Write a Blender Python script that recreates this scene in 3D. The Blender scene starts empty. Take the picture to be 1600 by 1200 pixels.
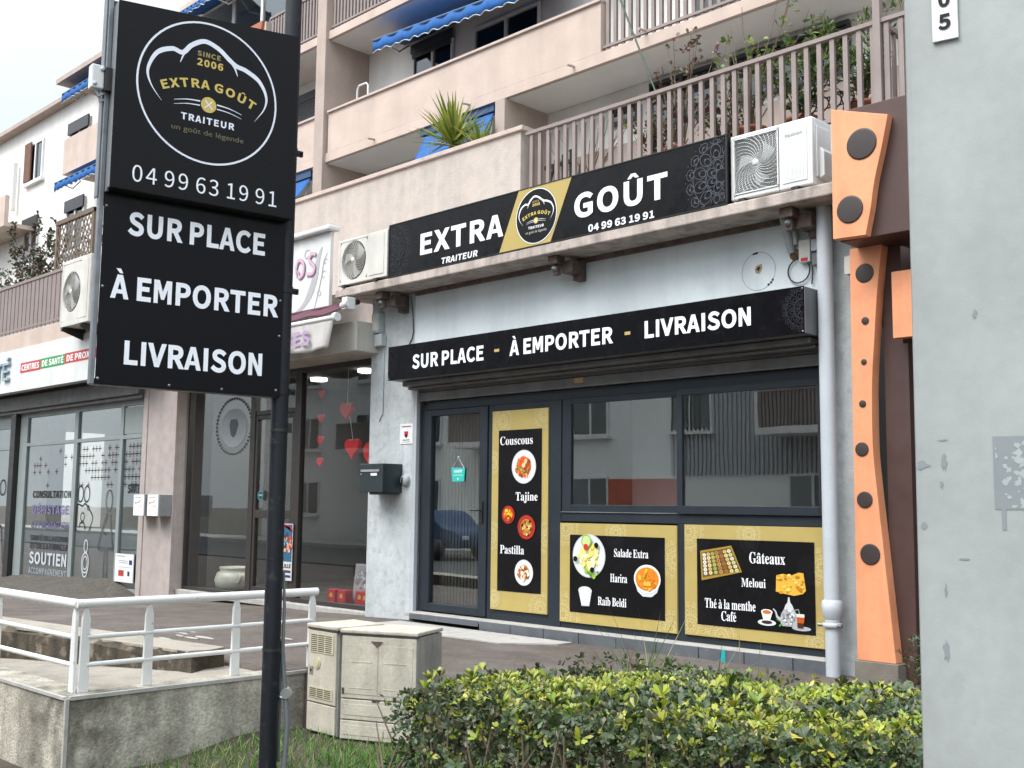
import bpy, math, random, json
import numpy as np
from mathutils import Vector, Matrix
from mathutils.geometry import tessellate_polygon
R = math.radians
rnd = random.Random(7)
sc = bpy.context.scene
COL = sc.collection

# ------------------------------------------------------------------ camera
def make_camera():
    yaw, pitch, roll = R(-44.93268), R(6.35543), R(0.63435)
    w = Vector((math.sin(yaw)*math.cos(pitch), math.cos(yaw)*math.cos(pitch), math.sin(pitch)))
    r = w.cross(Vector((0, 0, 1))).normalized(); u = r.cross(w)
    r2 = r*math.cos(roll)+u*math.sin(roll); u2 = u*math.cos(roll)-r*math.sin(roll)
    cd = bpy.data.cameras.new('camera'); cd.sensor_width = 36; cd.lens = 1720/1600*36
    cd.clip_start = .05; cd.clip_end = 1500
    co = bpy.data.objects.new('camera', cd); COL.objects.link(co)
    m = Matrix((( r2.x, u2.x, -w.x, 0), (r2.y, u2.y, -w.y, 0), (r2.z, u2.z, -w.z, 1.65), (0, 0, 0, 1)))
    co.matrix_world = m; sc.camera = co
make_camera()

# ------------------------------------------------------------------ sky and sun (overcast)
SUN_EL, SUN_AZ = R(52), R(196)          # azimuth clockwise from +Y
wd = bpy.data.worlds.new("World"); sc.world = wd; wd.use_nodes = True
nt = wd.node_tree; bg = nt.nodes['Background']
sky = nt.nodes.new('ShaderNodeTexSky'); sky.sky_type = 'NISHITA'; sky.sun_disc = False
sky.sun_elevation = SUN_EL; sky.sun_rotation = SUN_AZ; sky.dust_density = 4; sky.air_density = 1.2
tcw = nt.nodes.new('ShaderNodeTexCoord')
cn = nt.nodes.new('ShaderNodeTexNoise'); cn.inputs['Scale'].default_value = 1.6; cn.inputs['Detail'].default_value = 5
cr = nt.nodes.new('ShaderNodeMapRange'); cr.inputs[1].default_value = .35; cr.inputs[2].default_value = .7
cr.inputs[3].default_value = .74; cr.inputs[4].default_value = .93
mx = nt.nodes.new('ShaderNodeMix'); mx.data_type = 'RGBA'
mx.inputs[7].default_value = (9.4, 10.2, 10.9, 1)        # the cloud layer
nt.links.new(tcw.outputs['Generated'], cn.inputs['Vector']); nt.links.new(cn.outputs['Fac'], cr.inputs[0])
nt.links.new(cr.outputs[0], mx.inputs[0]); nt.links.new(sky.outputs[0], mx.inputs[6])
# an overcast dome is brighter overhead and towards the veiled sun than near the horizon
sx = nt.nodes.new('ShaderNodeSeparateXYZ'); nt.links.new(tcw.outputs['Generated'], sx.inputs[0])
def wrange(o, a, b_, c, d):
    r = nt.nodes.new('ShaderNodeMapRange'); nt.links.new(o, r.inputs[0])
    for i, v in enumerate((a, b_, c, d)): r.inputs[i+1].default_value = v
    return r.outputs[0]
mm = nt.nodes.new('ShaderNodeMath'); mm.operation = 'MULTIPLY'
zp = nt.nodes.new('ShaderNodeMath'); zp.operation = 'POWER'; zp.inputs[1].default_value = 1.5; nt.links.new(wrange(sx.outputs[2], 0, 1, 0, 1), zp.inputs[0])
nt.links.new(wrange(zp.outputs[0], 0, 1, .36, 1.75), mm.inputs[0]); nt.links.new(wrange(sx.outputs[1], -1, 1, 1.85, .42), mm.inputs[1])
ms = nt.nodes.new('ShaderNodeMix'); ms.data_type = 'RGBA'; ms.blend_type = 'MULTIPLY'; ms.inputs[0].default_value = 1
nt.links.new(mx.outputs[2], ms.inputs[6]); nt.links.new(mm.outputs[0], ms.inputs[7])
nt.links.new(ms.outputs[2], bg.inputs['Color']); bg.inputs['Strength'].default_value = 0.112
sd = bpy.data.lights.new('sun', 'SUN'); sd.energy = 1.3; sd.angle = R(28); sd.color = (1, .965, .92)
so = bpy.data.objects.new('sun', sd); COL.objects.link(so)
sdir = Vector((math.sin(SUN_AZ)*math.cos(SUN_EL), math.cos(SUN_AZ)*math.cos(SUN_EL), math.sin(SUN_EL)))
so.rotation_euler = sdir.to_track_quat('Z', 'Y').to_euler(); so.location = sdir*60
sc.view_settings.view_transform = 'Standard'; sc.view_settings.look = 'None'
sc.view_settings.exposure = 0.88; sc.view_settings.gamma = 1
sc.cycles.max_bounces = 8; sc.cycles.transparent_max_bounces = 12; sc.cycles.use_denoising = True
sc.cycles.caustics_reflective = False; sc.cycles.caustics_refractive = False

# ------------------------------------------------------------------ materials
def lin(h):
    if isinstance(h, str):
        c = [int(h[i:i+2], 16)/255 for i in (0, 2, 4)]
        return tuple(x/12.92 if x <= .04045 else ((x+.055)/1.055)**2.4 for x in c)
    return h
def mat(name, col, rough=.6, var=.12, scale=6, fine=None, metal=0, bump=0, bscale=60, streak=0, sscale=3, sheen=None, spot=None, spotc=(.2, .19, .17), spots=(8, .62, .7), spec=.5, coat=0):
    """painted or mineral surface: base colour broken by two noises, optional vertical run-off streaks, stains and bump"""
    m = bpy.data.materials.new(name); m.use_nodes = True
    n = m.node_tree; L = n.links.new; b = n.nodes['Principled BSDF']; N = n.nodes.new
    b.inputs['Roughness'].default_value = rough; b.inputs['Metallic'].default_value = metal
    b.inputs['Specular IOR Level'].default_value = spec; b.inputs['Coat Weight'].default_value = coat
    c = (*lin(col), 1)
    tc = N('ShaderNodeTexCoord'); out = None
    if var or streak or spot or bump:
        geo = N('ShaderNodeNewGeometry')
        def noise(sc_, det=4, mapping=None):
            t = N('ShaderNodeTexNoise'); t.inputs['Scale'].default_value = sc_; t.inputs['Detail'].default_value = det
            if mapping:
                mp = N('ShaderNodeMapping'); mp.inputs['Scale'].default_value = mapping
                L(geo.outputs['Position'], mp.inputs[0]); L(mp.outputs[0], t.inputs['Vector'])
            else: L(geo.outputs['Position'], t.inputs['Vector'])
            return t.outputs['Fac']
        def rng(o, a, b_, c_, d):
            r = N('ShaderNodeMapRange'); L(o, r.inputs[0])
            for i, v in enumerate((a, b_, c_, d)): r.inputs[i+1].default_value = v
            return r.outputs[0]
        def mul(a, o):
            x = N('ShaderNodeMix'); x.data_type = 'RGBA'; x.blend_type = 'MULTIPLY'; x.inputs[0].default_value = 1
            if isinstance(a, tuple): x.inputs[6].default_value = a
            else: L(a, x.inputs[6])
            L(o, x.inputs[7]); return x.outputs[2]
        out = c
        if var:
            out = mul(out, rng(noise(scale, 6), .3, .7, 1-var, 1+var*.4))
            out = mul(out, rng(noise(scale*9, 3), .3, .7, 1-(fine or var*.4), 1+(fine or var*.25)*.6))
        if streak: out = mul(out, rng(noise(1, 4, (sscale, sscale, sscale*.09)), .42, .66, 1, 1-streak))
        if spot:
            x = N('ShaderNodeMix'); x.data_type = 'RGBA'; L(rng(noise(spots[0], 8), spots[1], spots[2], 0, spot), x.inputs[0])
            if isinstance(out, tuple): x.inputs[6].default_value = out
            else: L(out, x.inputs[6])
            x.inputs[7].default_value = (*lin(spotc), 1); out = x.outputs[2]
        if not isinstance(out, tuple): L(out, b.inputs['Base Color'])
        else: b.inputs['Base Color'].default_value = c
        if var: L(rng(noise(scale*3, 4), .3, .7, max(.02, rough-.08), min(1, rough+.1)), b.inputs['Roughness'])
        if bump:
            bp = N('ShaderNodeBump'); bp.inputs['Strength'].default_value = bump; bp.inputs['Distance'].default_value = .01
            L(noise(bscale, 5), bp.inputs['Height']); L(bp.outputs[0], b.inputs['Normal'])
    else: b.inputs['Base Color'].default_value = c
    return m
PAL = {}
def flat(h, rough=.45):
    """printed vinyl ink of one colour"""
    if h not in PAL: PAL[h] = mat('ink_'+h, h, rough, var=.05, scale=9, spec=.2 if sum(lin(h)) < .15 else .4)
    return PAL[h]
def glass(name, tint=(.75, .8, .8), refl=1.9):
    m = bpy.data.materials.new(name); m.use_nodes = True; n = m.node_tree; n.nodes.remove(n.nodes['Principled BSDF'])
    N = n.nodes.new; L = n.links.new
    lw = N('ShaderNodeLayerWeight'); lw.inputs['Blend'].default_value = .5          # Schlick: f0 + (1-f0)(1-cos)^5, the same from both sides
    pw = N('ShaderNodeMath'); pw.operation = 'POWER'; pw.inputs[1].default_value = 4; L(lw.outputs['Facing'], pw.inputs[0])
    f = N('ShaderNodeMapRange'); f.inputs[3].default_value = refl; f.inputs[4].default_value = 1; L(pw.outputs[0], f.inputs[0])
    t = N('ShaderNodeBsdfTransparent'); t.inputs[0].default_value = (*tint, 1)
    g = N('ShaderNodeBsdfGlossy'); g.inputs['Roughness'].default_value = .004; g.inputs[0].default_value = (.92, .95, .95, 1)
    geo = N('ShaderNodeNewGeometry'); ns = N('ShaderNodeTexNoise'); ns.inputs['Scale'].default_value = 1.1
    bp = N('ShaderNodeBump'); bp.inputs['Strength'].default_value = .014; bp.inputs['Distance'].default_value = .05
    L(geo.outputs['Position'], ns.inputs['Vector']); L(ns.outputs['Fac'], bp.inputs['Height']); L(bp.outputs[0], g.inputs['Normal'])
    x = N('ShaderNodeMixShader'); L(f.outputs[0], x.inputs[0]); L(t.outputs[0], x.inputs[1]); L(g.outputs[0], x.inputs[2])
    L(x.outputs[0], n.nodes['Material Output'].inputs[0]); return m
M = dict(
 pink=mat('pink_render', (.54, .432, .37), .9, .10, 2.5, bump=.25, bscale=90, streak=.10, sscale=2.2),
 pinkdark=mat('pink_beige_render', (.42, .34, .295), .9, .10, 2.5, bump=.25, bscale=90, streak=.12),
 crepi=mat('rough_grey_pink_render', (.50, .44, .395), .95, .13, 5, bump=.8, bscale=60, streak=.10, sscale=5, spot=.35, spotc=(.25, .22, .2), spots=(5, .55, .75)),
 coping=mat('coping', (.50, .41, .36), .85, .12, 4, bump=.2),
 white=mat('white_render', (.76, .745, .715), .9, .06, 2, bump=.2, streak=.08),
 soffit=mat('soffit_paint', (.70, .69, .67), .9, .05, 2),
 bluewall=mat('pale_blue_wall_paint', (.60, .655, .675), .8, .07, 2.2, bump=.25, bscale=50, streak=.14, sscale=2.4, spot=.25, spotc=(.33, .35, .36), spots=(3.2, .58, .75)),
 pillar=mat('grey_pillar_paint', (.48, .52, .53), .85, .16, 5, bump=.5, bscale=70, streak=.2, spot=.5, spotc=(.3, .32, .32), spots=(14, .52, .66)),
 slab=mat('weathered_slab_concrete', (.50, .43, .385), .9, .16, 5, bump=.4, streak=.4, sscale=7, spot=.6, spotc=(.17, .14, .125), spots=(9, .55, .72)),
 slabu=mat('slab_underside', (.44, .43, .41), .9, .12, 3, bump=.3, spot=.5, spotc=(.25, .22, .2), spots=(4, .55, .7)),
 stone=mat('pink_stone', (.44, .38, .355), .7, .14, 7, bump=.25, bscale=80, streak=.1, spot=.3, spotc=(.5, .33, .25), spots=(10, .6, .7)),
 anth=mat('anthracite_frame', (.019, .026, .034), .45, .10, 4, spec=.3),
 black=mat('black_frame', (.018, .018, .018), .4, .1, 4),
 brownframe=mat('dark_brown_frame', (.03, .025, .022), .45, .1, 4),
 shutter=mat('dusty_shutter_metal', (.16, .16, .158), .5, .22, 5, metal=.3, streak=.2, spot=.4, spotc=(.08, .08, .08), spots=(6, .55, .7)),
 rail=mat('taupe_balcony_paint', (.24, .195, .18), .6, .1, 4),
 bluecloth=mat('blue_awning_cloth', (.005, .085, .29), .85, .12, 5),
 navy=mat('navy_cassette', (.02, .06, .14), .5, .1, 4),
 whiteplastic=mat('white_plastic', (.66, .67, .66), .45, .06, 5, streak=.08),
 creamplastic=mat('cream_plastic', (.60, .58, .53), .5, .1, 5, streak=.14),
 grille=mat('light_grille', (.42, .43, .43), .4, .05, 5),
 fanhole=mat('fan_cavity', (.05, .05, .05), .6, .1, 5),
 signblack=mat('black_sign_film', (.0045, .0045, .006), .22, .04, 3, spec=.16),
 signbox=mat('black_sign_box', (.006, .006, .007), .30, .04, 3, spec=.18),
 galv=mat('galvanised_steel', (.23, .25, .265), .45, .25, 9, metal=.6, streak=.2),
 greypaint=mat('grey_sign_side', (.15, .163, .172), .45, .12, 5, streak=.15),
 polepaint=mat('slate_pole_paint', (.011, .013, .018), .45, spec=.3, var=.16, scale=6, spot=.3, spotc=(.06, .06, .065), spots=(18, .6, .68)),
 lamppost=mat('pale_grey_post_paint', (.31, .335, .326), .5, .12, 4, fine=.05, bump=.04, bscale=220, streak=.10, sscale=5, spot=.5, spotc=(.27, .29, .29), spots=(7, .655, .685)),
 peel=mat('peeled_primer', (.27, .29, .295), .6, .15, 12),
 pvc=mat('grey_downpipe_paint', (.46, .495, .53), .4, .08, 4, streak=.12, spot=.2, spotc=(.6, .6, .6), spots=(20, .65, .7)),
 orange=mat('orange_facing', (.80, .325, .16), .55, .12, 2.4, streak=.14, sscale=6, spot=.35, spotc=(.42, .14, .06), spots=(3.5, .54, .74), fine=.05),
 brown=mat('chocolate_facing', (.062, .032, .027), .5, .12, 3),
 disc=mat('dark_brown_disc', (.034, .024, .022), .5, .1, 6),
 cement=mat('cement_base', (.17, .15, .125), .85, .2, 8, bump=.3),
 concrete=mat('stained_retaining_concrete', (.52, .485, .40), .92, .28, 5, fine=.30, bump=.7, bscale=70, streak=.38, sscale=5.5, spot=.6, spotc=(.10, .09, .065), spots=(2.3, .50, .70)),
 conctop=mat('worn_concrete_paving', (.33, .295, .245), .92, .24, 5, fine=.16, bump=.5, bscale=70, spot=.4, spotc=(.22, .19, .16), spots=(5, .55, .7)),
 curb=mat('mossy_curb_concrete', (.085, .068, .045), .95, .45, 9, bump=1, bscale=45, streak=.6, sscale=8, spot=.7, spotc=(.30, .26, .20), spots=(6, .56, .72)),
 whitepaint=mat('white_rail_paint', (.70, .70, .68), .42, .07, 7, spot=.5, spotc=(.3, .27, .22), spots=(22, .66, .7)),
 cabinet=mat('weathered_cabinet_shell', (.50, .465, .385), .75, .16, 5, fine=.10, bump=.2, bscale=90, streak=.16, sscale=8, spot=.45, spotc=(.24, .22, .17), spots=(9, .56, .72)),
 cabside=mat('shaded_grey_cabinet_side', (.30, .30, .27), .8, .2, 6, bump=.3, streak=.25, sscale=14),  # streaky grey cabinet body; its darker tone also holds the shade of the sides
 gap_black=mat('black_gaps_and_locks', (.06, .055, .05), .9, .3, 20),  # near-black for locks, vent slots and the painted shadow line under the lid
 vent=mat('yellowed_vent', (.48, .44, .30), .6, .15, 8),
 asphalt=mat('brown_grey_asphalt', (.120, .097, .083), .92, .30, 2.6, fine=.22, bump=1, bscale=140, spot=.55, spotc=(.18, .16, .145), spots=(1.4, .52, .72)),
 gritty=mat('gritty_asphalt_slope', (.095, .082, .066), .95, .45, 16, fine=.3, bump=.8, bscale=110, spot=.6, spotc=(.05, .048, .045), spots=(3, .52, .6)),
 tile=mat('slate_tile', (.105, .115, .13), .45, .22, 7, spot=.3, spotc=(.3, .3, .3), spots=(9, .62, .7)),
 pale=mat('pale_cement', (.40, .385, .36), .9, .2, 9, bump=.4),
 earth=mat('earth', (.06, .05, .035), .95, .3, 3, bump=.8, bscale=30),
 road=mat('street_asphalt', (.06, .06, .06), .9, .15, 2, bump=.5),
 cream=mat('cream_fascia', (.52, .50, .45), .75, .1, 4, streak=.2, sscale=5),
 pot=mat('glazed_crock', (.56, .53, .45), .3, .1, 6),
 red=mat('red_felt', (.75, .008, .015), .8, .1, 8),
 redcard=mat('red_card', (.45, .01, .03), .5, .1, 8),
 burgundy=mat('burgundy_cloth', (.085, .02, .036), .85, .15, 6),
 valance=mat('grey_valance_cloth', (.52, .50, .48), .9, .12, 6, streak=.15, sscale=9),
 rust=mat('rusty_steel', (.16, .12, .10), .7, .35, 12, metal=.4, spot=.6, spotc=(.07, .045, .035), spots=(14, .5, .65)),
 cable=mat('black_cable', (.02, .02, .02), .5, .1, 6),
 tape=mat('grey_tape', (.34, .36, .39), .4, .2, 12),
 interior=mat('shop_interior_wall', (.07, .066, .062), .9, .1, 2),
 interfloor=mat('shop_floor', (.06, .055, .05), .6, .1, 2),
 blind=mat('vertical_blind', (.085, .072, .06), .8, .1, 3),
 wood=mat('weathered_lattice_wood', (.16, .12, .09), .85, .25, 10),
 bark=mat('bark', (.16, .12, .085), .9, .3, 18),
 soil=mat('potting_soil', (.04, .03, .022), .95, .3, 14),
 terracotta=mat('terracotta', (.36, .13, .07), .8, .15, 8),
 mail=mat('dark_green_black_letterbox', (.018, .028, .032), .35, .1, 6),
 steelbox=mat('brushed_grey_steel', (.40, .41, .42), .35, .1, 6, metal=.5),
 greyframe=mat('grey_green_window_frame', (.25, .285, .28), .5, .08, 4),
 pvcwhite=mat('white_window_frame', (.70, .70, .69), .4, .04, 4),
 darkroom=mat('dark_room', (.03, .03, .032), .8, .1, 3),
 shutdark=mat('charcoal_shutter', (.035, .037, .042), .5, .12, 6),
 glass=glass('shop_glass', (.88, .91, .91), .20),
 salonglass=glass('salon_glass', (.92, .94, .94), .055), darkglass=glass('apartment_glass', (.6, .63, .65), .06),
 turq=flat('2fb3a8'),
)
def corner_grime(m, at, reach):
    """black algae stain that has spread from the exposed corner of the wall"""
    n = m.node_tree; N = n.nodes.new; L = n.links.new; b = n.nodes['Principled BSDF']; src = b.inputs['Base Color'].links[0].from_socket
    g = N('ShaderNodeNewGeometry'); v = N('ShaderNodeVectorMath'); v.operation = 'DISTANCE'; v.inputs[1].default_value = at; L(g.outputs['Position'], v.inputs[0])
    d = N('ShaderNodeMapRange'); L(v.outputs['Value'], d.inputs[0]); d.inputs[1].default_value = 0; d.inputs[2].default_value = reach; d.inputs[3].default_value = .30; d.inputs[4].default_value = -.25
    t = N('ShaderNodeTexNoise'); t.inputs['Scale'].default_value = 7; t.inputs['Detail'].default_value = 9; L(g.outputs['Position'], t.inputs['Vector'])
    a = N('ShaderNodeMath'); a.operation = 'ADD'; L(d.outputs[0], a.inputs[0]); L(t.outputs['Fac'], a.inputs[1])
    r = N('ShaderNodeMapRange'); L(a.outputs[0], r.inputs[0]); r.inputs[1].default_value = .48; r.inputs[2].default_value = .78; r.inputs[3].default_value = 0; r.inputs[4].default_value = .72
    x = N('ShaderNodeMix'); x.data_type = 'RGBA'; L(r.outputs[0], x.inputs[0]); L(src, x.inputs[6]); x.inputs[7].default_value = (.045, .04, .028, 1); L(x.outputs[2], b.inputs['Base Color'])
corner_grime(M['concrete'], (-7.1, 3.2, .38), 1.0)
def leafmat(name, rough=.42, trans=.25):
    m = bpy.data.materials.new(name); m.use_nodes = True; n = m.node_tree; b = n.nodes['Principled BSDF']
    a = n.nodes.new('ShaderNodeAttribute'); a.attribute_name = 'leaf_colour'
    n.links.new(a.outputs['Color'], b.inputs['Base Color']); b.inputs['Roughness'].default_value = rough
    t = n.nodes.new('ShaderNodeBsdfTranslucent'); n.links.new(a.outputs['Color'], t.inputs[0])
    x = n.nodes.new('ShaderNodeMixShader'); x.inputs[0].default_value = trans
    n.links.new(b.outputs[0], x.inputs[1]); n.links.new(t.outputs[0], x.inputs[2]); n.links.new(x.outputs[0], n.nodes['Material Output'].inputs[0])
    return m
M['leaf'] = leafmat('leaf'); M['blade'] = leafmat('grass_blade', .55, .35)

# ------------------------------------------------------------------ object helpers
ORG = {}
def tag(o, label=None, cat=None, group=None, kind=None):
    if label: o['label'] = label
    if cat: o['category'] = cat
    if group: o['group'] = group
    if kind: o['kind'] = kind
    return o
def thing(name, label, cat, loc=(0, 0, 0), rotz=0, group=None):
    o = bpy.data.objects.new(name, None); COL.objects.link(o); o.empty_display_size = .2
    o.location = loc; o.rotation_euler = (0, 0, rotz); ORG[o] = Vector(loc) if not rotz else Vector((0, 0, 0))
    return tag(o, label, cat, group)
class MB:
    """collects geometry; build() links it as one mesh object"""
    def __init__(s): s.v = []; s.f = []; s.m = []; s.mi = 0; s.sm = []; s.smooth = False
    def add(s, vs, fs):
        k = len(s.v); s.v += [tuple(v) for v in vs]
        for f in fs: s.f.append([i+k for i in f]); s.m.append(s.mi); s.sm.append(s.smooth)
        return s
    def box(s, x0, x1, y0, y1, z0, z1):
        x0, x1 = min(x0, x1), max(x0, x1); y0, y1 = min(y0, y1), max(y0, y1); z0, z1 = min(z0, z1), max(z0, z1)
        return s.add([(x0, y0, z0), (x1, y0, z0), (x1, y1, z0), (x0, y1, z0), (x0, y0, z1), (x1, y0, z1), (x1, y1, z1), (x0, y1, z1)],
                     [(0, 3, 2, 1), (4, 5, 6, 7), (0, 1, 5, 4), (1, 2, 6, 5), (2, 3, 7, 6), (3, 0, 4, 7)])
    def prism(s, poly, y0, y1, ax='y'):
        """poly in (x,z) extruded along y; ax='z': poly in (x,y) extruded along z; ax='x': poly in (y,z) along x"""
        n = len(poly)
        P = {'y': lambda p, t: (p[0], t, p[1]), 'z': lambda p, t: (p[0], p[1], t), 'x': lambda p, t: (t, p[0], p[1])}[ax]
        a = sum(poly[i][0]*poly[(i+1) % n][1]-poly[(i+1) % n][0]*poly[i][1] for i in range(n))
        if a < 0: poly = poly[::-1]
        vs = [P(p, y0) for p in poly]+[P(p, y1) for p in poly]
        fl = ax == 'y'
        fs = [list(range(n)) if fl else list(range(n))[::-1], list(range(n, 2*n))[::-1] if fl else list(range(n, 2*n))]
        for i in range(n):
            j = (i+1) % n; q = (i, i+n, j+n, j) if fl else (i, j, j+n, i+n); fs.append(q)
        return s.add(vs, fs)
    def tube(s, pts, r, n=8, cap=True):
        pts = [Vector(p) for p in pts]; rs = r if isinstance(r, (list, tuple)) else [r]*len(pts)
        vs = []; fs = []; old = s.smooth; prev = None
        for i, p in enumerate(pts):
            d = (pts[min(i+1, len(pts)-1)]-pts[max(i-1, 0)])
            if d.length < 1e-9: d = Vector((0, 0, 1))
            d.normalize()
            if prev is None:
                a = d.cross(Vector((0, 0, 1)) if abs(d.z) < .9 else Vector((1, 0, 0))).normalized()
            else: a = (prev-d*prev.dot(d)).normalized()
            prev = a; b = d.cross(a)
            for k in range(n):
                t = 2*math.pi*k/n; vs.append(p+(a*math.cos(t)+b*math.sin(t))*rs[i])
        for i in range(len(pts)-1):
            for k in range(n):
                k2 = (k+1) % n; fs.append((i*n+k, i*n+k2, (i+1)*n+k2, (i+1)*n+k))
        s.smooth = n > 5; s.add(vs, fs); s.smooth = old
        if cap: s.add(vs[:n], [list(range(n))[::-1]]); s.add(vs[-n:], [list(range(n))])
        return s
    def lathe(s, prof, c, n=20, axis='z'):
        vs = []; fs = []; old = s.smooth
        for r, h in prof:
            for k in range(n):
                t = 2*math.pi*k/n; a, b = r*math.cos(t), r*math.sin(t)
                vs.append((c[0]+a, c[1]+b, c[2]+h) if axis == 'z' else ((c[0]+a, c[1]-h, c[2]+b) if axis == 'y' else (c[0]+h, c[1]+a, c[2]+b)))
        m = len(prof)
        for i in range(m-1):
            for k in range(n):
                k2 = (k+1) % n; fs.append((i*n+k, i*n+k2, (i+1)*n+k2, (i+1)*n+k))
        s.smooth = True; s.add(vs, fs); s.smooth = old; return s
    def grid(s, P, nx, ny):
        """P(i,j) -> point; a sheet"""
        vs = [P(i/nx, j/ny) for j in range(ny+1) for i in range(nx+1)]
        fs = [(j*(nx+1)+i, j*(nx+1)+i+1, (j+1)*(nx+1)+i+1, (j+1)*(nx+1)+i) for j in range(ny) for i in range(nx)]
        old = s.smooth; s.smooth = True; s.add(vs, fs); s.smooth = old; return s
    def build(s, name, mats, parent=None, bevel=0, kind=None, label=None, local=False, solid=0):
        o_ = Vector((0, 0, 0)) if parent is None or local else ORG[parent]
        me = bpy.data.meshes.new(name); me.from_pydata([(v[0]-o_.x, v[1]-o_.y, v[2]-o_.z) for v in s.v], [], s.f)
        if not isinstance(mats, (list, tuple)): mats = [mats]
        for m in mats: me.materials.append(M[m] if isinstance(m, str) else m)
        me.polygons.foreach_set('material_index', s.m); me.polygons.foreach_set('use_smooth', s.sm); me.update()
        o = bpy.data.objects.new(name, me); COL.objects.link(o)
        if parent is not None: o.parent = parent
        ORG[o] = Vector(o_)
        if bevel:
            b = o.modifiers.new('bevel', 'BEVEL'); b.width = bevel; b.segments = 2; b.limit_method = 'ANGLE'; b.angle_limit = R(40)
        if solid:
            b = o.modifiers.new('thickness', 'SOLIDIFY'); b.thickness = solid; b.offset = 0
        if label: o['label'] = label
        if kind: o['kind'] = kind
        return o
def bx(name, m, parent, *a, bevel=0, label=None): return MB().box(*a).build(name, m, parent, bevel=bevel, label=label)

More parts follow.
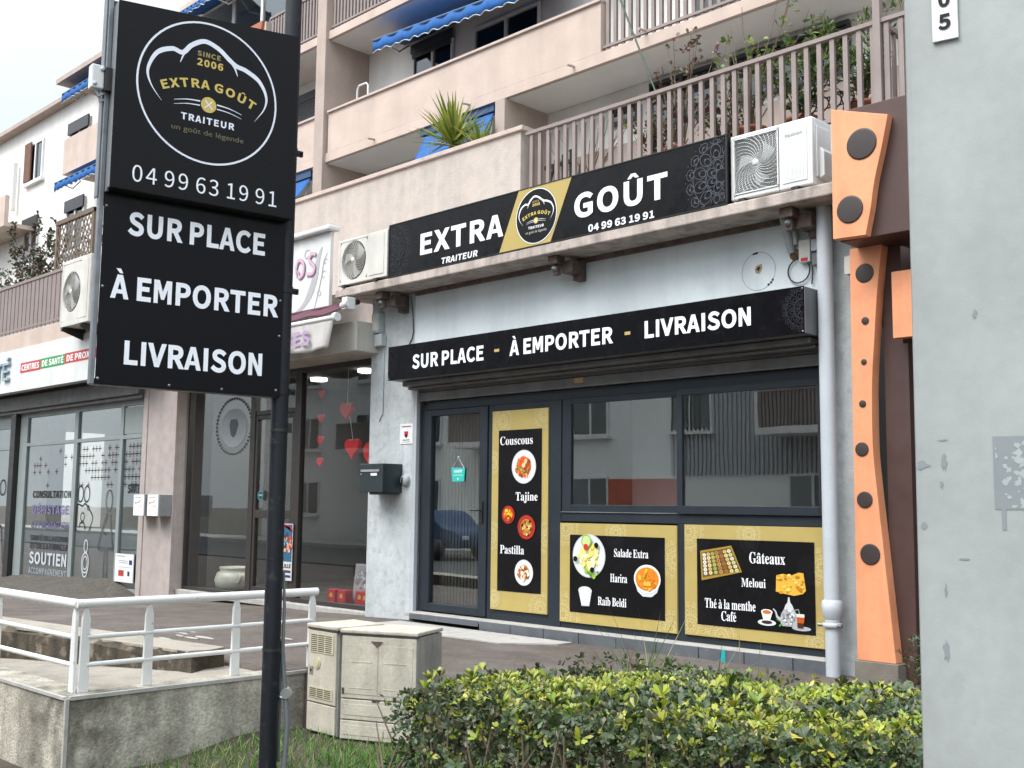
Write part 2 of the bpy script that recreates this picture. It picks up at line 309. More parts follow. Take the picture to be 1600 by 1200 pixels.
# ------------------------------------------------------------------ lettering and printed artwork
GLYPHS = json.loads(r'''{"B":{"A":[821,[-29,0,196,0,282,274,534,274,619,0,850,0,510,1000,310,1000],[344,467,366,538,445,804,372,804,451,538,473,467]],"B":[881,[110,0,450,0,570,11,678,47,764,110,821,201,840,316,811,445,730,535,657,564,657,505,713,539,770,626,789,729,770,832,717,912,636,964,538,992,430,1000,110,1000],[327,620,327,807,410,807,512,795,556,766,571,714,557,667,513,635,404,620],[327,194,327,428,428,428,547,413,604,376,622,318,602,251,544,211,428,194]],"C":[858,[499,-16,622,1,727,51,847,160,717,311,622,225,568,197,505,188,429,201,368,239,321,301,290,389,278,503,290,615,323,701,371,762,433,799,509,812,564,804,611,781,698,707,825,860,719,952,624,998,507,1017,362,993,236,925,140,816,79,673,58,499,78,326,138,183,233,74,356,6]],"D":[919,[110,0,395,0,553,21,686,87,784,194,841,334,860,503,841,672,783,812,684,917,550,980,389,1000,110,1000],[327,197,327,804,373,804,475,791,546,756,596,698,628,615,640,503,628,391,596,306,546,247,475,211,373,197]],"E":[798,[110,0,744,0,744,201,327,201,327,423,667,423,667,623,327,623,327,801,730,801,730,1000,110,1000]],"F":[753,[110,0,327,0,327,402,669,402,669,601,327,601,327,801,730,801,730,1000,110,1000]],"G":[920,[514,-16,639,-1,746,41,843,114,843,568,444,568,444,370,635,370,635,216,621,207,577,193,527,187,438,201,372,240,322,302,290,390,278,503,291,614,324,700,375,761,441,799,525,812,589,803,639,779,724,707,852,860,745,950,647,998,521,1016,370,993,241,926,142,817,79,673,58,499,79,326,140,182,238,74,365,6]],"I":[436,[110,0,327,0,327,1000,110,1000]],"L":[742,[110,0,719,0,719,201,327,201,327,1000,110,1000]],"M":[1071,[110,0,316,0,316,550,304,760,217,760,277,591,460,90,608,90,790,591,850,760,763,760,751,550,751,0,960,0,960,1000,736,1000,552,486,502,334,571,334,518,486,335,1000,110,1000]],"N":[962,[110,0,321,0,321,524,310,751,229,751,311,593,653,0,851,0,851,1000,640,1000,640,481,653,251,733,251,650,408,307,1000,110,1000]],"O":[985,[493,-17,636,7,758,77,850,188,908,331,927,503,908,674,850,817,758,925,636,993,493,1017,349,993,227,925,135,817,77,674,58,503,77,331,135,188,227,77,349,7],[493,188,423,201,365,238,320,301,289,390,278,503,289,615,320,702,365,763,422,799,493,812,563,799,620,763,665,702,696,615,707,503,696,390,665,301,620,238,562,201]],"P":[852,[110,0,327,0,327,357,425,357,544,368,649,405,734,472,787,566,805,685,787,806,732,898,645,959,539,991,420,1000,110,1000],[327,553,327,804,402,804,480,800,533,786,564,765,581,736,588,688,569,610,517,569,404,553]],"Q":[985,[493,183,423,196,366,234,320,297,289,387,278,503,289,615,320,702,365,763,422,799,493,812,563,799,620,763,665,702,696,615,707,503,696,387,665,297,619,234,562,196],[766,-226,959,-194,912,-7,779,-26,704,-15,646,16,646,16,689,30,790,107,865,215,911,348,927,503,908,674,850,817,758,925,636,993,493,1017,349,993,227,925,135,817,77,674,58,503,74,345,122,210,200,102,305,26,404,-4,470,-107,599,-194]],"R":[854,[327,575,327,804,422,804,525,791,573,759,589,697,572,630,523,591,421,575],[624,0,871,0,628,420,692,449,778,553,808,696,790,813,737,902,655,961,555,991,444,1000,110,1000,110,0,327,0,327,380,406,380]],"S":[807,[410,-16,528,-2,626,40,703,106,751,192,768,292,738,426,658,518,553,577,425,632,362,662,322,694,309,736,320,773,355,800,423,812,486,804,541,781,634,710,758,862,639,956,537,1000,422,1016,316,1003,225,965,152,904,103,823,86,725,121,591,205,502,298,450,428,394,497,360,534,327,546,281,532,235,491,202,411,188,336,199,264,232,159,319,23,161,158,53,276,2]],"T":[810,[296,0,514,0,514,801,785,801,785,1000,25,1000,25,801,296,801]],"U":[959,[480,-16,598,-2,703,46,785,133,837,258,854,418,854,1000,641,1000,641,421,631,318,607,253,574,215,533,194,480,188,429,194,389,215,357,252,333,318,323,421,323,1000,107,1000,107,418,124,258,175,133,257,46,362,-2]],"V":[781,[288,0,495,0,813,1000,588,1000,433,477,357,219,430,219,354,477,197,1000,-31,1000]],"X":[778,[-29,0,211,0,354,270,412,388,354,388,416,269,564,0,810,0,517,510,790,1000,552,1000,417,743,367,639,426,639,370,744,233,1000,-12,1000,262,515]],"Y":[727,[255,0,471,0,471,387,773,1000,538,1000,410,717,333,550,395,550,321,716,191,1000,-46,1000,255,387]],"0":[756,[379,-17,494,6,589,74,656,182,696,325,710,503,696,679,656,821,589,928,494,995,379,1017,263,995,168,928,101,821,61,679,48,503,61,325,101,182,168,74,263,6],[379,180,347,188,317,215,288,274,267,370,260,503,267,635,288,730,317,788,347,815,379,822,411,815,441,788,470,730,490,635,498,503,490,370,469,274,441,215,410,188]],"1":[756,[95,0,690,0,690,197,510,197,510,1000,364,1000,135,922,135,762,295,762,295,197,95,197]],"2":[756,[41,0,708,0,708,201,407,201,356,184,487,302,617,499,666,698,652,804,611,892,544,960,456,1002,351,1016,232,998,133,945,12,834,153,697,239,782,288,811,337,820,402,804,437,764,450,698,412,555,285,377,41,140]],"3":[756,[360,-16,465,-3,559,35,634,99,684,186,702,293,671,424,587,519,511,553,511,494,578,531,647,621,671,739,656,836,610,914,541,971,455,1005,356,1016,247,1000,152,957,32,866,161,714,251,788,300,812,352,821,409,808,440,779,452,729,447,694,430,664,399,639,343,620,205,608,205,427,356,415,421,396,458,370,476,338,482,298,466,235,424,197,352,182,279,194,219,224,125,306,3,153,115,55,222,3]],"4":[756,[403,0,612,0,612,247,732,247,732,440,612,440,612,1000,408,1000,11,388,11,247,403,247],[403,440,271,437,428,667,487,774,407,774,403,664]],"5":[756,[359,-16,463,-1,558,45,635,119,687,220,705,342,689,464,643,560,571,629,481,669,379,682,306,663,319,801,661,801,661,1000,125,1000,90,503,203,431,275,474,311,488,350,492,424,474,468,426,486,341,466,253,417,201,345,182,272,193,214,223,120,303,0,146,115,53,221,3]],"6":[756,[407,-17,505,0,590,47,658,120,702,215,717,326,704,442,665,536,600,606,515,647,414,661,327,645,244,601,258,594,278,635,307,728,346,783,391,811,444,820,481,814,516,797,589,731,724,877,621,964,538,1003,438,1016,320,997,212,934,128,827,74,676,55,480,71,309,117,172,191,69,291,5],[271,395,309,437,357,465,395,472,457,455,492,411,506,328,489,242,453,194,407,179,343,201,294,274]]},"N":{"0":[744,[373,-17,499,14,595,110,657,270,678,495,657,717,595,875,499,969,373,1000,246,969,149,875,88,717,67,495,88,270,149,110,246,14],[373,82,296,106,237,180,199,309,185,495,199,680,237,807,296,880,373,903,449,880,508,807,547,680,560,495,547,309,508,180,449,106]],"4":[744,[456,0,571,0,571,271,702,271,702,369,571,369,571,983,436,983,27,351,27,271,456,271],[456,369,154,369,378,704,457,849,462,849,456,670]],"6":[744,[403,-17,512,6,602,71,664,171,686,302,667,437,612,533,526,591,413,610,335,596,258,555,190,492,213,684,268,810,347,879,444,899,502,890,555,864,599,824,669,899,607,952,531,987,438,1000,301,971,185,879,105,714,75,469,100,256,169,104,273,13],[193,394,260,467,328,507,393,519,492,492,550,417,570,302,547,184,488,107,403,79,297,115,226,222]],"3":[744,[353,-17,476,2,577,57,644,145,669,263,641,381,566,465,461,512,461,519,553,570,613,649,635,755,614,859,554,936,463,984,349,1000,244,985,154,943,75,883,141,806,201,855,269,889,345,901,433,881,491,827,511,745,497,671,451,612,367,572,239,558,239,464,382,450,477,410,529,348,544,267,519,169,449,107,345,84,245,101,166,142,102,197,39,118,115,51,218,2]],"1":[744,[118,0,657,0,657,102,460,102,460,983,366,983,162,913,162,835,338,835,338,102,118,102]],"5":[744,[351,-17,471,5,574,70,646,176,673,319,649,460,586,557,491,614,377,633,229,594,255,878,625,878,625,983,147,983,115,524,181,483,234,514,285,534,345,540,452,513,523,437,548,316,520,192,445,113,339,84,238,100,160,140,98,193,36,113,113,50,216,2]]},"S":{"C":[1028,[563,-24,469,-16,382,6,302,44,231,94,171,156,122,229,86,312,65,403,58,501,65,599,87,689,123,771,172,843,233,905,305,955,385,992,474,1015,569,1022,640,1016,719,997,807,966,851,956,883,963,906,985,920,1022,959,1022,959,677,922,677,884,762,838,834,782,894,721,938,654,965,583,973,466,944,382,854,332,705,316,497,334,302,389,163,482,79,611,52,669,57,728,72,786,98,842,134,894,179,941,233,982,195,899,99,802,31,690,-10]],"o":[739,[370,-22,308,-17,251,-1,198,25,152,60,114,103,83,154,60,211,46,272,41,338,46,405,60,467,83,524,114,575,152,618,198,653,250,678,307,694,369,699,430,694,487,679,538,653,584,619,623,577,654,527,677,470,691,407,696,338,691,270,677,207,654,150,623,100,584,58,539,24,488,-2,432,-17],[370,25,407,32,437,52,459,86,477,178,482,338,479,453,471,538,456,594,434,629,406,649,370,656,332,649,302,629,282,594,268,538,259,453,257,339,263,179,282,86,303,52,333,32]],"u":[823,[288,-22,226,-15,178,4,143,38,119,84,105,142,100,212,100,544,86,620,73,634,53,642,25,646,25,681,311,681,311,162,331,101,346,88,365,81,388,78,431,86,469,108,501,145,501,544,485,622,470,635,447,643,416,646,416,681,711,681,711,153,727,86,791,65,791,28,705,22,608,6,501,-22,501,88,475,57,444,29,409,7,370,-9,330,-19]],"s":[633,[332,-22,290,-18,243,-7,190,13,161,19,140,15,123,2,112,-19,78,-19,78,232,117,232,134,174,158,125,190,86,227,56,266,38,308,32,342,35,370,44,392,58,409,78,419,101,422,128,413,167,386,201,342,230,235,285,188,311,149,340,119,372,98,406,85,443,81,484,88,542,108,594,142,639,188,673,244,694,310,701,364,694,437,676,453,672,468,670,483,673,496,683,506,701,535,701,535,487,501,487,483,536,460,576,431,608,399,632,365,646,327,650,298,648,274,640,255,628,241,611,233,592,230,569,253,510,322,465,420,416,466,390,503,363,530,333,549,298,561,257,565,208,558,142,536,86,501,40,453,5,397,-15]],"c":[645,[342,-22,288,-17,237,-2,190,24,148,58,112,100,83,149,60,204,47,264,43,329,48,398,63,462,88,520,121,572,162,616,210,652,264,679,322,695,383,701,449,696,504,680,549,655,583,622,603,583,609,538,606,513,598,491,585,473,567,459,545,451,519,448,470,460,441,494,431,550,432,574,434,596,427,627,406,646,372,652,317,637,278,592,254,517,246,412,252,313,271,232,301,167,342,121,391,93,448,84,500,92,549,117,596,158,625,133,545,47,450,-5]],"T":[929,[202,0,202,38,250,42,286,51,312,68,329,93,339,129,342,177,342,951,327,951,255,944,194,922,143,886,104,836,78,773,63,698,24,698,24,1000,901,1000,901,696,864,696,838,808,783,888,701,935,590,951,578,951,578,177,581,128,591,91,607,66,632,51,670,41,720,38,720,0]],"a":[755,[559,-22,497,-11,457,22,440,77,369,23,293,-9,209,-19,162,-14,122,0,88,25,64,57,49,95,44,139,55,200,87,253,139,299,215,340,314,379,437,417,437,529,434,567,425,597,410,620,389,636,360,646,324,649,271,644,239,628,229,602,249,563,270,507,267,483,257,461,241,443,220,430,197,422,170,419,141,422,118,431,98,446,84,466,75,491,72,519,76,552,88,583,108,611,136,637,169,658,208,676,253,689,302,696,355,699,450,693,525,674,578,642,614,596,636,536,643,462,643,137,647,87,668,75,704,91,723,60,672,15,618,-13],[332,74,382,90,437,139,437,372,359,344,304,304,271,251,260,184,268,123,292,86]],"j":[460,[233,798,203,801,177,812,154,830,137,853,126,879,122,909,126,938,137,965,155,988,178,1006,204,1017,233,1021,263,1017,289,1006,313,988,331,965,342,938,345,909,342,880,331,853,313,830,289,812,263,802],[78,-308,-24,-288,-96,-232,-111,-207,-119,-181,-122,-153,-120,-128,-112,-106,-98,-88,-80,-74,-58,-66,-32,-63,32,-86,46,-102,55,-122,58,-145,41,-192,24,-226,29,-243,43,-253,68,-257,96,-252,116,-240,128,-219,140,-118,140,549,122,625,106,636,82,643,49,646,49,681,350,681,350,-47,342,-127,318,-192,278,-243,224,-279,157,-301]],"i":[435,[221,795,191,799,165,809,142,827,125,850,114,876,111,906,114,935,125,962,142,985,165,1003,191,1014,221,1018,251,1014,277,1003,300,985,318,962,328,935,332,906,328,876,317,850,299,827,276,809,250,799],[40,0,40,35,100,56,115,122,115,553,103,625,44,645,46,681,326,681,326,122,339,58,395,35,395,0]],"n":[836,[40,0,40,35,99,56,115,122,115,556,100,623,87,635,68,643,41,646,41,681,324,681,324,587,384,649,454,687,534,699,618,684,678,640,714,567,726,465,726,122,740,57,753,46,773,38,798,35,798,0,444,0,444,35,454,35,489,45,509,74,516,122,516,476,503,566,491,583,471,593,445,596,401,587,361,560,324,516,324,122,338,57,351,46,370,38,395,35,395,0]],"e":[661,[338,-22,283,-17,232,-2,186,23,145,57,110,100,81,150,60,209,47,274,43,345,47,411,60,472,83,528,112,577,148,619,191,653,239,679,290,694,345,699,424,690,491,662,546,615,588,552,613,473,621,381,621,364,257,364,269,246,303,161,360,110,438,93,494,104,546,136,593,189,625,159,546,59,450,-2],[255,422,442,422,442,472,424,608,408,633,385,647,354,652,299,629,266,561,255,447]],"P":[917,[34,0,34,38,79,43,114,53,137,69,152,94,161,130,164,177,164,832,161,874,152,907,136,931,113,947,79,958,35,963,35,1000,469,1000,583,996,672,985,737,966,784,941,823,910,855,873,879,830,893,782,898,729,888,651,857,583,805,527,734,485,642,460,531,451,400,451,400,177,403,130,412,94,426,69,450,53,485,43,531,38,531,0],[400,504,442,504,508,510,559,527,597,555,622,596,637,652,642,723,637,793,625,849,604,892,573,923,530,941,475,947,415,931,400,875]],"t":[501,[271,-21,218,-16,176,-1,145,23,123,57,110,102,106,156,106,612,44,612,44,658,193,810,283,931,317,931,317,681,456,681,456,612,317,612,317,180,328,111,338,99,351,91,369,88,401,97,429,122,453,164,488,145,434,53,362,-2]],"l":[438,[40,0,40,35,100,56,115,122,115,873,103,942,91,954,72,961,44,965,44,1000,326,1000,326,122,339,58,395,35,395,0]],"S":[857,[94,-24,94,347,137,347,165,249,201,170,245,109,298,67,360,41,432,32,484,38,528,53,564,79,591,113,607,152,612,196,599,257,560,308,494,351,357,419,279,462,216,507,169,555,136,606,116,664,109,729,113,786,126,838,147,884,176,925,211,959,253,987,300,1007,351,1020,406,1024,504,1013,619,984,640,979,658,976,680,982,695,997,704,1024,745,1024,745,701,708,701,692,753,671,802,645,845,614,883,581,916,545,942,507,961,467,973,426,976,380,972,340,959,307,937,282,908,267,874,263,835,267,799,280,767,301,739,414,665,556,599,697,512,727,480,751,448,768,413,789,292,784,232,769,177,744,127,710,83,667,47,617,17,558,-5,493,-18,422,-22,348,-17,276,1,216,21,186,27,152,15,134,-24]],"d":[813,[307,-22,258,-17,212,-2,170,23,133,57,102,98,77,146,58,200,47,259,43,323,47,396,59,462,79,521,106,574,139,617,178,653,222,678,270,694,320,699,385,690,441,662,490,615,490,881,487,908,479,929,466,945,386,965,386,1000,701,1000,701,165,713,89,726,77,747,67,776,60,776,24,692,19,596,3,490,-22,490,86,442,26,381,-10],[376,62,399,65,421,75,443,91,463,112,479,137,490,167,490,531,483,554,471,575,453,592,382,617,341,609,309,586,286,549,271,494,261,423,258,336,261,251,270,182,285,128,307,91,337,69]],"E":[971,[31,0,31,37,78,40,113,49,137,65,153,89,162,125,165,171,165,810,162,866,152,908,136,934,112,950,79,960,35,963,35,1000,876,1000,876,702,842,702,824,784,792,848,747,892,686,922,607,940,509,945,439,940,409,915,401,853,401,540,425,540,485,545,533,562,569,591,597,632,618,688,633,758,668,758,668,260,631,260,600,398,581,428,557,452,529,468,407,488,401,488,401,147,403,115,410,92,422,77,506,60,574,63,635,71,688,85,735,104,777,131,814,164,847,206,876,256,903,314,944,314,883,0]],"x":[701,[10,0,10,32,54,50,96,81,136,124,270,299,94,578,67,613,39,635,9,645,9,681,370,681,370,646,336,643,315,632,308,615,327,571,403,451,491,563,515,612,499,637,441,646,441,681,683,681,683,650,641,634,600,603,558,558,435,404,640,80,665,47,701,34,701,0,341,0,341,35,391,43,407,66,381,130,302,251,214,134,186,75,193,51,215,37,251,32,258,32,258,0]],"r":[631,[40,0,40,35,100,56,115,122,115,553,102,626,44,645,46,681,320,681,320,553,347,597,377,633,411,662,445,682,479,695,512,699,550,696,581,685,605,667,622,644,632,616,636,584,633,557,625,534,611,515,592,500,570,491,544,488,487,507,454,549,414,571,394,566,374,553,355,530,340,500,331,464,327,422,327,122,330,93,337,70,349,55,434,35,434,0]],"H":[1149,[34,0,34,38,79,43,114,53,137,69,152,94,161,130,164,177,164,832,161,874,152,907,136,931,113,947,79,958,35,963,35,1000,531,1000,531,963,448,948,410,912,400,832,400,550,751,550,751,832,741,912,704,948,619,963,619,1000,1114,1000,1114,963,1068,957,1034,946,1012,931,998,909,990,876,987,832,987,177,990,133,998,98,1013,72,1035,55,1069,43,1114,38,1114,0,619,0,619,38,664,43,699,52,723,67,738,91,748,127,751,177,751,485,400,485,400,177,403,130,412,94,426,69,450,53,485,43,531,38,531,0]],"R":[1038,[34,0,34,38,79,43,114,53,137,69,152,94,161,130,164,177,164,832,161,874,152,907,136,931,113,947,79,958,35,963,35,1000,476,1000,611,993,722,971,807,935,867,884,904,817,916,735,902,651,860,582,790,529,692,491,948,111,993,56,1050,38,1055,38,1055,0,743,0,442,466,400,466,400,177,403,130,412,94,426,69,450,53,485,43,531,38,531,0],[400,513,447,513,517,519,572,537,614,567,643,610,661,667,667,737,656,829,623,895,569,934,493,947,458,945,433,938,417,928,400,847]],"b":[792,[94,-25,94,853,80,941,18,965,18,1000,304,1000,304,612,356,660,417,689,485,699,535,694,581,680,623,656,660,624,691,585,717,538,736,486,747,428,751,364,746,292,732,226,709,165,677,111,638,66,592,28,540,0,483,-17,422,-22,357,-13,293,15,230,62,117,-25],[401,31,448,39,484,65,509,108,525,170,535,251,538,351,535,434,525,500,507,551,482,587,448,608,404,615,341,592,324,575,311,555,304,531,304,150,315,84,347,44]],"B":[972,[35,0,35,38,80,43,114,54,137,71,152,96,161,132,164,180,164,810,152,906,112,951,34,963,34,1000,484,1000,653,986,774,942,846,871,870,770,855,688,810,622,735,574,630,543,756,506,847,452,901,380,919,289,907,204,873,133,815,76,736,34,639,8,522,0],[400,553,413,553,484,558,539,573,578,598,604,636,620,689,625,758,622,819,610,868,591,906,563,932,525,948,475,953,446,951,425,944,412,933,400,858],[487,53,544,59,589,77,622,108,643,151,656,209,661,282,655,355,637,413,608,456,566,484,507,502,434,507,400,507,400,143,418,73,434,62,457,55]],"G":[1115,[588,-22,487,-15,394,7,310,43,237,92,176,153,126,226,90,309,68,401,60,503,68,601,90,691,126,773,175,845,235,906,306,956,386,993,472,1015,565,1022,643,1016,725,998,811,968,851,957,891,973,920,1022,960,1022,960,676,922,676,899,733,871,785,839,832,803,873,765,908,723,936,679,957,634,969,587,973,470,944,387,855,337,707,320,500,328,358,353,241,395,148,452,81,522,41,605,28,655,32,694,42,721,60,738,85,749,117,752,156,752,280,749,321,739,353,723,374,696,388,657,396,605,400,605,435,1099,435,1099,400,1056,396,1024,388,1003,375,990,354,982,323,979,282,979,63,850,16,720,-13]],"M":[1392,[31,0,31,38,75,43,110,53,135,69,152,93,162,128,165,174,165,839,155,913,116,949,32,963,32,1000,406,1000,696,313,987,1000,1355,1000,1355,963,1313,957,1280,945,1257,929,1242,906,1233,873,1230,830,1230,187,1240,94,1277,51,1354,38,1354,0,869,0,869,38,950,55,988,97,999,183,999,876,633,0,593,0,232,854,232,176,235,126,245,89,263,65,288,50,325,41,372,38,372,0]],"h":[836,[40,0,40,35,99,56,115,122,115,876,100,942,87,954,68,962,41,966,41,1000,324,1000,324,586,384,649,454,686,534,699,618,684,678,640,714,567,726,465,726,122,740,57,753,46,773,38,798,35,798,0,444,0,444,35,454,35,489,45,509,74,516,122,516,476,503,566,491,583,471,593,445,596,401,587,361,560,324,516,324,122,338,57,351,46,370,38,395,35,395,0]],"m":[1217,[40,0,40,35,99,56,115,122,115,556,100,623,87,635,68,643,41,646,41,681,322,681,322,581,381,647,447,686,521,699,608,685,669,643,704,574,765,643,837,685,917,699,1000,684,1059,640,1094,567,1106,465,1106,122,1120,57,1133,46,1152,38,1177,35,1177,0,829,0,829,35,853,39,872,46,885,58,900,122,900,476,886,566,874,583,855,593,829,596,787,588,748,562,712,521,712,122,726,58,739,46,757,39,782,35,782,0,438,0,438,35,463,39,481,46,494,58,509,122,509,476,496,566,483,582,464,593,438,596,394,587,355,560,322,516,322,122,335,58,347,47,365,39,389,35,389,0]],"f":[469,[32,0,32,35,87,48,109,77,115,161,115,608,35,608,35,681,115,681,115,776,123,848,147,908,186,956,239,992,304,1014,382,1021,439,1016,488,1002,527,979,555,949,572,915,578,878,575,849,567,824,553,805,535,791,515,783,493,780,429,802,416,817,408,836,406,858,423,923,430,937,434,950,429,963,417,971,395,973,368,970,349,960,337,944,324,857,324,681,447,681,447,608,324,608,324,143,327,104,334,75,347,56,367,45,397,38,438,35,438,0]],"J":[726,[239,-143,193,-140,151,-132,113,-118,78,-99,49,-76,25,-49,7,-18,-4,15,-7,50,-4,83,6,111,24,133,46,150,70,160,97,164,127,161,152,151,174,136,190,115,200,90,204,60,186,-3,168,-43,175,-68,196,-83,230,-88,263,-85,287,-73,305,-55,324,47,324,805,313,898,303,918,288,933,268,945,174,963,174,1000,690,1000,690,963,608,946,591,936,578,921,570,902,560,805,560,195,540,47,480,-59,380,-122]]}}''')
GLYPHS['B']['N'] = [830, [70, 0, 70, 1000, 285, 1000, 560, 420, 560, 1000, 760, 1000, 760, 0, 560, 0, 270, 600, 270, 0]]
GLYPHS['B']['M'] = [960, [70, 0, 70, 1000, 320, 1000, 480, 500, 640, 1000, 890, 1000, 890, 0, 700, 0, 700, 620, 550, 170, 410, 170, 260, 620, 260, 0]]
GLYPHS['B']['A'] = [800, [0, 0, 280, 1000, 520, 1000, 800, 0, 585, 0, 530, 215, 265, 215, 212, 0], [312, 385, 488, 385, 400, 730]]
GLYPHS['B']['-'] = [400, [60, 330, 60, 510, 340, 510, 340, 330]]
for _f in 'BN':
    _g = GLYPHS[_f]['6']; GLYPHS[_f]['9'] = [_g[0]]+[[(_g[0]-v if i % 2 == 0 else 1000-v) for i, v in enumerate(r)] for r in _g[1:]]
ACC = {'À': ('A', 'g'), 'É': ('E', 'a'), 'Û': ('U', 'c'), 'é': ('e', 'a'), 'à': ('a', 'g'), 'â': ('a', 'c'), 'È': ('E', 'g')}
def text_layout(font, s, track=0):
    x = 0; out = []
    for ch in s:
        if ch == ' ': x += 250 if font != 'S' else 330; continue
        base, acc = ACC.get(ch, (ch, None)); g = GLYPHS[font][base]
        polys = [[(p[i], p[i+1]) for i in range(0, len(p), 2)] for p in g[1:]]
        if acc:
            top = max(q[1] for p in polys for q in p)+70; c = g[0]/2; w = 105 if font == 'B' else 75
            if acc == 'g': polys.append([(c-190, top+190), (c-190+2*w, top+190), (c+120, top), (c-20, top)])
            if acc == 'a': polys.append([(c+190, top+190), (c+190-2*w, top+190), (c-120, top), (c+20, top)])
            if acc == 'c': polys.append([(c-230, top), (c-90, top+190), (c+90, top+190), (c+230, top), (c+90, top), (c, top+95), (c-90, top)])
        out.append((x, g[0], polys)); x += g[0]+track
    return out, x-track
class Deco:
    """flat artwork in (x,z) on a plane y; every layer lies 1.2 mm in front of the one below"""
    def __init__(s, y): s.y = y; s.n = 0; s.v = []; s.f = []; s.m = []; s.cols = []; s.clip = None
    def tri(s, pts, faces, col, layer):
        if s.clip:
            x0, x1, z0, z1 = s.clip
            faces = [f for f in faces if all(x0 <= pts[i][0] <= x1 and z0 <= pts[i][1] <= z1 for i in f)]
            if not faces: return
        if col not in s.cols: s.cols.append(col)
        s.n += 1; k = len(s.v); s.v += [(p[0], s.y-.0012*layer-6e-6*s.n, p[1]) for p in pts]
        for f in faces:
            a = sum(pts[f[i]][0]*pts[f[(i+1) % len(f)]][1]-pts[f[(i+1) % len(f)]][0]*pts[f[i]][1] for i in range(len(f)))
            f = list(f) if a > 0 else list(f)[::-1]
            s.f.append([i+k for i in f]); s.m.append(s.cols.index(col))
    def poly(s, pts, col, layer=1): s.tri(pts, [list(range(len(pts)))], col, layer)
    def rect(s, x0, x1, z0, z1, col, layer=1): s.poly([(x0, z0), (x1, z0), (x1, z1), (x0, z1)], col, layer)
    def disc(s, cx, cz, r, col, layer=1, rz=None, n=36):
        rz = rz or r; s.poly([(cx+r*math.cos(2*math.pi*k/n), cz+rz*math.sin(2*math.pi*k/n)) for k in range(n)], col, layer)
    def ribbon(s, pts, w, col, layer=1, closed=False):
        n = len(pts); ws = w if isinstance(w, (list, tuple)) else [w]*n; V = []
        for i in range(n):
            a = pts[(i-1) % n] if (closed or i > 0) else pts[i]; b = pts[(i+1) % n] if (closed or i < n-1) else pts[i]
            dx, dz = b[0]-a[0], b[1]-a[1]; l = math.hypot(dx, dz) or 1
            V += [(pts[i][0]-dz/l*ws[i]/2, pts[i][1]+dx/l*ws[i]/2), (pts[i][0]+dz/l*ws[i]/2, pts[i][1]-dx/l*ws[i]/2)]
        F = [(2*i, 2*i+1, 2*((i+1) % n)+1, 2*((i+1) % n)) for i in range(n if closed else n-1)]
        s.tri(V, F, col, layer)
    def ring(s, cx, cz, r, w, col, layer=1, rz=None, n=48):
        rz = rz or r; s.ribbon([(cx+r*math.cos(2*math.pi*k/n), cz+rz*math.sin(2*math.pi*k/n)) for k in range(n)], w, col, layer, True)
    def glyphs(s, polys, f, col, layer):
        def inside(p, poly):
            r = False; n = len(poly)
            for i in range(n):
                a, b = poly[i], poly[(i+1) % n]
                if (a[1] > p[1]) != (b[1] > p[1]) and p[0] < (b[0]-a[0])*(p[1]-a[1])/(b[1]-a[1])+a[0]: r = not r
            return r
        holes = [any(o is not q and inside(q[0], o) for o in polys) for q in polys]
        for i, q in enumerate(polys):
            if holes[i]: continue
            grp = [q]+[h for k, h in enumerate(polys) if holes[k] and inside(h[0], q)]
            grp = [[f(p) for p in poly] for poly in grp]; pts = [p for poly in grp for p in poly]
            tr = tessellate_polygon([[Vector((p[0], p[1], 0)) for p in poly] for poly in grp])
            s.tri(pts, [list(t) for t in tr], col, layer)
    def text(s, font, st, x0, z, h, col, x1=None, layer=1, track=0, slope=0, shear=0):
        lay, w = text_layout(font, st, track); k = h/1000; kx = k if x1 is None else (x1-x0)/w
        for gx, gw, polys in lay:
            s.glyphs(polys, lambda p: (x0+(gx+p[0])*kx+p[1]*k*shear, z+p[1]*k+(gx+p[0])*kx*slope), col, layer)
    def arc_text(s, font, st, cx, cz, rad, h, col, span, layer=1, kx=1):
        lay, w = text_layout(font, st, 60); k = h/1000
        for gx, gw, polys in lay:
            t = -(gx+gw/2-w/2)/w*span; ct, st_ = math.cos(t), math.sin(t)
            def f(p):
                a, b = (p[0]-gw/2)*k*kx, p[1]*k
                return (cx-rad*st_+a*ct-b*st_, cz+rad*ct+a*st_+b*ct)
            s.glyphs(polys, f, col, layer)
    def build(s, name, parent, local=False):
        mb = MB(); mb.v = s.v; mb.f = s.f; mb.m = s.m; mb.sm = [False]*len(s.f)
        return mb.build(name, [flat(c) for c in s.cols], parent, local=local)
def words(parent, y, items, local=False):
    """one lettering part for each word or line"""
    for kw in items:
        D = Deco(y); kw = dict(kw); st = kw.pop('st'); D.text(kw.pop('f', 'B'), st, **kw); D.build('lettering', parent, local=local)
def mandala(D, cx, cz, r, col, layer, w=.006):
    """lace rosette: rings, petals and dots"""
    D.n = 0
    for f in (.16, .42, .46, .8): D.ring(cx, cz, r*f, w, col, layer, n=40)
    for n, r0, r1, wd in ((8, .16, .42, .11), (12, .46, .8, .14), (16, .8, 1, .13)):
        for k in range(n):
            t = 2*math.pi*(k+.5)/n; c, s_ = math.cos(t), math.sin(t)
            for kk in (1, .55):
                pts = []
                for q in range(15):
                    u = q/14; e = r*(r0+(r1-r0)*kk*(1-math.cos(2*math.pi*u))/2); lat = r*wd*kk*math.sin(2*math.pi*u)
                    pts.append((cx+c*e-s_*lat, cz+s_*e+c*lat))
                D.ribbon(pts, w, col, layer)
            D.disc(cx+c*r*(r0+.55*(r1-r0)), cz+s_*r*(r0+.55*(r1-r0)), r*.03, col, layer, n=8)
        for k in range(n*2): D.disc(cx+r*(r1+.02)*math.cos(math.pi*k/n), cz+r*(r1+.02)*math.sin(math.pi*k/n), w*.9, col, layer, n=6)
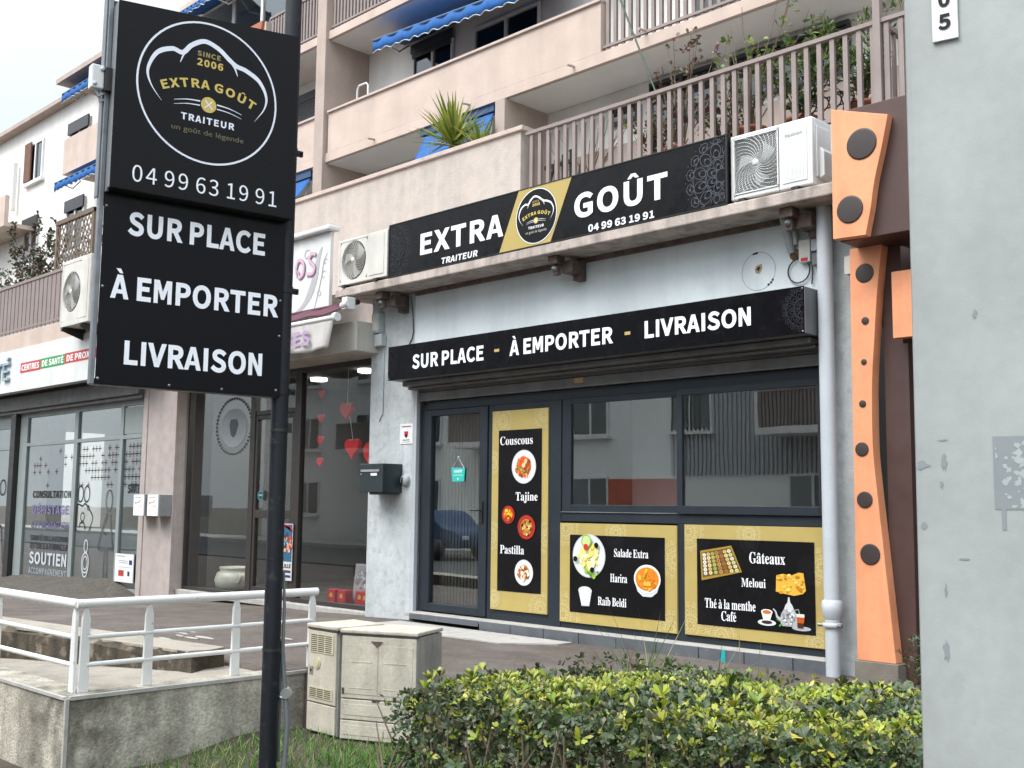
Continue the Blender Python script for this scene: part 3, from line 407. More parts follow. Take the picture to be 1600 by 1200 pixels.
def bezier(pts, n=10):
    """Catmull-Rom through points"""
    P = [pts[0]]+list(pts)+[pts[-1]]; o = []
    for i in range(1, len(P)-2):
        for j in range(n):
            t = j/n; o.append(tuple(.5*(2*P[i][d]+(P[i+1][d]-P[i-1][d])*t+(2*P[i-1][d]-5*P[i][d]+4*P[i+1][d]-P[i+2][d])*t*t+(-P[i-1][d]+3*P[i][d]-3*P[i+1][d]+P[i+2][d])*t**3) for d in range(len(pts[0]))))
    o.append(tuple(pts[-1])); return o
def emblem(D, cx, cz, r, layer, white='e9edf2', gold='cdb55f', sub='9a8a55'):
    """the round chef-hat emblem of the caterer; r = outer ring"""
    X = lambda p: (cx+p[0]*r, cz+p[1]*r)
    D.ring(cx, cz, r*.985, r*.027, white, layer, n=72)
    hat = bezier([X(p) for p in ((-.65, -.25), (-.80, -.06), (-.85, .14), (-.74, .39), (-.54, .50), (-.39, .485), (-.27, .62), (-.09, .72), (.11, .665), (.27, .55), (.38, .485), (.52, .455), (.72, .35), (.835, .15), (.81, -.04), (.67, -.25))], 8)
    n = len(hat); D.ribbon(hat, [r*.064*max(.05, min(1, 4.5*min(i, n-1-i)/n)) for i in range(n)], white, layer)
    for t in (((-.27, .62), (-.36, .50), (-.42, .34)), ((.27, .56), (.35, .46), (.40, .34))):
        b = bezier([X(p) for p in t], 6); D.ribbon(b, [r*.06*(1-i/len(b))+.0005 for i in range(len(b))], white, layer)
    D.text('B', 'SINCE', cx-.19*r, cz+.50*r, r*.07, sub, cx+.15*r, layer, track=90)
    D.text('B', '2006', cx-.19*r, cz+.365*r, r*.10, gold, cx+.19*r, layer, track=90)
    D.arc_text('B', 'EXTRA GOÛT', cx, cz-1.45*r, 1.50*r, r*.125, gold, .90, layer, 1.25)
    for o, h in ((0, .02), (-.06, .016)):
        for s_ in (-1, 1):
            b = bezier([X((s_*q, z_+o)) for q, z_ in ((.12, -.135), (.30, -.15), (.48, -.195))], 5); D.ribbon(b, [r*h*(1-.8*i/len(b)) for i in range(len(b))], white, layer)
    D.disc(cx, cz-.165*r, r*.11, gold, layer+1, n=24)
    D.ribbon([X((-.05, -.11)), X((.055, -.22))], r*.018, white, layer+2); D.ribbon([X((.05, -.11)), X((-.055, -.22))], r*.018, white, layer+2)
    D.text('B', 'TRAITEUR', cx-.38*r, cz-.44*r, r*.095, white, cx+.38*r, layer, track=110)
    return (cx-.50*r, cx+.52*r, cz-.60*r, r*.12)
def small_text(body, x0, x1, z, y, h, m, parent, name='lettering', local=False):
    """thin round sans lettering (Blender's own typeface) fitted between x0 and x1"""
    c = bpy.data.curves.new('t', 'FONT'); c.body = body; c.size = 1
    o = bpy.data.objects.new('t', c); COL.objects.link(o); bpy.context.view_layer.update()
    me = bpy.data.meshes.new_from_object(o.evaluated_get(bpy.context.evaluated_depsgraph_get()))
    xs = [v.co.x for v in me.vertices]; a, b = min(xs), max(xs); mb = MB()
    mb.add([(x0+(v.co.x-a)/(b-a)*(x1-x0), y, z+v.co.y*h*1.4) for v in me.vertices], [list(p.vertices) for p in me.polygons])
    bpy.data.objects.remove(o); bpy.data.curves.remove(c); bpy.data.meshes.remove(me)
    return mb.build(name, m, parent, local=local)

# ------------------------------------------------------------------ foliage
def leaf_mesh(name, P, D, U, Ln, W, colr, parent, m='leaf', droop=.25, rows=((.0, .12), (.35, .62), (.72, 1.), (1., .0)), kind=None):
    """P base points, D directions, U leaf-plane normals (n,3 arrays), Ln lengths, W half-widths, colr (n,3) colours: one bent blade each"""
    n = len(P); D = D/np.linalg.norm(D, axis=1)[:, None]; S = np.cross(D, U); S /= np.linalg.norm(S, axis=1)[:, None]+1e-9
    Nn = np.cross(S, D); vs = []
    for t, w in rows:
        c = P+D*(Ln*t)[:, None]-Nn*(droop*Ln*t*t)[:, None]
        vs += [c+S*(W*w)[:, None], c-S*(W*w)[:, None]] if w > 0 else [c]
    k = len(vs); V = np.stack(vs, 1).reshape(-1, 3); nf = len(rows)-1; F = []; base = np.arange(n)*k
    if ORG.get(parent) is not None: V = V-np.array(ORG[parent])
    quads = []; tris = None
    for r_ in range(nf):
        a = 2*r_
        if rows[r_+1][1] > 0: quads.append(np.stack([base+a, base+a+1, base+a+3, base+a+2], 1))
        else: tris = np.stack([base+a, base+a+1, base+a+2], 1)
    Q = np.concatenate(quads); loops = Q.reshape(-1); starts = np.arange(len(Q))*4; tot = np.full(len(Q), 4)
    if tris is not None:
        starts = np.concatenate([starts, len(loops)+np.arange(len(tris))*3]); tot = np.concatenate([tot, np.full(len(tris), 3)]); loops = np.concatenate([loops, tris.reshape(-1)])
    me = bpy.data.meshes.new(name); me.vertices.add(len(V)); me.vertices.foreach_set('co', V.reshape(-1).astype(np.float32))
    me.loops.add(len(loops)); me.loops.foreach_set('vertex_index', loops.astype(np.int32))
    me.polygons.add(len(starts)); me.polygons.foreach_set('loop_start', starts.astype(np.int32)); me.polygons.foreach_set('loop_total', tot.astype(np.int32))
    me.polygons.foreach_set('use_smooth', np.ones(len(starts), bool)); me.update(calc_edges=True)
    at = me.color_attributes.new('leaf_colour', 'FLOAT_COLOR', 'POINT')
    at.data.foreach_set('color', np.concatenate([np.repeat(colr, k, 0), np.ones((n*k, 1))], 1).reshape(-1).astype(np.float32))
    me.materials.append(M[m]); o = bpy.data.objects.new(name, me); COL.objects.link(o)
    if parent is not None: o.parent = parent
    ORG[o] = ORG.get(parent, Vector((0, 0, 0)))
    if kind: o['kind'] = kind
    return o
rg = np.random.default_rng(11)
def unit(a): return a/(np.linalg.norm(a, axis=1)[:, None]+1e-9)
def rosettes(C, axis, per, spread, rng_=rg):
    """leaf bases and directions for rosettes at C pointing along axis"""
    n = len(C); A = np.repeat(unit(axis), per, 0); P = np.repeat(C, per, 0)
    T = unit(rng_.normal(size=(n*per, 3))); T -= A*np.sum(T*A, 1)[:, None]; T = unit(T)
    s = spread*rng_.uniform(.6, 1.25, (n*per, 1)); D = unit(A+T*s)
    U = unit(A-D*np.sum(A*D, 1)[:, None]+rng_.normal(scale=.15, size=(n*per, 3)))
    return P+D*.008, D, U

# ================================================================== SETTING
def struct(name, mb, m, **k): return mb.build(name, m, kind='structure', **k)
b = MB(); b.grid(lambda u, v: (-400+800*u, -400+800*v, -.13), 20, 20); struct('ground', b, 'earth')
b = MB(); b.box(-120, 80, -9.5, -2.2, -.3, .012); struct('road', b, 'road')
b = MB(); b.box(-120, 80, -12.2, -9.5, -.3, .14); struct('far_pavement', b, 'pale')
b = MB(); b.box(-120, 80, -2.2, 1.9, -.4, -.03); struct('near_pavement', b, 'asphalt')
def vz(x, y): t_ = min(1, max(0, (y-3.3)/1.3)); return -.115+.115*t_*t_*(3-2*t_)+.02*math.sin(x*5)*math.sin(y*6)
b = MB(); b.grid(lambda u, v: (-7.075+7.5*u, 1.9+3.35*v, vz(-7.075+7.5*u, 1.9+3.35*v)), 60, 30); struct('verge', b, 'earth')
# forecourt in front of the shops: falls gently towards the left
def fz(x, y):
    z = .40
    if x < -9.5: z -= .024*(min(-9.5, x)+9.5)*-1*min(1, max(0, (y-3)/4))
    return z+.012*math.sin(x*1.7+y)*math.sin(y*2.1)*.5
def yfront(x):
    if x < -7.8: return 4.66+.129*(x+7.8)*(1 if x > -13 else 0)+(0 if x > -13 else -.67)
    if x < -7.09: return 4.70
    return 4.93+.33*min(1, (x+7.08)/1.0) if x < -6.08 else 5.26+.05*(x+6.08)
xs = sorted(set([-60, -50, -42, -36, -30]+[-26+.5*i for i in range(36)]+[-8+.2*i for i in range(12)]+[-7.8, -7.79, -7.081, -7.08]+[-5.5+.5*i for i in range(24)]))
vs = []; fs = []; NY = 12
for x in xs:
    y0 = yfront(x)
    for j in range(NY+1):
        y = y0+(8.6-y0)*j/NY; vs.append((x, y, fz(x, y)))
for i in range(len(xs)-1):
    for j in range(NY):
        a = i*(NY+1)+j; fs.append((a, a+NY+1, a+NY+2, a+1))
# front edge skirt down to the low ground
k = len(vs)
for x in xs: vs.append((x, yfront(x), -.05))
for i in range(len(xs)-1): fs.append((i*(NY+1), k+i, k+i+1, (i+1)*(NY+1)))
b = MB(); b.smooth = True; b.add(vs, fs); struct('forecourt', b, 'asphalt')
# ramp between the low curb and the retaining wall
def rz(x): return .385-.052*max(0, -7.75-x)
b = MB(); b.grid(lambda u, v: (-7.09-14*u, 3.12+(1.60-.0*u)*v, rz(-7.09-14*u)), 40, 6); struct('ramp', b, 'conctop')
# pale cement patches and rough strip
b = MB(); b.prism([(-9.4, 7.15), (-7.3, 7.2), (-6.9, 7.55), (-6.9, 7.74), (-9.4, 7.74)], .40, .413, 'z'); struct('cement_apron', b, 'pale')
b = MB(); b.grid(lambda u, v: (-23+7.2*u, 7.0+1.0*v, fz(-23+7.2*u, 7)-.01+(.25-.07*(1-u)+.008*math.sin(u*40))*v**1.5*min(1, (1-u)/.13+.0)), 40, 6)
struct('rough_asphalt_slope', b, 'gritty')
b = MB()
for k_ in range(14):
    x = -9.3+rnd.uniform(-.9, 1.4); y = 5.6+rnd.uniform(-.5, .9); w = rnd.uniform(.05, .22)
    b.prism([(x+w*math.cos(t)*rnd.uniform(.6, 1), y+.22*w*math.sin(t)*rnd.uniform(.6, 1)) for t in [i*.7 for i in range(9)]], fz(x, y)+.004, fz(x, y)+.012, 'z')
struct('worn_paint_marks', b, 'pale')

# ================================================================== RETAINING WALL, CURB, RAILING
t = thing('retaining_wall', 'stained concrete retaining wall below the white railing', 'wall', (-7.08, 3.11, 0))
b = MB(); b.prism([(-7.08, 3.11), (-7.08, 4.93), (-7.34, 4.93), (-7.34, 3.37), (-16, 3.30), (-16, 3.04)], -.3, .40, 'z'); b.build('wall_body', 'concrete', t, bevel=.012)
b = MB(); b.box(-7.092, -7.068, 3.098, 3.122, -.25, .40); b.box(-7.092, -7.068, 3.125, 4.93, .388, .412); b.prism([(-7.1, 3.098), (-7.1, 3.122), (-16, 3.052), (-16, 3.028)], .388, .408, 'z'); b.build('edge_strip', 'pale', t)
t = thing('ramp_curb', 'low crumbling mossy concrete curb along the ramp', 'curb', (-7.8, 4.5, .4))
b = MB(); NN = 44; rows = []
for i in range(NN+1):
    u = i/NN; x = -7.68-9*u-(.10*(1-u*NN/3) if u*NN < 3 else 0)*0; yb = 4.66-1.16*u*.95; j = rnd.uniform(-.012, .012) if 0 < i else 0
    k_ = max(0, 1-i/5); rows.append([(x+.10*k_, yb-.40+j, rz(x)-.1), (x+.02*rnd.random(), yb-.40+j*1.6+.05*k_, .505-.05*k_*rnd.random()+rnd.uniform(-.02, .006)), (x-.05, yb-.36+j, .53), (x-.12, yb, .53), (x-.12, yb, .2)])
vs = [p for r_ in rows for p in r_]; fs = []
for i in range(NN):
    for q in range(4): a = i*5+q; fs.append((a, a+1, a+6, a+5))
fs.append((0, 4, 3, 2, 1)); b.add(vs, fs); b.build('curb_body', 'curb', t)
b = MB(); jag = [(-7.72-.09*i+rnd.uniform(-.02, .02), 4.30-.1275*.09*i+rnd.uniform(-.022, .018)) for i in range(98)]; b.prism([(-7.79, 4.655), (-7.74, 4.56), (-7.70, 4.45), (-7.735, 4.36)]+jag+[(-16.7, 3.2), (-16.7, 3.55)], .515, .5345, 'z'); b.build('curb_top', 'conctop', t)

t = thing('railing', 'white tubular guard rail with three bars on the concrete wall', 'railing', (-7.25, 3.25, .4))
Rx, Ry = -7.25, 3.23
def flatpost(x, y, ax):
    q = MB(); w, tk = .036, .012
    pr = [(-w, .40), (w, .40), (w*.8, .88), (.012, .955), (-.012, .955), (-w*.8, .88)]
    if ax == 'y': q.prism([(y+p[0], p[1]) for p in pr], x-tk, x+tk, 'x')
    else: q.prism([(x+p[0], p[1]) for p in pr], y-tk, y+tk, 'y')
    return q.build('post', 'whitepaint', t, bevel=.004)
for y in (3.285, 3.735, 4.42, 5.09): flatpost(Rx, y, 'y')
for x in (-7.288, -8.6, -9.9, -11.2): flatpost(x, Ry, 'x')
b = MB(); b.tube([(Rx, 3.215, .977), (Rx, 5.13, .972)], .0305, 14); b.build('top_rail', 'whitepaint', t)
b = MB(); b.tube([(-7.245, Ry, .977), (-12.5, 3.19, .977)], .0305, 14); b.build('top_rail', 'whitepaint', t)
for z in (.758, .577):
    b = MB(); b.tube([(Rx, 3.30, z), (Rx, 5.09, z-.004)], .0165, 10); b.build('bar', 'whitepaint', t)
    b = MB(); b.tube([(-7.315, Ry, z), (-12.5, 3.19, z)], .0165, 10); b.build('bar', 'whitepaint', t)

# ================================================================== APARTMENT BUILDING
B = thing('apartment_building', 'pink apartment block with balconies above the row of shops', 'building', (-10, 10.3, .4))
# ground floor walls and pillars
b = MB(); b.box(-10.22, -9.43, 7.9, 8.4, .2, 4.04); b.build('pillar', 'pillar', B, bevel=.008)
b = MB(); b.box(-9.43, -4.33, 7.9, 8.3, 3.0, 4.04); b.build('shop_wall', 'bluewall', B)
b = MB(); b.box(-9.43, -9.415, 7.898, 7.90, .55, 3.0); b.build('pillar_edge_trim', 'pvc', B)
b = MB(); b.box(-4.345, -4.12, 7.9, 8.3, .2, 4.04); b.build('side_pier', 'pillar', B, bevel=.006)
b = MB(); b.box(-15.83, -14.80, 7.9, 8.5, -.1, 4.32); b.build('stone_pillar', 'stone', B, bevel=.008)
b = MB(); b.box(-15.72, -15.66, 7.885, 7.9, .1, 3.4); b.build('conduit', 'stone', B, bevel=.004)
b = MB(); b.box(-26, -20.95, 8.6, 8.9, 0, 4.3); b.box(-24.2, -23.6, 7.9, 8.6, 0, 4.3); b.build('ground_floor_wall', 'stone', B)
b = MB(); b.box(-26, -15.84, 8.06, 8.28, 3.41, 4.315); b.box(-14.79, -10.23, 8.11, 8.29, 3.61, 4.29); b.build('lintel_wall', 'stone', B)
# concrete awning slab over the caterer
b = MB(); b.box(-10.42, -4.05, 7.5, 10.3, 4.045, 4.145); b.build('awning_slab', 'slab', B, bevel=.012)
b = MB(); b.box(-9.4, -4.4, 7.86, 7.9, 4.0, 4.045); b.build('slab_joint', 'rust', B)
b = MB(); b.box(-26, -15.1, 7.48, 10.3, 4.32, 4.62); b.build('terrace_slab', 'pink', B, bevel=.01)
b = MB(); b.box(-15.1, -10.42, 8.3, 10.3, 4.0, 4.3); b.build('salon_roof', 'slab', B)
b = MB(); b.box(-26, 3, 10.46, 12.97, 5.5, 5.7); b.build('terrace_floor', 'slabu', B)
# first floor front
b = MB(); b.box(-22.9, -10.16, 10.3, 10.45, 3.9, 6.72); b.box(-10.16, 3, 10.32, 10.45, 3.9, 5.70); b.build('parapet', 'crepi', B, label='rough grey pink parapet of the first floor')
b = MB(); b.box(-22.95, -10.10, 10.26, 10.5, 6.72, 6.785); b.build('coping', 'coping', B, bevel=.008)
def balcony_rail(x0, x1, y, z0, z1, step, name='balcony_railing'):
    q = MB(); q.box(x0, x1, y-.03, y+.05, z1-.045, z1); q.box(x0, x1, y-.015, y+.03, z0+.03, z0+.07)
    x = x0+.1
    while x < x1-.03:
        q.box(x-.027, x+.027, y-.012, y, z0+.03, z1-.045); q.box(x-.024, x+.024, y, y+.035, z0, z1-.10); x += step
    return q.build(name, 'rail', B)
balcony_rail(-10.1, -1.5, 10.35, 5.70, 6.69, .153)
q = MB(); q.box(-5.08, -5.0, 10.3, 10.38, 5.7, 8.3); q.build('terrace_post', 'rail', B)
q = MB(); q.box(-5.06, -5.0, 10.4, 12.95, 6.64, 6.69)
for i in range(16): q.box(-5.05, -5.02, 10.5+.155*i, 10.55+.155*i, 5.75, 6.64)
q.build('dividing_railing', 'rail', B)
# upper storeys: slabs, parapets, fins, back wall
YB = 13.0
zs = [(8.19, 8.37), (10.66, 10.83), (13.12, 13.3)]
for z0, z1 in zs:
    b = MB(); b.box(-23.2, 3, 12.0, YB, z0, z1); b.build('balcony_slab', 'pink', B, bevel=.006)
    b = MB(); b.box(-23.1, 3, 12.06, YB-.01, z0-.012, z0-.002); b.build('soffit', 'soffit', B)
b = MB(); b.box(-23.2, 3, YB, YB+.3, 4, 15.6); b.build('back_wall', 'white', B)
b = MB(); b.box(-23.2, 3, YB-.02, YB, 5.6, 7.29); b.build('painted_dado', 'pinkdark', B)
b = MB(); b.box(-23.2, 3, YB+.3, 26, 4, 15.6); b.build('building_core', 'white', B)
b = MB(); b.box(-23.6, 3, 11.8, 26.2, 15.6, 15.85); b.build('roof', 'pinkdark', B)
for x0, x1 in ((-17.05, -10.19), (-23.2, -17.42)):
    b = MB(); b.box(x0, x1, 12.0, 12.13, 8.37, 9.15); b.build('parapet', 'pink', B)
    b = MB(); b.box(x0, x1+.01, 11.96, 12.17, 9.15, 9.195); b.build('coping', 'coping', B, bevel=.006)
b = MB(); b.box(-17.42, -17.12, 11.93, YB, 5.7, 15.6); b.build('fin_wall', 'pinkdark', B, bevel=.006)
b = MB(); b.box(-12.40, -12.18, 11.97, YB, 5.7, 8.19); b.build('fin_wall', 'pinkdark', B, bevel=.006)
balcony_rail(-10.19, 2, 12.05, 8.40, 9.33, .14)
balcony_rail(-17.1, -8, 12.05, 10.86, 11.8, .105)
balcony_rail(-19.3, -17.45, 12.05, 10.86, 11.8, .105)
for x, z in ((-13.05, 8.30), (-15.6, 8.30), (-10.72, 8.30), (-9.35, 8.44)):
    b = MB(); b.tube([(x, 12.0, z), (x, 11.84, z-.02)], .022, 8); b.build('drain_spout', 'coping', B)
def flat_window(x0, x1, z0, z1, Y=YB, shutter=0.0, halves=2, frame='pvcwhite', reveal='white'):
    """a casement standing on the back wall: frame > panes and roller shutter"""
    f = MB(); w = .055
    f.box(x0, x1, Y-.09, Y-.02, z1-w, z1); f.box(x0, x1, Y-.09, Y-.02, z0, z0+w)
    n = halves; zt = z1-w
    for i in range(n+1):
        x = x0+(x1-x0)*i/n; f.box(max(x0, x-w/2), min(x1, x+w/2), Y-.088, Y-.018, z0+w, zt)
    fo = f.build('window', frame, B)
    p = MB(); p.box(x0+.02, x1-.02, Y-.05, Y-.045, z0+.03, z1-.03); p.build('pane', 'darkglass', fo)
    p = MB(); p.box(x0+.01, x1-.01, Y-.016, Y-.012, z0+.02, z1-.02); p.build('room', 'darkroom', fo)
    if shutter:
        p = MB(); p.box(x0-.03, x1+.03, Y-.13, Y-.095, z1-.02, z1+.16)
        k = z1-.02
        while k > z1-shutter: p.box(x0, x1, Y-.115, Y-.095, k-.045, k-.006); k -= .05
        p.build('roller_shutter', 'shutdark', fo)
    return fo
flat_window(-15.65, -14.55, 9.2, 10.22, shutter=.12)
flat_window(-13.95, -12.35, 8.45, 10.2, halves=2)
flat_window(-9.2, -7.4, 8.45, 10.3, halves=2); flat_window(-6.2, -4.2, 8.45, 10.3, halves=2)
flat_window(-10.0, -8.82, 7.36, 8.09, frame='shutdark'); flat_window(-8.55, -6.7, 7.38, 8.09, halves=3, frame='shutdark')
flat_window(-10.8, -10.25, 7.6, 7.93, halves=1, frame='shutdark')
flat_window(-19.9, -18.2, 8.45, 10.2, shutter=1.6)
flat_window(-15.5, -13.9, 10.9, 12.6); flat_window(-12.9, -11.4, 10.9, 12.6)
flat_window(-16.4, -15.2, 6.1, 7.7); flat_window(-20.5, -19, 6.1, 7.7)
# glazed loggia at the top left
f = MB()
for x in (-22.9, -21.25, -20.05, -18.9): f.box(x-.04, x+.04, 12.28, 12.36, 10.83, 13.12)
f.box(-22.9, -18.9, 12.28, 12.36, 13.0, 13.12); lo = f.build('loggia', 'pvcwhite', B)
p = MB(); p.box(-22.88, -18.9, 12.31, 12.325, 10.85, 13.0); p.build('pane', 'darkglass', lo)
q = MB(); q.box(-23.2, -19.4, 12.0, 12.13, 10.83, 11.75); q.build('parapet', 'pink', B)
t = thing('flower_trough', 'empty terracotta flower trough on the third floor ledge', 'flower pot', (-19.7, 12.06, 11.75))
b = MB(); b.prism([(-19.95, 11.77), (-19.9, 11.55), (-19.5, 11.55), (-19.45, 11.77)], 11.94, 12.16, 'y'); b.build('trough', 'terracotta', t, bevel=.01)
b = MB(); b.box(-19.93, -19.47, 11.97, 12.13, 11.74, 11.755); b.build('soil', 'soil', t)
# left wing of the block
W = thing('white_wing', 'white rendered apartment wing with small windows at far left', 'building', (-34, 12.5, 0))
b = MB(); b.box(-60, -26.6, 12.5, 24, 0, 12.9); b.build('wall', 'white', W)
b = MB(); b.box(-60.2, -26.4, 12.2, 24.2, 12.9, 13.02); b.build('roof', 'pinkdark', W)
b = MB(); b.box(-28.45, -24, 11.3, 12.5, 12.62, 12.75); b.build('canopy_slab', 'pinkdark', W)
def wing_window(x0, x1, z0, z1, shut=True):
    f = MB(); f.box(x0-.12, x1+.12, 12.38, 12.5, z0-.1, z0); f.box(x0, x0+.07, 12.44, 12.5, z0, z1); f.box(x1-.07, x1, 12.44, 12.5, z0, z1); f.box(x0+.07, x1-.07, 12.44, 12.5, z1-.07, z1); f.box((x0+x1)/2-.04, (x0+x1)/2+.04, 12.44, 12.5, z0, z1-.07)
    fo = f.build('window', 'pvcwhite', W)
    p = MB(); p.box(x0+.07, x1-.07, 12.47, 12.478, z0, z1-.07); p.build('pane', 'darkglass', fo)
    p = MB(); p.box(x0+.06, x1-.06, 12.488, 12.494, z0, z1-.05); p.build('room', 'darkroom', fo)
    if shut == 1:
        p = MB(); p.box(x0-.05, x0+.42, 12.36, 12.40, z0+.02, z1); p.build('shutter', mat('brown_shutter', (.14, .06, .035), .7), fo)
    if shut == 2:
        p = MB(); p.box(x0-.03, x1+.03, 12.39, 12.437, z1-.3, z1+.03); p.build('roller_shutter', 'shutdark', fo)
wing_window(-33.1, -32.0, 11.1, 12.3, 1); wing_window(-33.1, -32.05, 8.6, 9.95, 2); wing_window(-30.1, -28.95, 8.5, 9.95, 2)
wing_window(-30.15, -28.9, 11.15, 12.2, 2)
for x0, x1, z0, z1 in ((-28.45, -24, 10.22, 11.17), (-40, -32.35, 9.55, 10.46)):
    b = MB(); b.box(x0, x1, 11.6, 11.72, z0+.12, z1); b.box(x0, x0+.1, 11.72, 12.5, z0+.12, z1); b.box(x0, x1, 11.6, 12.5, z0, z0+.12); b.build('balcony', 'pink', W)
b = MB(); b.box(-33.9, -33.78, 12.3, 12.42, 10.4, 11.9); b.build('downpipe', 'white', W)
# awnings of the flats
def cloth_awning(name, label, x0, x1, ytop, ztop, ybot, zbot, dz=0, valance=0, cassette=True, group='blue balcony awnings', dx=0):
    t = thing(name, label, 'awning', ((x0+x1)/2, ytop, ztop), 0, group)
    q = MB(); q.grid(lambda u, v: (x0+(x1-x0)*u+dx*v, ytop+(ybot-ytop)*v, ztop+(zbot+dz*u-ztop)*v-.05*math.sin(math.pi*v)+.012*math.sin(u*37)*v), 24, 8); q.build('canvas', 'bluecloth', t, solid=.008)
    q = MB(); q.tube([(x0+dx, ybot, zbot), (x1+dx, ybot, zbot+dz)], .035, 10); q.build('front_bar', 'navy', t)
    if cassette: q = MB(); q.box(x0-.05, x1+.05, ytop-.06, ytop+.1, ztop-.02, ztop+.13); q.build('cassette', 'navy', t, bevel=.01)
    if valance:
        n = int((x1-x0)/.05); vv = []; ff = []; edge = []
        for i in range(n+1):
            u = i/n; x = x0+dx+(x1-x0)*u; yy = ybot-.02+.015*math.sin(u*60); zz = zbot+dz*u; l = valance-.045*abs(math.sin(u*(x1-x0)*math.pi/.26))
            vv += [(x, yy, zz), (x, yy-.01, zz-valance*.5), (x, yy, zz-l)]; edge.append((x, yy-.008, zz-l))
        for i in range(n):
            for q_ in (0, 1): a = 3*i+q_; ff.append((a, a+1, a+4, a+3))
        q = MB(); q.smooth = True; q.add(vv, ff); vo = q.build('valance', 'bluecloth', t, solid=.006)
        q = MB(); q.tube(edge, .008, 5); q.build('piping', 'whiteplastic', vo)
    q = MB()
    for x in (x0+.15, x1-.15): q.tube([(x+dx*.2, ytop, ztop-.12), (x+dx*.6, (ytop+ybot)/2+.1, (ztop+zbot)/2-.22), (x+dx, ybot, zbot-.02)], .018, 6)
    q.build('folding_arm', 'pvcwhite', t)
cloth_awning('balcony_awning', 'wide blue balcony awning with scalloped white-trimmed valance on the second floor', -15.9, -11.6, 12.85, 10.5, 11.9, 10.12, dz=-.28, valance=.24, dx=.35)
cloth_awning('balcony_awning', 'steep blue sheet awning hanging behind the yucca', -14.3, -12.55, 12.1, 8.08, 11.2, 7.05, dz=.1, dx=.62)
cloth_awning('balcony_awning', 'narrow strip of blue awning just right of the tall black sign', -21.0, -17.7, 12.1, 8.05, 11.4, 7.35, dx=.4)
cloth_awning('balcony_awning', 'small blue awning over the glazed top-floor loggia', -22.6, -20.9, 12.3, 13.05, 11.6, 12.75, valance=.16, group='blue balcony awnings')
cloth_awning('balcony_awning', 'blue awning edge under the pink balcony of the white wing', -28.1, -25, 11.9, 10.15, 11.3, 9.85, valance=.25, cassette=False)
cloth_awning('balcony_awning', 'blue awning edge under the roof slab of the white wing', -28.2, -25, 11.9, 12.55, 11.4, 12.3, valance=.25, cassette=False)
t = thing('towel_rack', 'small white tubular rack standing on the second floor balcony', 'rack', (-16.4, 12.3, 8.37))
b = MB(); b.tube([(-16.55, 12.3, 8.37), (-16.55, 12.3, 9.58), (-16.5, 12.3, 9.64), (-16.28, 12.3, 9.64), (-16.22, 12.3, 9.58), (-16.22, 12.3, 8.37)], .02, 8); b.build('hoop', 'pvcwhite', t)
b = MB(); b.tube([(-16.55, 12.5, 8.37), (-16.55, 12.5, 9.45), (-16.22, 12.5, 9.45), (-16.22, 12.5, 8.37)], .018, 8); b.build('hoop', 'pvcwhite', t)
t = thing('bamboo_cane', 'thin green cane leaning up from the taupe terrace railing', 'cane', (-7.97, 10.42, 6.5))
b = MB(); b.tube([(-7.85, 10.42, 6.4), (-7.97, 10.42, 6.73), (-8.53, 10.42, 8.1), (-8.7, 10.42, 8.5)], .012, 6); b.build('stem', mat('green_cane', (.05, .08, .05), .5), t)
t = thing('folded_chairs', 'dark slatted folding chair leaning behind the terrace railing', 'chair', (-9.6, 10.7, 5.7))
b = MB()
for i in range(4): b.box(-9.98+.14*i, -9.91+.14*i, 10.62, 10.64, 5.72, 6.28+.04*i)
b.box(-10.0, -9.42, 10.60, 10.62, 6.2, 6.26); b.build('backrest', 'black', t)
b = MB(); b.tube([(-10.0, 10.6, 5.7), (-9.95, 10.75, 6.3)], .02); b.tube([(-9.45, 10.6, 5.7), (-9.42, 10.75, 6.4)], .02); b.build('leg_frame', 'black', t)
t = thing('lattice_panel', 'dark ring-pattern metal screen behind the terrace railing', 'screen', (-5.8, 10.55, 5.7))
b = MB()
for i in range(5):
    for j in range(4):
        c = (-6.1+.15*i+(.07 if j % 2 else 0), 5.78+.13*j)
        b.tube([(c[0]+.075*math.cos(2*math.pi*k/10), 10.55, c[1]+.075*math.sin(2*math.pi*k/10)) for k in range(11)], .009, 4, cap=False)
b.build('rings', 'black', t)

# ================================================================== CATERER'S SHOP FRONT
S = thing('caterer_shop', 'anthracite shop front of the caterer with glazed door and sliding window', 'shop front', (-6.9, 8, .45))
b = MB(); b.box(-9.37, -9.29, 7.97, 8.06, .5, 2.75); b.box(-9.29, -4.44, 7.972, 8.06, 2.70, 2.80); b.box(-8.28, -8.21, 7.965, 8.06, .5, 2.70); b.box(-7.41, -7.25, 7.955, 8.06, .5, 2.70)
b.box(-7.25, -4.44, 7.96, 8.06, 1.515, 1.60); b.box(-8.21, -4.44, 7.965, 8.06, .5, .562); b.box(-8.21, -7.41, 7.966, 8.06, .562, .61); b.box(-5.86, -5.777, 7.963, 8.06, .562, 1.515); b.box(-4.44, -4.41, 7.95, 8.06, .5, 2.80)
b.box(-8.21, -7.41, 7.968, 8.06, 2.635, 2.70); b.build('frame', 'anth', S, bevel=.004)
d = MB(); d.box(-9.285, -9.18, 7.95, 8.03, .52, 2.695); d.box(-8.405, -8.287, 7.95, 8.03, .52, 2.695); d.box(-9.18, -8.405, 7.95, 8.03, .52, .605); d.box(-9.18, -8.405, 7.95, 8.03, 2.63, 2.695)
door = d.build('door', 'anth', S, bevel=.006)
bx('pane', 'glass', door, -9.18, -8.405, 7.985, 7.991, .605, 2.63)
b = MB(); b.box(-8.375, -8.335, 7.935, 7.95, 1.48, 1.70); b.tube([(-8.355, 7.94, 1.61), (-8.355, 7.90, 1.61), (-8.47, 7.895, 1.61)], .011, 8); b.build('handle', 'black', door)
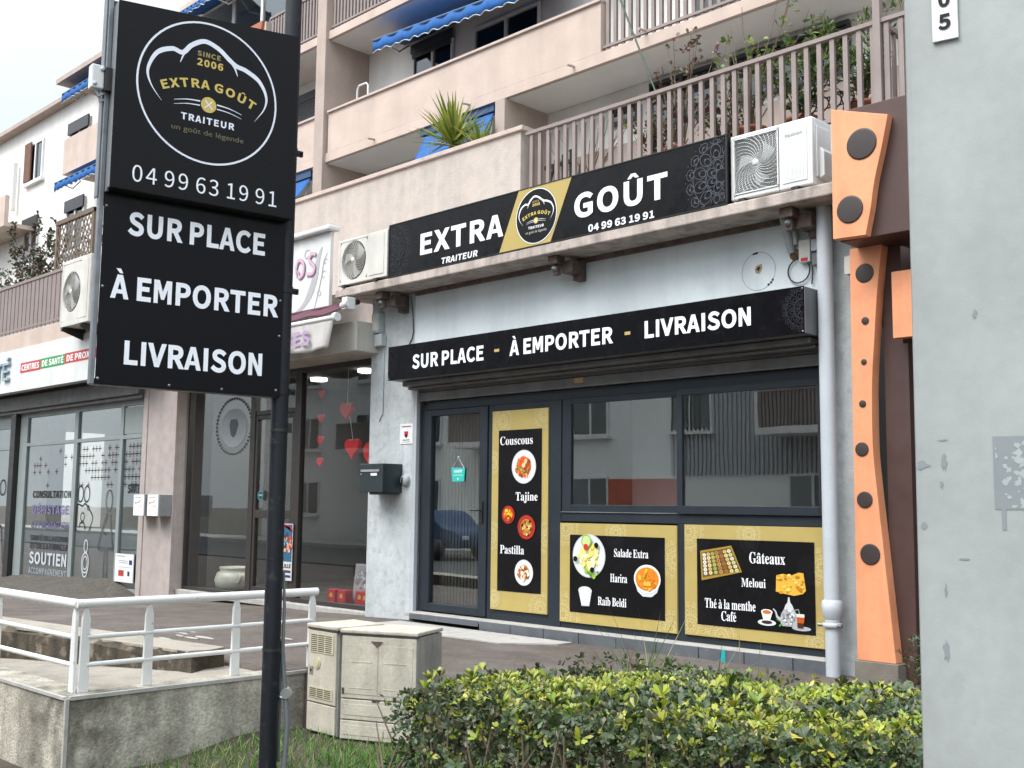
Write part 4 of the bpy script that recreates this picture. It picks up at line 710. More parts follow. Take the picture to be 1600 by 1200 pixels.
for x0, x1, y, nm in ((-7.245, -5.85, 7.985, 'sliding_window'), (-5.85, -4.445, 7.955, 'sliding_window')):
    w = MB(); l = .115 if y > 7.97 else .058; r_ = .02 if y > 7.97 else .02
    w.box(x0, x0+l, y-.02, y+.03, 1.602, 2.70); w.box(x1-r_, x1, y-.02, y+.03, 1.602, 2.70); w.box(x0+l, x1-r_, y-.02, y+.03, 1.602, 1.675); w.box(x0+l, x1-r_, y-.02, y+.03, 2.645, 2.70)
    wo = w.build(nm, 'anth', S, bevel=.004); bx('pane', 'glass', wo, x0+l, x1-r_, y, y+.006, 1.675, 2.645)
bx('window_track', 'galv', S, -7.245, -5.86, 7.948, 7.958, 1.601, 1.61)
b = MB(); b.box(-9.41, -4.405, 7.93, 7.955, 2.803, 2.90); b.box(-9.41, -4.405, 7.915, 7.955, 2.80, 2.822); b.box(-9.41, -4.405, 7.935, 7.96, 2.905, 3.0); b.build('roller_shutter', 'shutter', S, bevel=.004)
b = MB(); b.box(-9.42, -4.4, 7.72, 7.93, 2.955, 3.01); b.box(-9.42, -4.4, 7.80, 7.93, 2.925, 2.955); b.build('shutter_case', 'shutter', S, bevel=.01)
bx('stamp', flat('b08d62'), S, -7.06, -6.94, 7.926, 7.929, 2.845, 2.895)
b = MB(); b.box(-9.43, -9.375, 7.90, 7.95, .42, 2.93); b.box(-4.41, -4.36, 7.90, 7.95, .5, 2.93); b.build('shutter_guide', 'pvc', S, bevel=.004)
b = MB(); b.box(-9.41, -4.34, 7.80, 7.97, .465, .505); b.build('sill', 'pale', S, bevel=.006)
b = MB()
x = -8.2
while x < -4.36: b.box(x+.003, min(x+.44, -4.335), 7.785, 7.80, .395, .497); x += .446
b.box(-9.3, -8.22, 7.79, 7.80, .44, .497); b.build('sill_tiles', 'tile', S)
b = MB(); b.box(-5.30, -5.255, 7.779, 7.7835, .40, .497); b.build('paint_drip', flat('2a9aa0'), S)
# inside
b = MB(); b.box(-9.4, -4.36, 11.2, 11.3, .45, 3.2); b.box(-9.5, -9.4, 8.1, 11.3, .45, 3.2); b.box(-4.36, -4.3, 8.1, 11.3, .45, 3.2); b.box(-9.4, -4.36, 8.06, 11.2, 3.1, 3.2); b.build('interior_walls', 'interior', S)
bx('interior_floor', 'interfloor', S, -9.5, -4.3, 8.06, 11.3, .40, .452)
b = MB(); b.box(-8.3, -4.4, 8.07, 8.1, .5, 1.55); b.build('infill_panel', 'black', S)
b = MB()
for i in range(30): b.box(-9.17+.026*i, -9.152+.026*i, 8.10+.008*(i % 2), 8.106+.008*(i % 2), .6, 2.65)
b.build('vertical_blind', 'blind', S)
b = MB(); b.box(-7.2, -6.62, 9.0, 9.1, .45, 3.1); b.build('pale_partition', 'whiteplastic', S)
b = MB(); b.box(-6.2, -4.6, 10.2, 10.8, .45, 1.5); b.box(-6.25, -4.55, 10.15, 10.85, 1.5, 1.55); b.build('counter', 'wood', S)

GOLD, GLACE, BLK, BLACE, WH = 'ad9a5c', 'cdbd86', '0b0b0d', '1b1b1f', 'e8eaee'
def gold_panel(name, label, x0, x1, z0, z1, bx0, bx1, bz0, bz1, lace):
    t = thing(name, label, 'menu panel', ((x0+x1)/2, 7.97, z0), 0, 'gold and black menu panels of the caterer')
    bx('board', flat(GOLD), t, x0, x1, 7.945, 7.964, z0, z1)
    D = Deco(7.944); D.clip = (x0+.004, x1-.004, z0+.004, z1-.004)
    for cx, cz, r in lace: mandala(D, cx, cz, r, GLACE, 1, .004)
    D.build('lace_border', t)
    D = Deco(7.942); D.rect(bx0, bx1, bz0, bz1, BLK, 1); D.clip = (bx0+.003, bx1-.003, bz0+.003, bz1-.003)
    for cx, cz, r in lace: mandala(D, cx*.86+(bx0+bx1)*.07, cz*.86+(bz0+bz1)*.07, r*.8, BLACE, 2, .004)
    D.build('black_field', t)
    return t
def blobs(D, cx, cz, r, cols, n, layer, sz=(.12, .3), seed=1):
    q = random.Random(seed)
    for i in range(n):
        a = q.uniform(0, 6.28); e = r*math.sqrt(q.random())*.95; s = r*q.uniform(*sz); ph = q.uniform(0, 6.28); el = q.uniform(.45, 1)
        px, pz = cx+e*math.cos(a), cz+e*math.sin(a)
        D.poly([(px+s*math.cos(t)*math.cos(ph)-s*el*math.sin(t)*math.sin(ph), pz+s*math.cos(t)*math.sin(ph)+s*el*math.sin(t)*math.cos(ph)) for t in [k*.785 for k in range(8)]], q.choice(cols), layer+1+i*.12)
def plate(D, cx, cz, r, rim, well, food, cols, n, seed, layer=2, fr=.6):
    D.disc(cx, cz, r, rim, layer); D.ring(cx, cz, r*.97, r*.05, 'b9bcc0' if rim[0] in 'def' else '7c1d14', layer+.3); D.disc(cx, cz, r*.76, well, layer+.5)
    D.disc(cx, cz, r*fr, food, layer+1); blobs(D, cx, cz, r*fr, cols, n, layer+1, seed=seed)
P1 = gold_panel('menu_panel', 'tall narrow gold and black panel listing couscous, tajine and pastilla beside the door', -8.205, -7.412, .612, 2.63, -8.105, -7.495, .803, 2.427,
    [(-8.05, 2.52, .14), (-7.47, 2.56, .14), (-8.19, 2.1, .12), (-7.43, 1.35, .16), (-8.2, 1.35, .15), (-7.5, .66, .16), (-8.15, .72, .09)])
D = Deco(7.938)
D.text('S', 'Couscous', -8.085, 2.277, .085, WH, -7.61); plate(D, -7.737, 2.05, .17, 'e2e4e8', 'd3d5d8', 'c98a4c', ['b5431c', 'd06a2a', '8a4a1c', 'e0b070', '7c8a3a', '5a3312', 'e8552a', 'd9c08a'], 60, 3, fr=.62)
D.text('S', 'Tajine', -7.85, 1.712, .083, WH, -7.54); plate(D, -7.95, 1.568, .092, 'a82a1c', '8e2016', 'd0741c', ['e8a81c', 'f0c23a', 'd9541a', 'c23a14', '8a3a12'], 40, 5, fr=.7)
plate(D, -7.693, 1.448, .122, 'b02a1e', '8e2016', 'b8792c', ['d9a860', '2a1c16', '3a2418', 'c88a3a', '8a5a22', 'e0c080'], 40, 9, fr=.68)
D.text('S', 'Pastilla', -8.065, 1.178, .083, WH, -7.72); plate(D, -7.722, .999, .128, 'e4e6e8', 'd6d8da', 'c08a4a', ['e8dcc8', 'f0ece4', 'b5651c', '8a4a14', 'd9b890'], 55, 12, fr=.62)
D.build('menu_print', P1)
P2 = gold_panel('menu_panel', 'low gold and black panel with a salad plate, orange soup and white cup', -7.245, -5.86, .565, 1.50, -7.115, -5.988, .665, 1.39,
    [(-7.17, 1.45, .17), (-6.55, 1.42, .13), (-5.88, 1.2, .17), (-7.2, .63, .22), (-5.92, .6, .16)])
D = Deco(7.938)
D.text('S', 'Salade Extra', -6.57, 1.202, .072, WH, -6.167); D.text('S', 'Harira', -6.613, .971, .074, WH, -6.411); D.text('S', 'Raib Beldi', -6.762, .752, .075, WH, -6.419)
plate(D, -6.871, 1.198, .203, 'd8e0e0', 'ccd6d6', 'd8cf86', ['e8e0a0', 'f0ecc0', 'd9d070', 'e4d890'], 60, 4, fr=.6)
blobs(D, -6.83, 1.075, .085, ['7aa02a', '93b83a', '5c8a22'], 14, 5, seed=2); D.disc(-6.885, 1.335, .062, '8aa84a', 20); D.disc(-6.885, 1.335, .05, 'bcd08a', 20.5); D.disc(-6.89, 1.28, .03, 'c8321c', 21)
for px, pz in ((-7.02, 1.165), (-6.81, 1.07), (-6.76, 1.30)): D.disc(px, pz, .026, '14140f', 21)
D.poly([(-6.328, 1.0), (-6.29, .905), (-6.23, .862), (-6.13, .862), (-6.07, .905), (-6.033, 1.0)], 'c9ccd0', 2); D.disc(-6.18, 1.02, .15, 'e4e6e8', 3, rz=.125); D.disc(-6.18, 1.018, .132, 'd9801c', 4, rz=.105)
blobs(D, -6.18, 1.018, .11, ['e89a2a', 'c86a14', 'f0b040', 'd9801c'], 30, 4, seed=6); blobs(D, -6.18, 1.03, .035, ['5a7a1c', '7a9a2a'], 8, 9, seed=8)
D.poly([(-6.998, .87), (-6.958, .728), (-6.862, .732), (-6.832, .875)], 'b9bcc2', 2); D.disc(-6.915, .872, .083, 'd0d3d8', 3, rz=.04); D.disc(-6.915, .868, .07, 'eceef0', 4, rz=.03)
D.poly([(-6.985, .84), (-6.955, .735), (-6.867, .738), (-6.845, .845)], 'dfe1e4', 3)
D.build('menu_print', P2)
P3 = gold_panel('menu_panel', 'low gold and black panel with cakes, flat bread and a silver teapot', -5.777, -4.441, .57, 1.512, -5.644, -4.518, .667, 1.394,
    [(-5.74, 1.45, .17), (-5.12, 1.44, .12), (-4.46, 1.2, .15), (-5.72, .65, .2), (-5.4, .58, .15), (-4.5, .6, .12)])
D = Deco(7.938)
D.text('S', 'Gâteaux', -5.12, 1.207, .09, WH, -4.78); D.text('S', 'Meloui', -5.197, 1.011, .07, WH, -4.962); D.text('S', 'Thé à la menthe', -5.563, .815, .078, WH, -5.06); D.text('S', 'Café', -5.40, .717, .078, WH, -5.248)
D.poly([(-5.606, 1.29), (-5.29, 1.345), (-5.187, 1.128), (-5.593, 1.04)], '9a7c30', 2); D.poly([(-5.59, 1.275), (-5.30, 1.325), (-5.205, 1.14), (-5.578, 1.068)], '5c4a24', 3)
q = random.Random(3)
for i in range(7):
    for j in range(6):
        u, v = (i+.5)/7, (j+.5)/6; px = -5.585+.285*u+.09*u*v*1.0+.01*v; pz = 1.268+.05*u-(.195+.005*u)*v*(.95); s = .019
        c = [['e4e0d4', 'dcd8cc'], ['c8a870', 'e0c890'], ['8a9a4a', 'a0ae5a'], ['b08040', 'c89050'], ['8a5a2a', 'a06a30'], ['c8b070', 'dcc890'], ['d8dcc0', 'c8c890']][i][j % 2]
        D.disc(px, pz, s, c, 4, rz=s*.8, n=10); D.disc(px, pz, s*.4, '6a4a22' if i in (3, 4) else 'b09a60', 5, n=8)
mel = [(-4.862, 1.12), (-4.80, 1.135), (-4.73, 1.122), (-4.66, 1.150), (-4.615, 1.148), (-4.595, 1.01), (-4.62, .985), (-4.70, .965), (-4.78, .975), (-4.868, .99)]
D.poly(mel, 'd9a83a', 2); q = random.Random(5)
for i in range(40):
    px, pz = q.uniform(-4.85, -4.61), q.uniform(.985, 1.125); s = q.uniform(.006, .022); D.disc(px, pz, s, q.choice(['e8c458', 'c48a22', 'b87a1c', 'f0d070']), 3+i*.1, rz=s*.6, n=8)
tp = lambda pts, c, l: D.poly([(-4.75+p[0], .72+p[1]) for p in pts], c, l)
tp([(-.068, 0), (-.085, .045), (-.07, .1), (-.045, .135), (.045, .135), (.07, .1), (.085, .045), (.068, 0)], 'a8aaac', 2); tp([(-.045, .135), (-.03, .17), (-.012, .19), (-.006, .23), (.006, .23), (.012, .19), (.03, .17), (.045, .135)], 'c4c6c8', 2)
D.ribbon([(-4.825, .765), (-4.86, .79), (-4.872, .83), (-4.895, .85)], [.028, .02, .014, .012], 'b4b6b8', 2); D.ribbon([(-4.70, .85), (-4.665, .86), (-4.655, .82), (-4.672, .78)], .01, '8a8c8e', 2)
blobs(D, -4.75, .79, .06, ['e8eaec', '6a6c70', '8e9094', 'd4d6d8'], 40, 3, sz=(.08, .22), seed=21)
D.disc(-4.955, .735, .085, 'd0d2d4', 2, rz=.025); D.disc(-4.955, .738, .05, '3a2a26', 3, rz=.014); D.poly([(-5.005, .82), (-4.985, .752), (-4.925, .752), (-4.90, .82)], 'e4e6e8', 4); D.disc(-4.952, .82, .053, 'f0f0f0', 5, rz=.022); D.disc(-4.952, .82, .042, 'b8703a', 6, rz=.016)
D.disc(-4.64, .712, .085, 'a8aaac', 2, rz=.018); D.poly([(-4.685, .82), (-4.672, .715), (-4.622, .715), (-4.608, .82)], 'b5521c', 3); D.rect(-4.682, -4.611, .80, .825, 'e0d4cc', 4); D.poly([(-4.676, .755), (-4.672, .715), (-4.622, .715), (-4.617, .755)], '4a2a20', 5)
blobs(D, -4.84, .745, .03, ['3a8a2a', '54a83a'], 8, 4, seed=2)
D.build('menu_print', P3)

t = thing('open_sign', 'small turquoise tapered sign hanging inside the door glass', 'sign', (-8.755, 7.98, 1.91))
b = MB(); b.prism([(-8.864, 2.062), (-8.646, 2.055), (-8.66, 1.913), (-8.845, 1.908)], 7.972, 7.978, 'y'); b.build('plaque', 'turq', t)
D = Deco(7.971); D.text('B', 'OUVERT', -8.82, 2.005, .03, 'e6f2f0', -8.69, shear=.2); D.rect(-8.83, -8.68, 1.975, 1.982, 'bfe3df', 1); D.disc(-8.755, 1.94, .011, 'e6f2f0', 1, n=10); D.build('lettering', t)
b = MB(); b.tube([(-8.85, 7.976, 2.06), (-8.757, 7.976, 2.165), (-8.665, 7.976, 2.055)], .003, 5); b.tube([(-8.757, 7.985, 2.175), (-8.757, 7.97, 2.165)], .01, 6); b.build('cord', 'whiteplastic', t)

# ------------------------------------------------------------------ fascia sign
FY = 7.5
t = thing('fascia_sign', 'long black sign reading EXTRA GOÛT standing on the concrete slab', 'sign', (-7.2, 7.55, 4.145))
bx('panel', 'signbox', t, -9.425, -5.01, FY, 7.62, 4.150, 4.735, bevel=.004)
b = MB(); b.box(-9.43, -5.005, FY-.006, FY+.01, 4.733, 4.742); b.box(-9.43, -5.005, FY-.006, FY+.01, 4.146, 4.153); b.box(-9.432, -9.425, FY-.006, FY+.01, 4.146, 4.742); b.box(-5.01, -5.003, FY-.006, FY+.01, 4.146, 4.742); b.build('edge_trim', 'black', t)
D = Deco(FY-.001); D.poly([(-7.68, 4.155), (-6.985, 4.155), (-6.72, 4.732), (-7.415, 4.732)], 'ae9a5a', 1); D.build('gold_band', t)
words(t, FY-.003, [dict(st='EXTRA', x0=-8.925, z=4.318, h=.232, col='eceef1', x1=-7.625, track=60), dict(st='GOÛT', x0=-6.70, z=4.318, h=.232, col='eceef1', x1=-5.60, track=45),
  dict(st='TRAITEUR', x0=-8.555, z=4.170, h=.066, col='e0e2e6', x1=-7.995, shear=.15), dict(st='04 99 63 19 91', x0=-6.515, z=4.166, h=.068, col='e0e2e6', x1=-5.745)])
D = Deco(FY-.003); D.disc(-7.175, 4.44, .272, '0c0c0e', 1, n=60); e_ = emblem(D, -7.175, 4.44, .272, 2); D.build('emblem', t)
small_text('un goût de légende', e_[0], e_[1], e_[2], FY-.0065, e_[3]*.8, flat('b9b6a8'), t, 'motto')
D = Deco(FY-.001); D.clip = (-9.418, -5.018, 4.158, 4.727)
mandala(D, -9.41, 4.45, .37, '33343a', 1, .005); D.build('lace_ornament', t); D = Deco(FY-.001); D.clip = (-9.418, -5.018, 4.158, 4.727); mandala(D, -5.05, 4.40, .36, '44454e', 1, .006); D.build('lace_ornament', t)
# ------------------------------------------------------------------ lower sign box
SY = 7.58
t = thing('lintel_sign', 'black box sign reading SUR PLACE, À EMPORTER, LIVRAISON above the shutter', 'sign', (-6.9, 7.7, 3.01))
b = MB(); b.box(-9.50, -4.36, SY, SY+.004, 3.012, 3.388); b.build('panel', 'signblack', t)
b = MB(); b.box(-9.495, -4.355, SY+.004, 7.9, 3.015, 3.385); b.build('housing', 'greypaint', t, bevel=.004)
words(t, SY-.001, [dict(st=st, x0=a, z=z, h=.153, col='e9ecf0', x1=c) for st, a, z, c in (('SUR PLACE', -9.088, 3.112, -7.962), ('À EMPORTER', -7.60, 3.122, -6.285), ('LIVRAISON', -5.942, 3.128, -4.83))])
for a, c in ((-7.816, -7.746), (-6.148, -6.084)): D = Deco(SY-.001); D.rect(a, c, 3.18, 3.209, 'b29a62'); D.build('dash', t)
D = Deco(SY-.0005); D.clip = (-9.49, -4.37, 3.02, 3.38); mandala(D, -9.49, 3.2, .18, '17171b', 1, .004); D.build('lace_ornament', t); D = Deco(SY-.0005); D.clip = (-9.49, -4.37, 3.02, 3.38); mandala(D, -4.37, 3.21, .18, '26262c', 1, .005); D.build('lace_ornament', t)
b = MB()
for x, z in ((-4.375, 3.03), (-4.375, 3.37), (-9.485, 3.03)): b.lathe([(.009, 0), (.006, .005), (0, .006)], (x, SY, z), 8, 'y')
b.build('screw', 'galv', t)

# ------------------------------------------------------------------ air conditioners
def fan_unit(name, label, x0, x1, z0, z1, y0, y1, white, brand=None, louvre=True, fx=None, square=False):
    t = thing(name, label, 'air conditioner', ((x0+x1)/2, (y0+y1)/2, z0-.03), 0, 'air conditioner units on the slabs')
    h = z1-z0; w = x1-x0; fx0, fx1 = x0+w*.045, x0+w*(fx or .60); fz0, fz1 = z0+h*.075, z1-h*.06; cx, cz = (fx0+fx1)/2, (fz0+fz1)/2; r = min(fx1-fx0, fz1-fz0)/2*.97
    # casing with a round fan opening
    b = MB(); b.box(x0, x1, y0+.035, y1, z0, z1); b.box(x0, fx0, y0, y0+.035, z0, z1); b.box(fx1, x1, y0, y0+.035, z0, z1); b.box(fx0, fx1, y0, y0+.035, z0, fz0); b.box(fx0, fx1, y0, y0+.035, fz1, z1)
    n = 40; sq = []
    for k in range(n):
        a = 2*math.pi*k/n; c, s_ = math.cos(a), math.sin(a); m = max(abs(c)/((fx1-fx0)/2), abs(s_)/((fz1-fz0)/2)); sq.append((cx+c/m, cz+s_/m))
    vs = [(p[0], y0+.004, p[1]) for p in sq]+[(cx+r*math.cos(2*math.pi*k/n), y0+.004, cz+r*math.sin(2*math.pi*k/n)) for k in range(n)]+[(cx+r*math.cos(2*math.pi*k/n), y0+.035, cz+r*math.sin(2*math.pi*k/n)) for k in range(n)]
    fs = [(k, (k+1) % n, n+(k+1) % n, n+k) for k in range(n)]+[(n+k, n+(k+1) % n, 2*n+(k+1) % n, 2*n+k) for k in range(n)]
    if not square: b.add(vs, [f[::-1] for f in fs])
    co = b.build('casing', white, t, bevel=.012)
    b = MB()
    if square: b.box(fx0, fx1, y0+.032, y0+.0345, fz0, fz1)
    else: b.add([(cx+r*math.cos(2*math.pi*k/32), y0+.033, cz+r*math.sin(2*math.pi*k/32)) for k in range(32)], [list(range(32))[::-1]])
    b.build('fan_cavity', 'fanhole', t)
    b = MB()
    for k in range(3):
        pts = []
        for u in range(7):
            a = 2*math.pi*k/3+.5*u/6; e = r*(.15+.75*u/6); pts.append((a, e))
        vv = []
        for a, e in pts: vv += [(cx+e*math.cos(a), y0+.029, cz+e*math.sin(a)), (cx+e*math.cos(a+.75), y0+.014, cz+e*math.sin(a+.75))]
        b.add(vv, [(2*i, 2*i+1, 2*i+3, 2*i+2) for i in range(6)])
    b.build('fan_blade', 'grille', t)
    b = MB(); nr = 17; hx, hz = (fx1-fx0)/2-.004, (fz1-fz0)/2-.004
    for i in range(1, 25 if square else nr):
        rr = r*i/nr; run = []
        for k in range(49):
            p = (cx+rr*math.cos(2*math.pi*k/48), y0-.002, cz+rr*math.sin(2*math.pi*k/48))
            if not square or (abs(p[0]-cx) < hx and abs(p[2]-cz) < hz): run.append(p)
            else:
                if len(run) > 1: b.tube(run, .0016, 4, cap=False)
                run = []
        if len(run) > 1: b.tube(run, .0016, 4, cap=False)
    for k in range(28):
        pts = []
        for u in (.1, .3, .5, .7, .85, 1, 1.12, 1.25, 1.38):
            p = (cx+r*u*math.cos(2*math.pi*k/28+1.1*u), y0-.005, cz+r*u*math.sin(2*math.pi*k/28+1.1*u))
            if u <= 1 and not square or (square and abs(p[0]-cx) < hx and abs(p[2]-cz) < hz): pts.append(p)
        b.tube(pts, .0022, 4, cap=False)
    if square: b.box(cx-hx-.004, cx+hx+.004, y0-.008, y0-.001, cz+hz-.006, cz+hz+.004); b.box(cx-hx-.004, cx+hx+.004, y0-.008, y0-.001, cz-hz-.004, cz-hz+.006); b.box(cx-hx-.004, cx-hx+.006, y0-.008, y0-.001, cz-hz, cz+hz); b.box(cx+hx-.006, cx+hx+.004, y0-.008, y0-.001, cz-hz, cz+hz)
    b.lathe([(r*.13, -.002), (r*.13, .01), (r*.09, .016), (0, .017)], (cx, y0, cz), 20, 'y'); b.build('fan_grille', white, t)
    b = MB(); q0, q1 = fx1+w*.05, x1-w*.06
    b.box(q0, q1, y0-.006, y0, z0+h*.08, z1-h*.06); b.build('service_panel', white, t, bevel=.005)
    if louvre:
        b = MB()
        for i in range(14): b.box(q0+(q1-q0)*(.12+.055*i), q0+(q1-q0)*(.135+.055*i), y0-.0085, y0-.006, z0+h*.12, z1-h*.30)
        b.build('panel_rib', white, t)
    b = MB(); b.box(x1, x1+.012, y0+.05, y1-.03, z0+h*.12, z1-h*.12); b.prism([(x1, z0+h*.1), (x1+.05, z0+h*.14), (x1+.05, z0+h*.5), (x1, z0+h*.6)], y0+.09, y1-.04, 'y'); b.build('valve_cover', white, t, bevel=.006)
    b = MB()
    for x in (x0+w*.15, x1-w*.2): b.box(x-.03, x+.03, y0-.02, y1+.01, z0-.03, z0)
    b.build('foot', 'black', t)
    if brand:
        tx0 = q0+(q1-q0)*.12; small_text(brand, tx0, q0+(q1-q0)*.82, z1-h*.235, y0-.0075, .034, flat('77797c'), t)
    return t
fan_unit('air_conditioner', 'white wall-side air conditioner at the right end of the slab, beside the orange panel', -5.0, -4.245, 4.178, 4.725, 7.55, 7.85, 'whiteplastic', 'equation', square=True)
fan_unit('air_conditioner', 'cream air conditioner between the salon sign and the black fascia sign', -10.385, -9.47, 4.178, 4.715, 7.505, 7.85, 'creamplastic', louvre=False)
t = fan_unit('air_conditioner', 'off-white air conditioner hung before the pink terrace edge left of the tall sign', -17.28, -16.25, 4.38, 5.44, 7.14, 7.44, 'creamplastic', louvre=False, fx=.68)
for x in (-17.1, -16.45): b = MB(); b.box(x-.02, x+.02, 7.1, 7.48, 4.31, 4.35); b.box(x-.02, x+.02, 7.46, 7.48, 4.35, 4.55); b.prism([(7.12, 4.31), (7.46, 4.31), (7.46, 4.2)], x-.004, x+.004, 'x'); b.build('wall_bracket', 'black', t)

# ------------------------------------------------------------------ bits on the wall
for i, (x, lab) in enumerate(((-9.66, 'rusty awning bracket under the slab above the left pillar'), (-7.0, 'rusty awning bracket at the middle of the pale blue wall'), (-4.47, 'rusty awning bracket under the slab near the grey downpipe'))):
    t = thing('awning_bracket', lab, 'bracket', (x, 7.8, 4.045), 0, 'awning brackets under the slab')
    b = MB(); b.box(x-.10, x+.02, 7.58, 7.70, 3.96, 4.045); b.box(x-.07, x-.01, 7.62, 7.68, 3.86, 3.96); b.build('clamp', 'rust', t, bevel=.008)
    b = MB(); b.box(x-.01, x+.13, 7.68, 7.86, 3.88, 4.0); b.box(x+.03, x+.12, 7.8, 7.9, 3.82, 4.02); b.build('back_plate', 'rust', t, bevel=.006)
    b = MB(); b.lathe([(.028, 0), (.028, .02), (.012, .022), (.012, .035), (0, .036)], (x-.04, 7.62, 3.92), 12, 'y'); b.build('bolt', 'galv', t)
t = thing('round_lamp_trace', 'round outline of a removed lamp around a broken hole in the pale wall', 'mark', (-4.96, 7.9, 3.65))
D = Deco(7.899); D.ring(-4.965, 3.64, .162, .0035, '6a6d70', 1, n=60); D.poly([(-5.0, 3.66), (-4.985, 3.69), (-4.93, 3.70), (-4.93, 3.655), (-4.955, 3.62), (-4.99, 3.625)], '9a8466', 1); D.poly([(-4.985, 3.655), (-4.97, 3.68), (-4.945, 3.675), (-4.96, 3.64)], '2a2422', 2)
D.poly([(-5.02, 3.80), (-4.97, 3.81), (-4.968, 3.79), (-5.02, 3.785)], '2e2c2a', 1)
for x, z in ((-4.87, 3.515), (-4.845, 3.53), (-4.83, 3.55)): D.disc(x, z, .011, '2e2c2a', 1, n=8)
D.build('trace', t)
t = thing('pipe_bundle', 'grey taped pipe bundle hanging from the slab above the loop of cable', 'pipes', (-4.62, 7.85, 4.04))
b = MB(); b.tube([(-4.66, 7.8, 4.06), (-4.65, 7.83, 3.95), (-4.635, 7.85, 3.8), (-4.63, 7.87, 3.74)], [.04, .042, .034, .03], 10); b.build('taped_pipe', 'tape', t)
b = MB(); b.tube([(-4.60, 7.84, 4.05), (-4.585, 7.86, 3.8)], .02, 8); b.build('thin_pipe', 'pillar', t)
b = MB(); b.lathe([(.05, 0), (.035, .02), (0, .025)], (-4.62, 7.9, 3.73), 12, 'y'); b.build('foam_plug', mat('brown_foam', (.2, .11, .05), .9, .3, 30), t)
t = thing('cable_loop', 'black cable coiled in a loop on the wall above the sign', 'cable', (-4.57, 7.88, 3.58))
b = MB(); b.tube([(-4.6, 7.87, 3.73), (-4.58, 7.87, 3.69), (-4.50, 7.87, 3.69)]+[(-4.575+.10*math.cos(a), 7.88, 3.585+.10*math.sin(a)) for a in [1.3+k*.42 for k in range(16)]]+[(-4.46, 7.88, 3.72), (-4.45, 7.88, 3.55), (-4.46, 7.88, 3.46)], .006, 6); b.build('coil', 'cable', t)
t = thing('wall_box', 'cream timer box with a red window under the slab corner', 'box', (-4.5, 7.87, 3.64), 0, 'small electrical boxes on the shop wall')
bx('case', 'creamplastic', t, -4.552, -4.45, 7.84, 7.9, 3.64, 3.825, bevel=.006); bx('red_window', 'redcard', t, -4.53, -4.47, 7.836, 7.84, 3.65, 3.675)
t = thing('wall_box', 'grey junction box just left of the downpipe top', 'box', (-4.39, 7.87, 3.7), 0, 'small electrical boxes on the shop wall')
bx('case', 'pvc', t, -4.44, -4.34, 7.84, 7.9, 3.72, 3.825, bevel=.006); bx('lid', 'greypaint', t, -4.43, -4.35, 7.83, 7.9, 3.60, 3.70, bevel=.006)
t = thing('wall_box', 'weathered grey fuse box at the top of the left pillar', 'box', (-10.0, 7.87, 3.5), 0, 'small electrical boxes on the shop wall')
bx('case', 'pillar', t, -10.10, -9.98, 7.80, 7.9, 3.63, 3.87, bevel=.01); bx('door', 'cream', t, -10.09, -9.99, 7.79, 7.8, 3.65, 3.85, bevel=.004); bx('meter_box', 'pillar', t, -10.07, -9.94, 7.82, 7.9, 3.48, 3.62, bevel=.008)
b = MB(); b.tube([(-9.97, 7.89, 3.5), (-9.97, 7.89, 2.7), (-10.03, 7.89, 2.62)], .008, 6); b.tube([(-10.03, 7.88, 3.87), (-10.05, 7.8, 4.03)], .009, 6); b.build('conduit', 'pvc', t)
t = thing('hanging_wire', 'thin dark wire trailing down the wall from the left bracket', 'wire', (-9.45, 7.89, 3.9))
b = MB(); b.tube([(-9.47, 7.86, 4.0), (-9.465, 7.89, 3.8), (-9.45, 7.89, 3.6), (-9.47, 7.89, 3.52), (-9.53, 7.89, 3.44), (-9.66, 7.89, 3.42)], .006, 5); b.tube([(-9.5, 7.89, 3.5), (-9.53, 7.89, 3.36)], .004, 5); b.build('strand', 'cable', t)
t = thing('wall_notice', 'small white notice with a red shield on the grey pillar', 'notice', (-9.54, 7.89, 2.33))
bx('sheet', flat('d9d9da'), t, -9.65, -9.43, 7.893, 7.899, 2.335, 2.56)
D = Deco(7.892); D.poly([(-9.575, 2.475), (-9.505, 2.475), (-9.51, 2.43), (-9.54, 2.40), (-9.57, 2.43)], 'b02030', 1); D.poly([(-9.57, 2.43), (-9.54, 2.445), (-9.51, 2.43), (-9.54, 2.40)], '1c1c20', 2); D.rect(-9.62, -9.46, 2.525, 2.535, '55565a'); D.rect(-9.60, -9.48, 2.375, 2.383, '55565a'); D.rect(-9.61, -9.47, 2.355, 2.360, '9a9a9c'); D.build('print', t)
t = thing('letterbox', 'dark metal letterbox fixed to the grey pillar', 'letterbox', (-9.72, 7.75, 1.78))
b = MB(); b.box(-10.02, -9.60, 7.62, 7.9, 1.79, 2.11); b.box(-9.86, -9.62, 7.64, 7.88, 1.765, 1.79); b.build('body', 'mail', t, bevel=.006)
b = MB(); b.box(-9.99, -9.66, 7.612, 7.62, 2.02, 2.045); b.build('flap', 'steelbox', t); bx('name_tag', 'whiteplastic', t, -9.81, -9.70, 7.614, 7.62, 1.975, 2.005)
b = MB(); b.lathe([(.012, 0), (.012, .008), (0, .009)], (-9.985, 7.62, 1.99), 10, 'y'); b.build('lock', 'galv', t)
t = thing('key_safe', 'rounded grey key safe beside the dark letterbox', 'key safe', (-9.525, 7.87, 1.87))
b = MB(); b.lathe([(.066, 0), (.066, .03), (.05, .05), (0, .052)], (-9.525, 7.9, 1.93), 18, 'y'); b.build('body', 'tape', t); b = MB(); b.box(-9.555, -9.53, 7.845, 7.85, 1.89, 1.96); b.build('keypad', 'black', t)
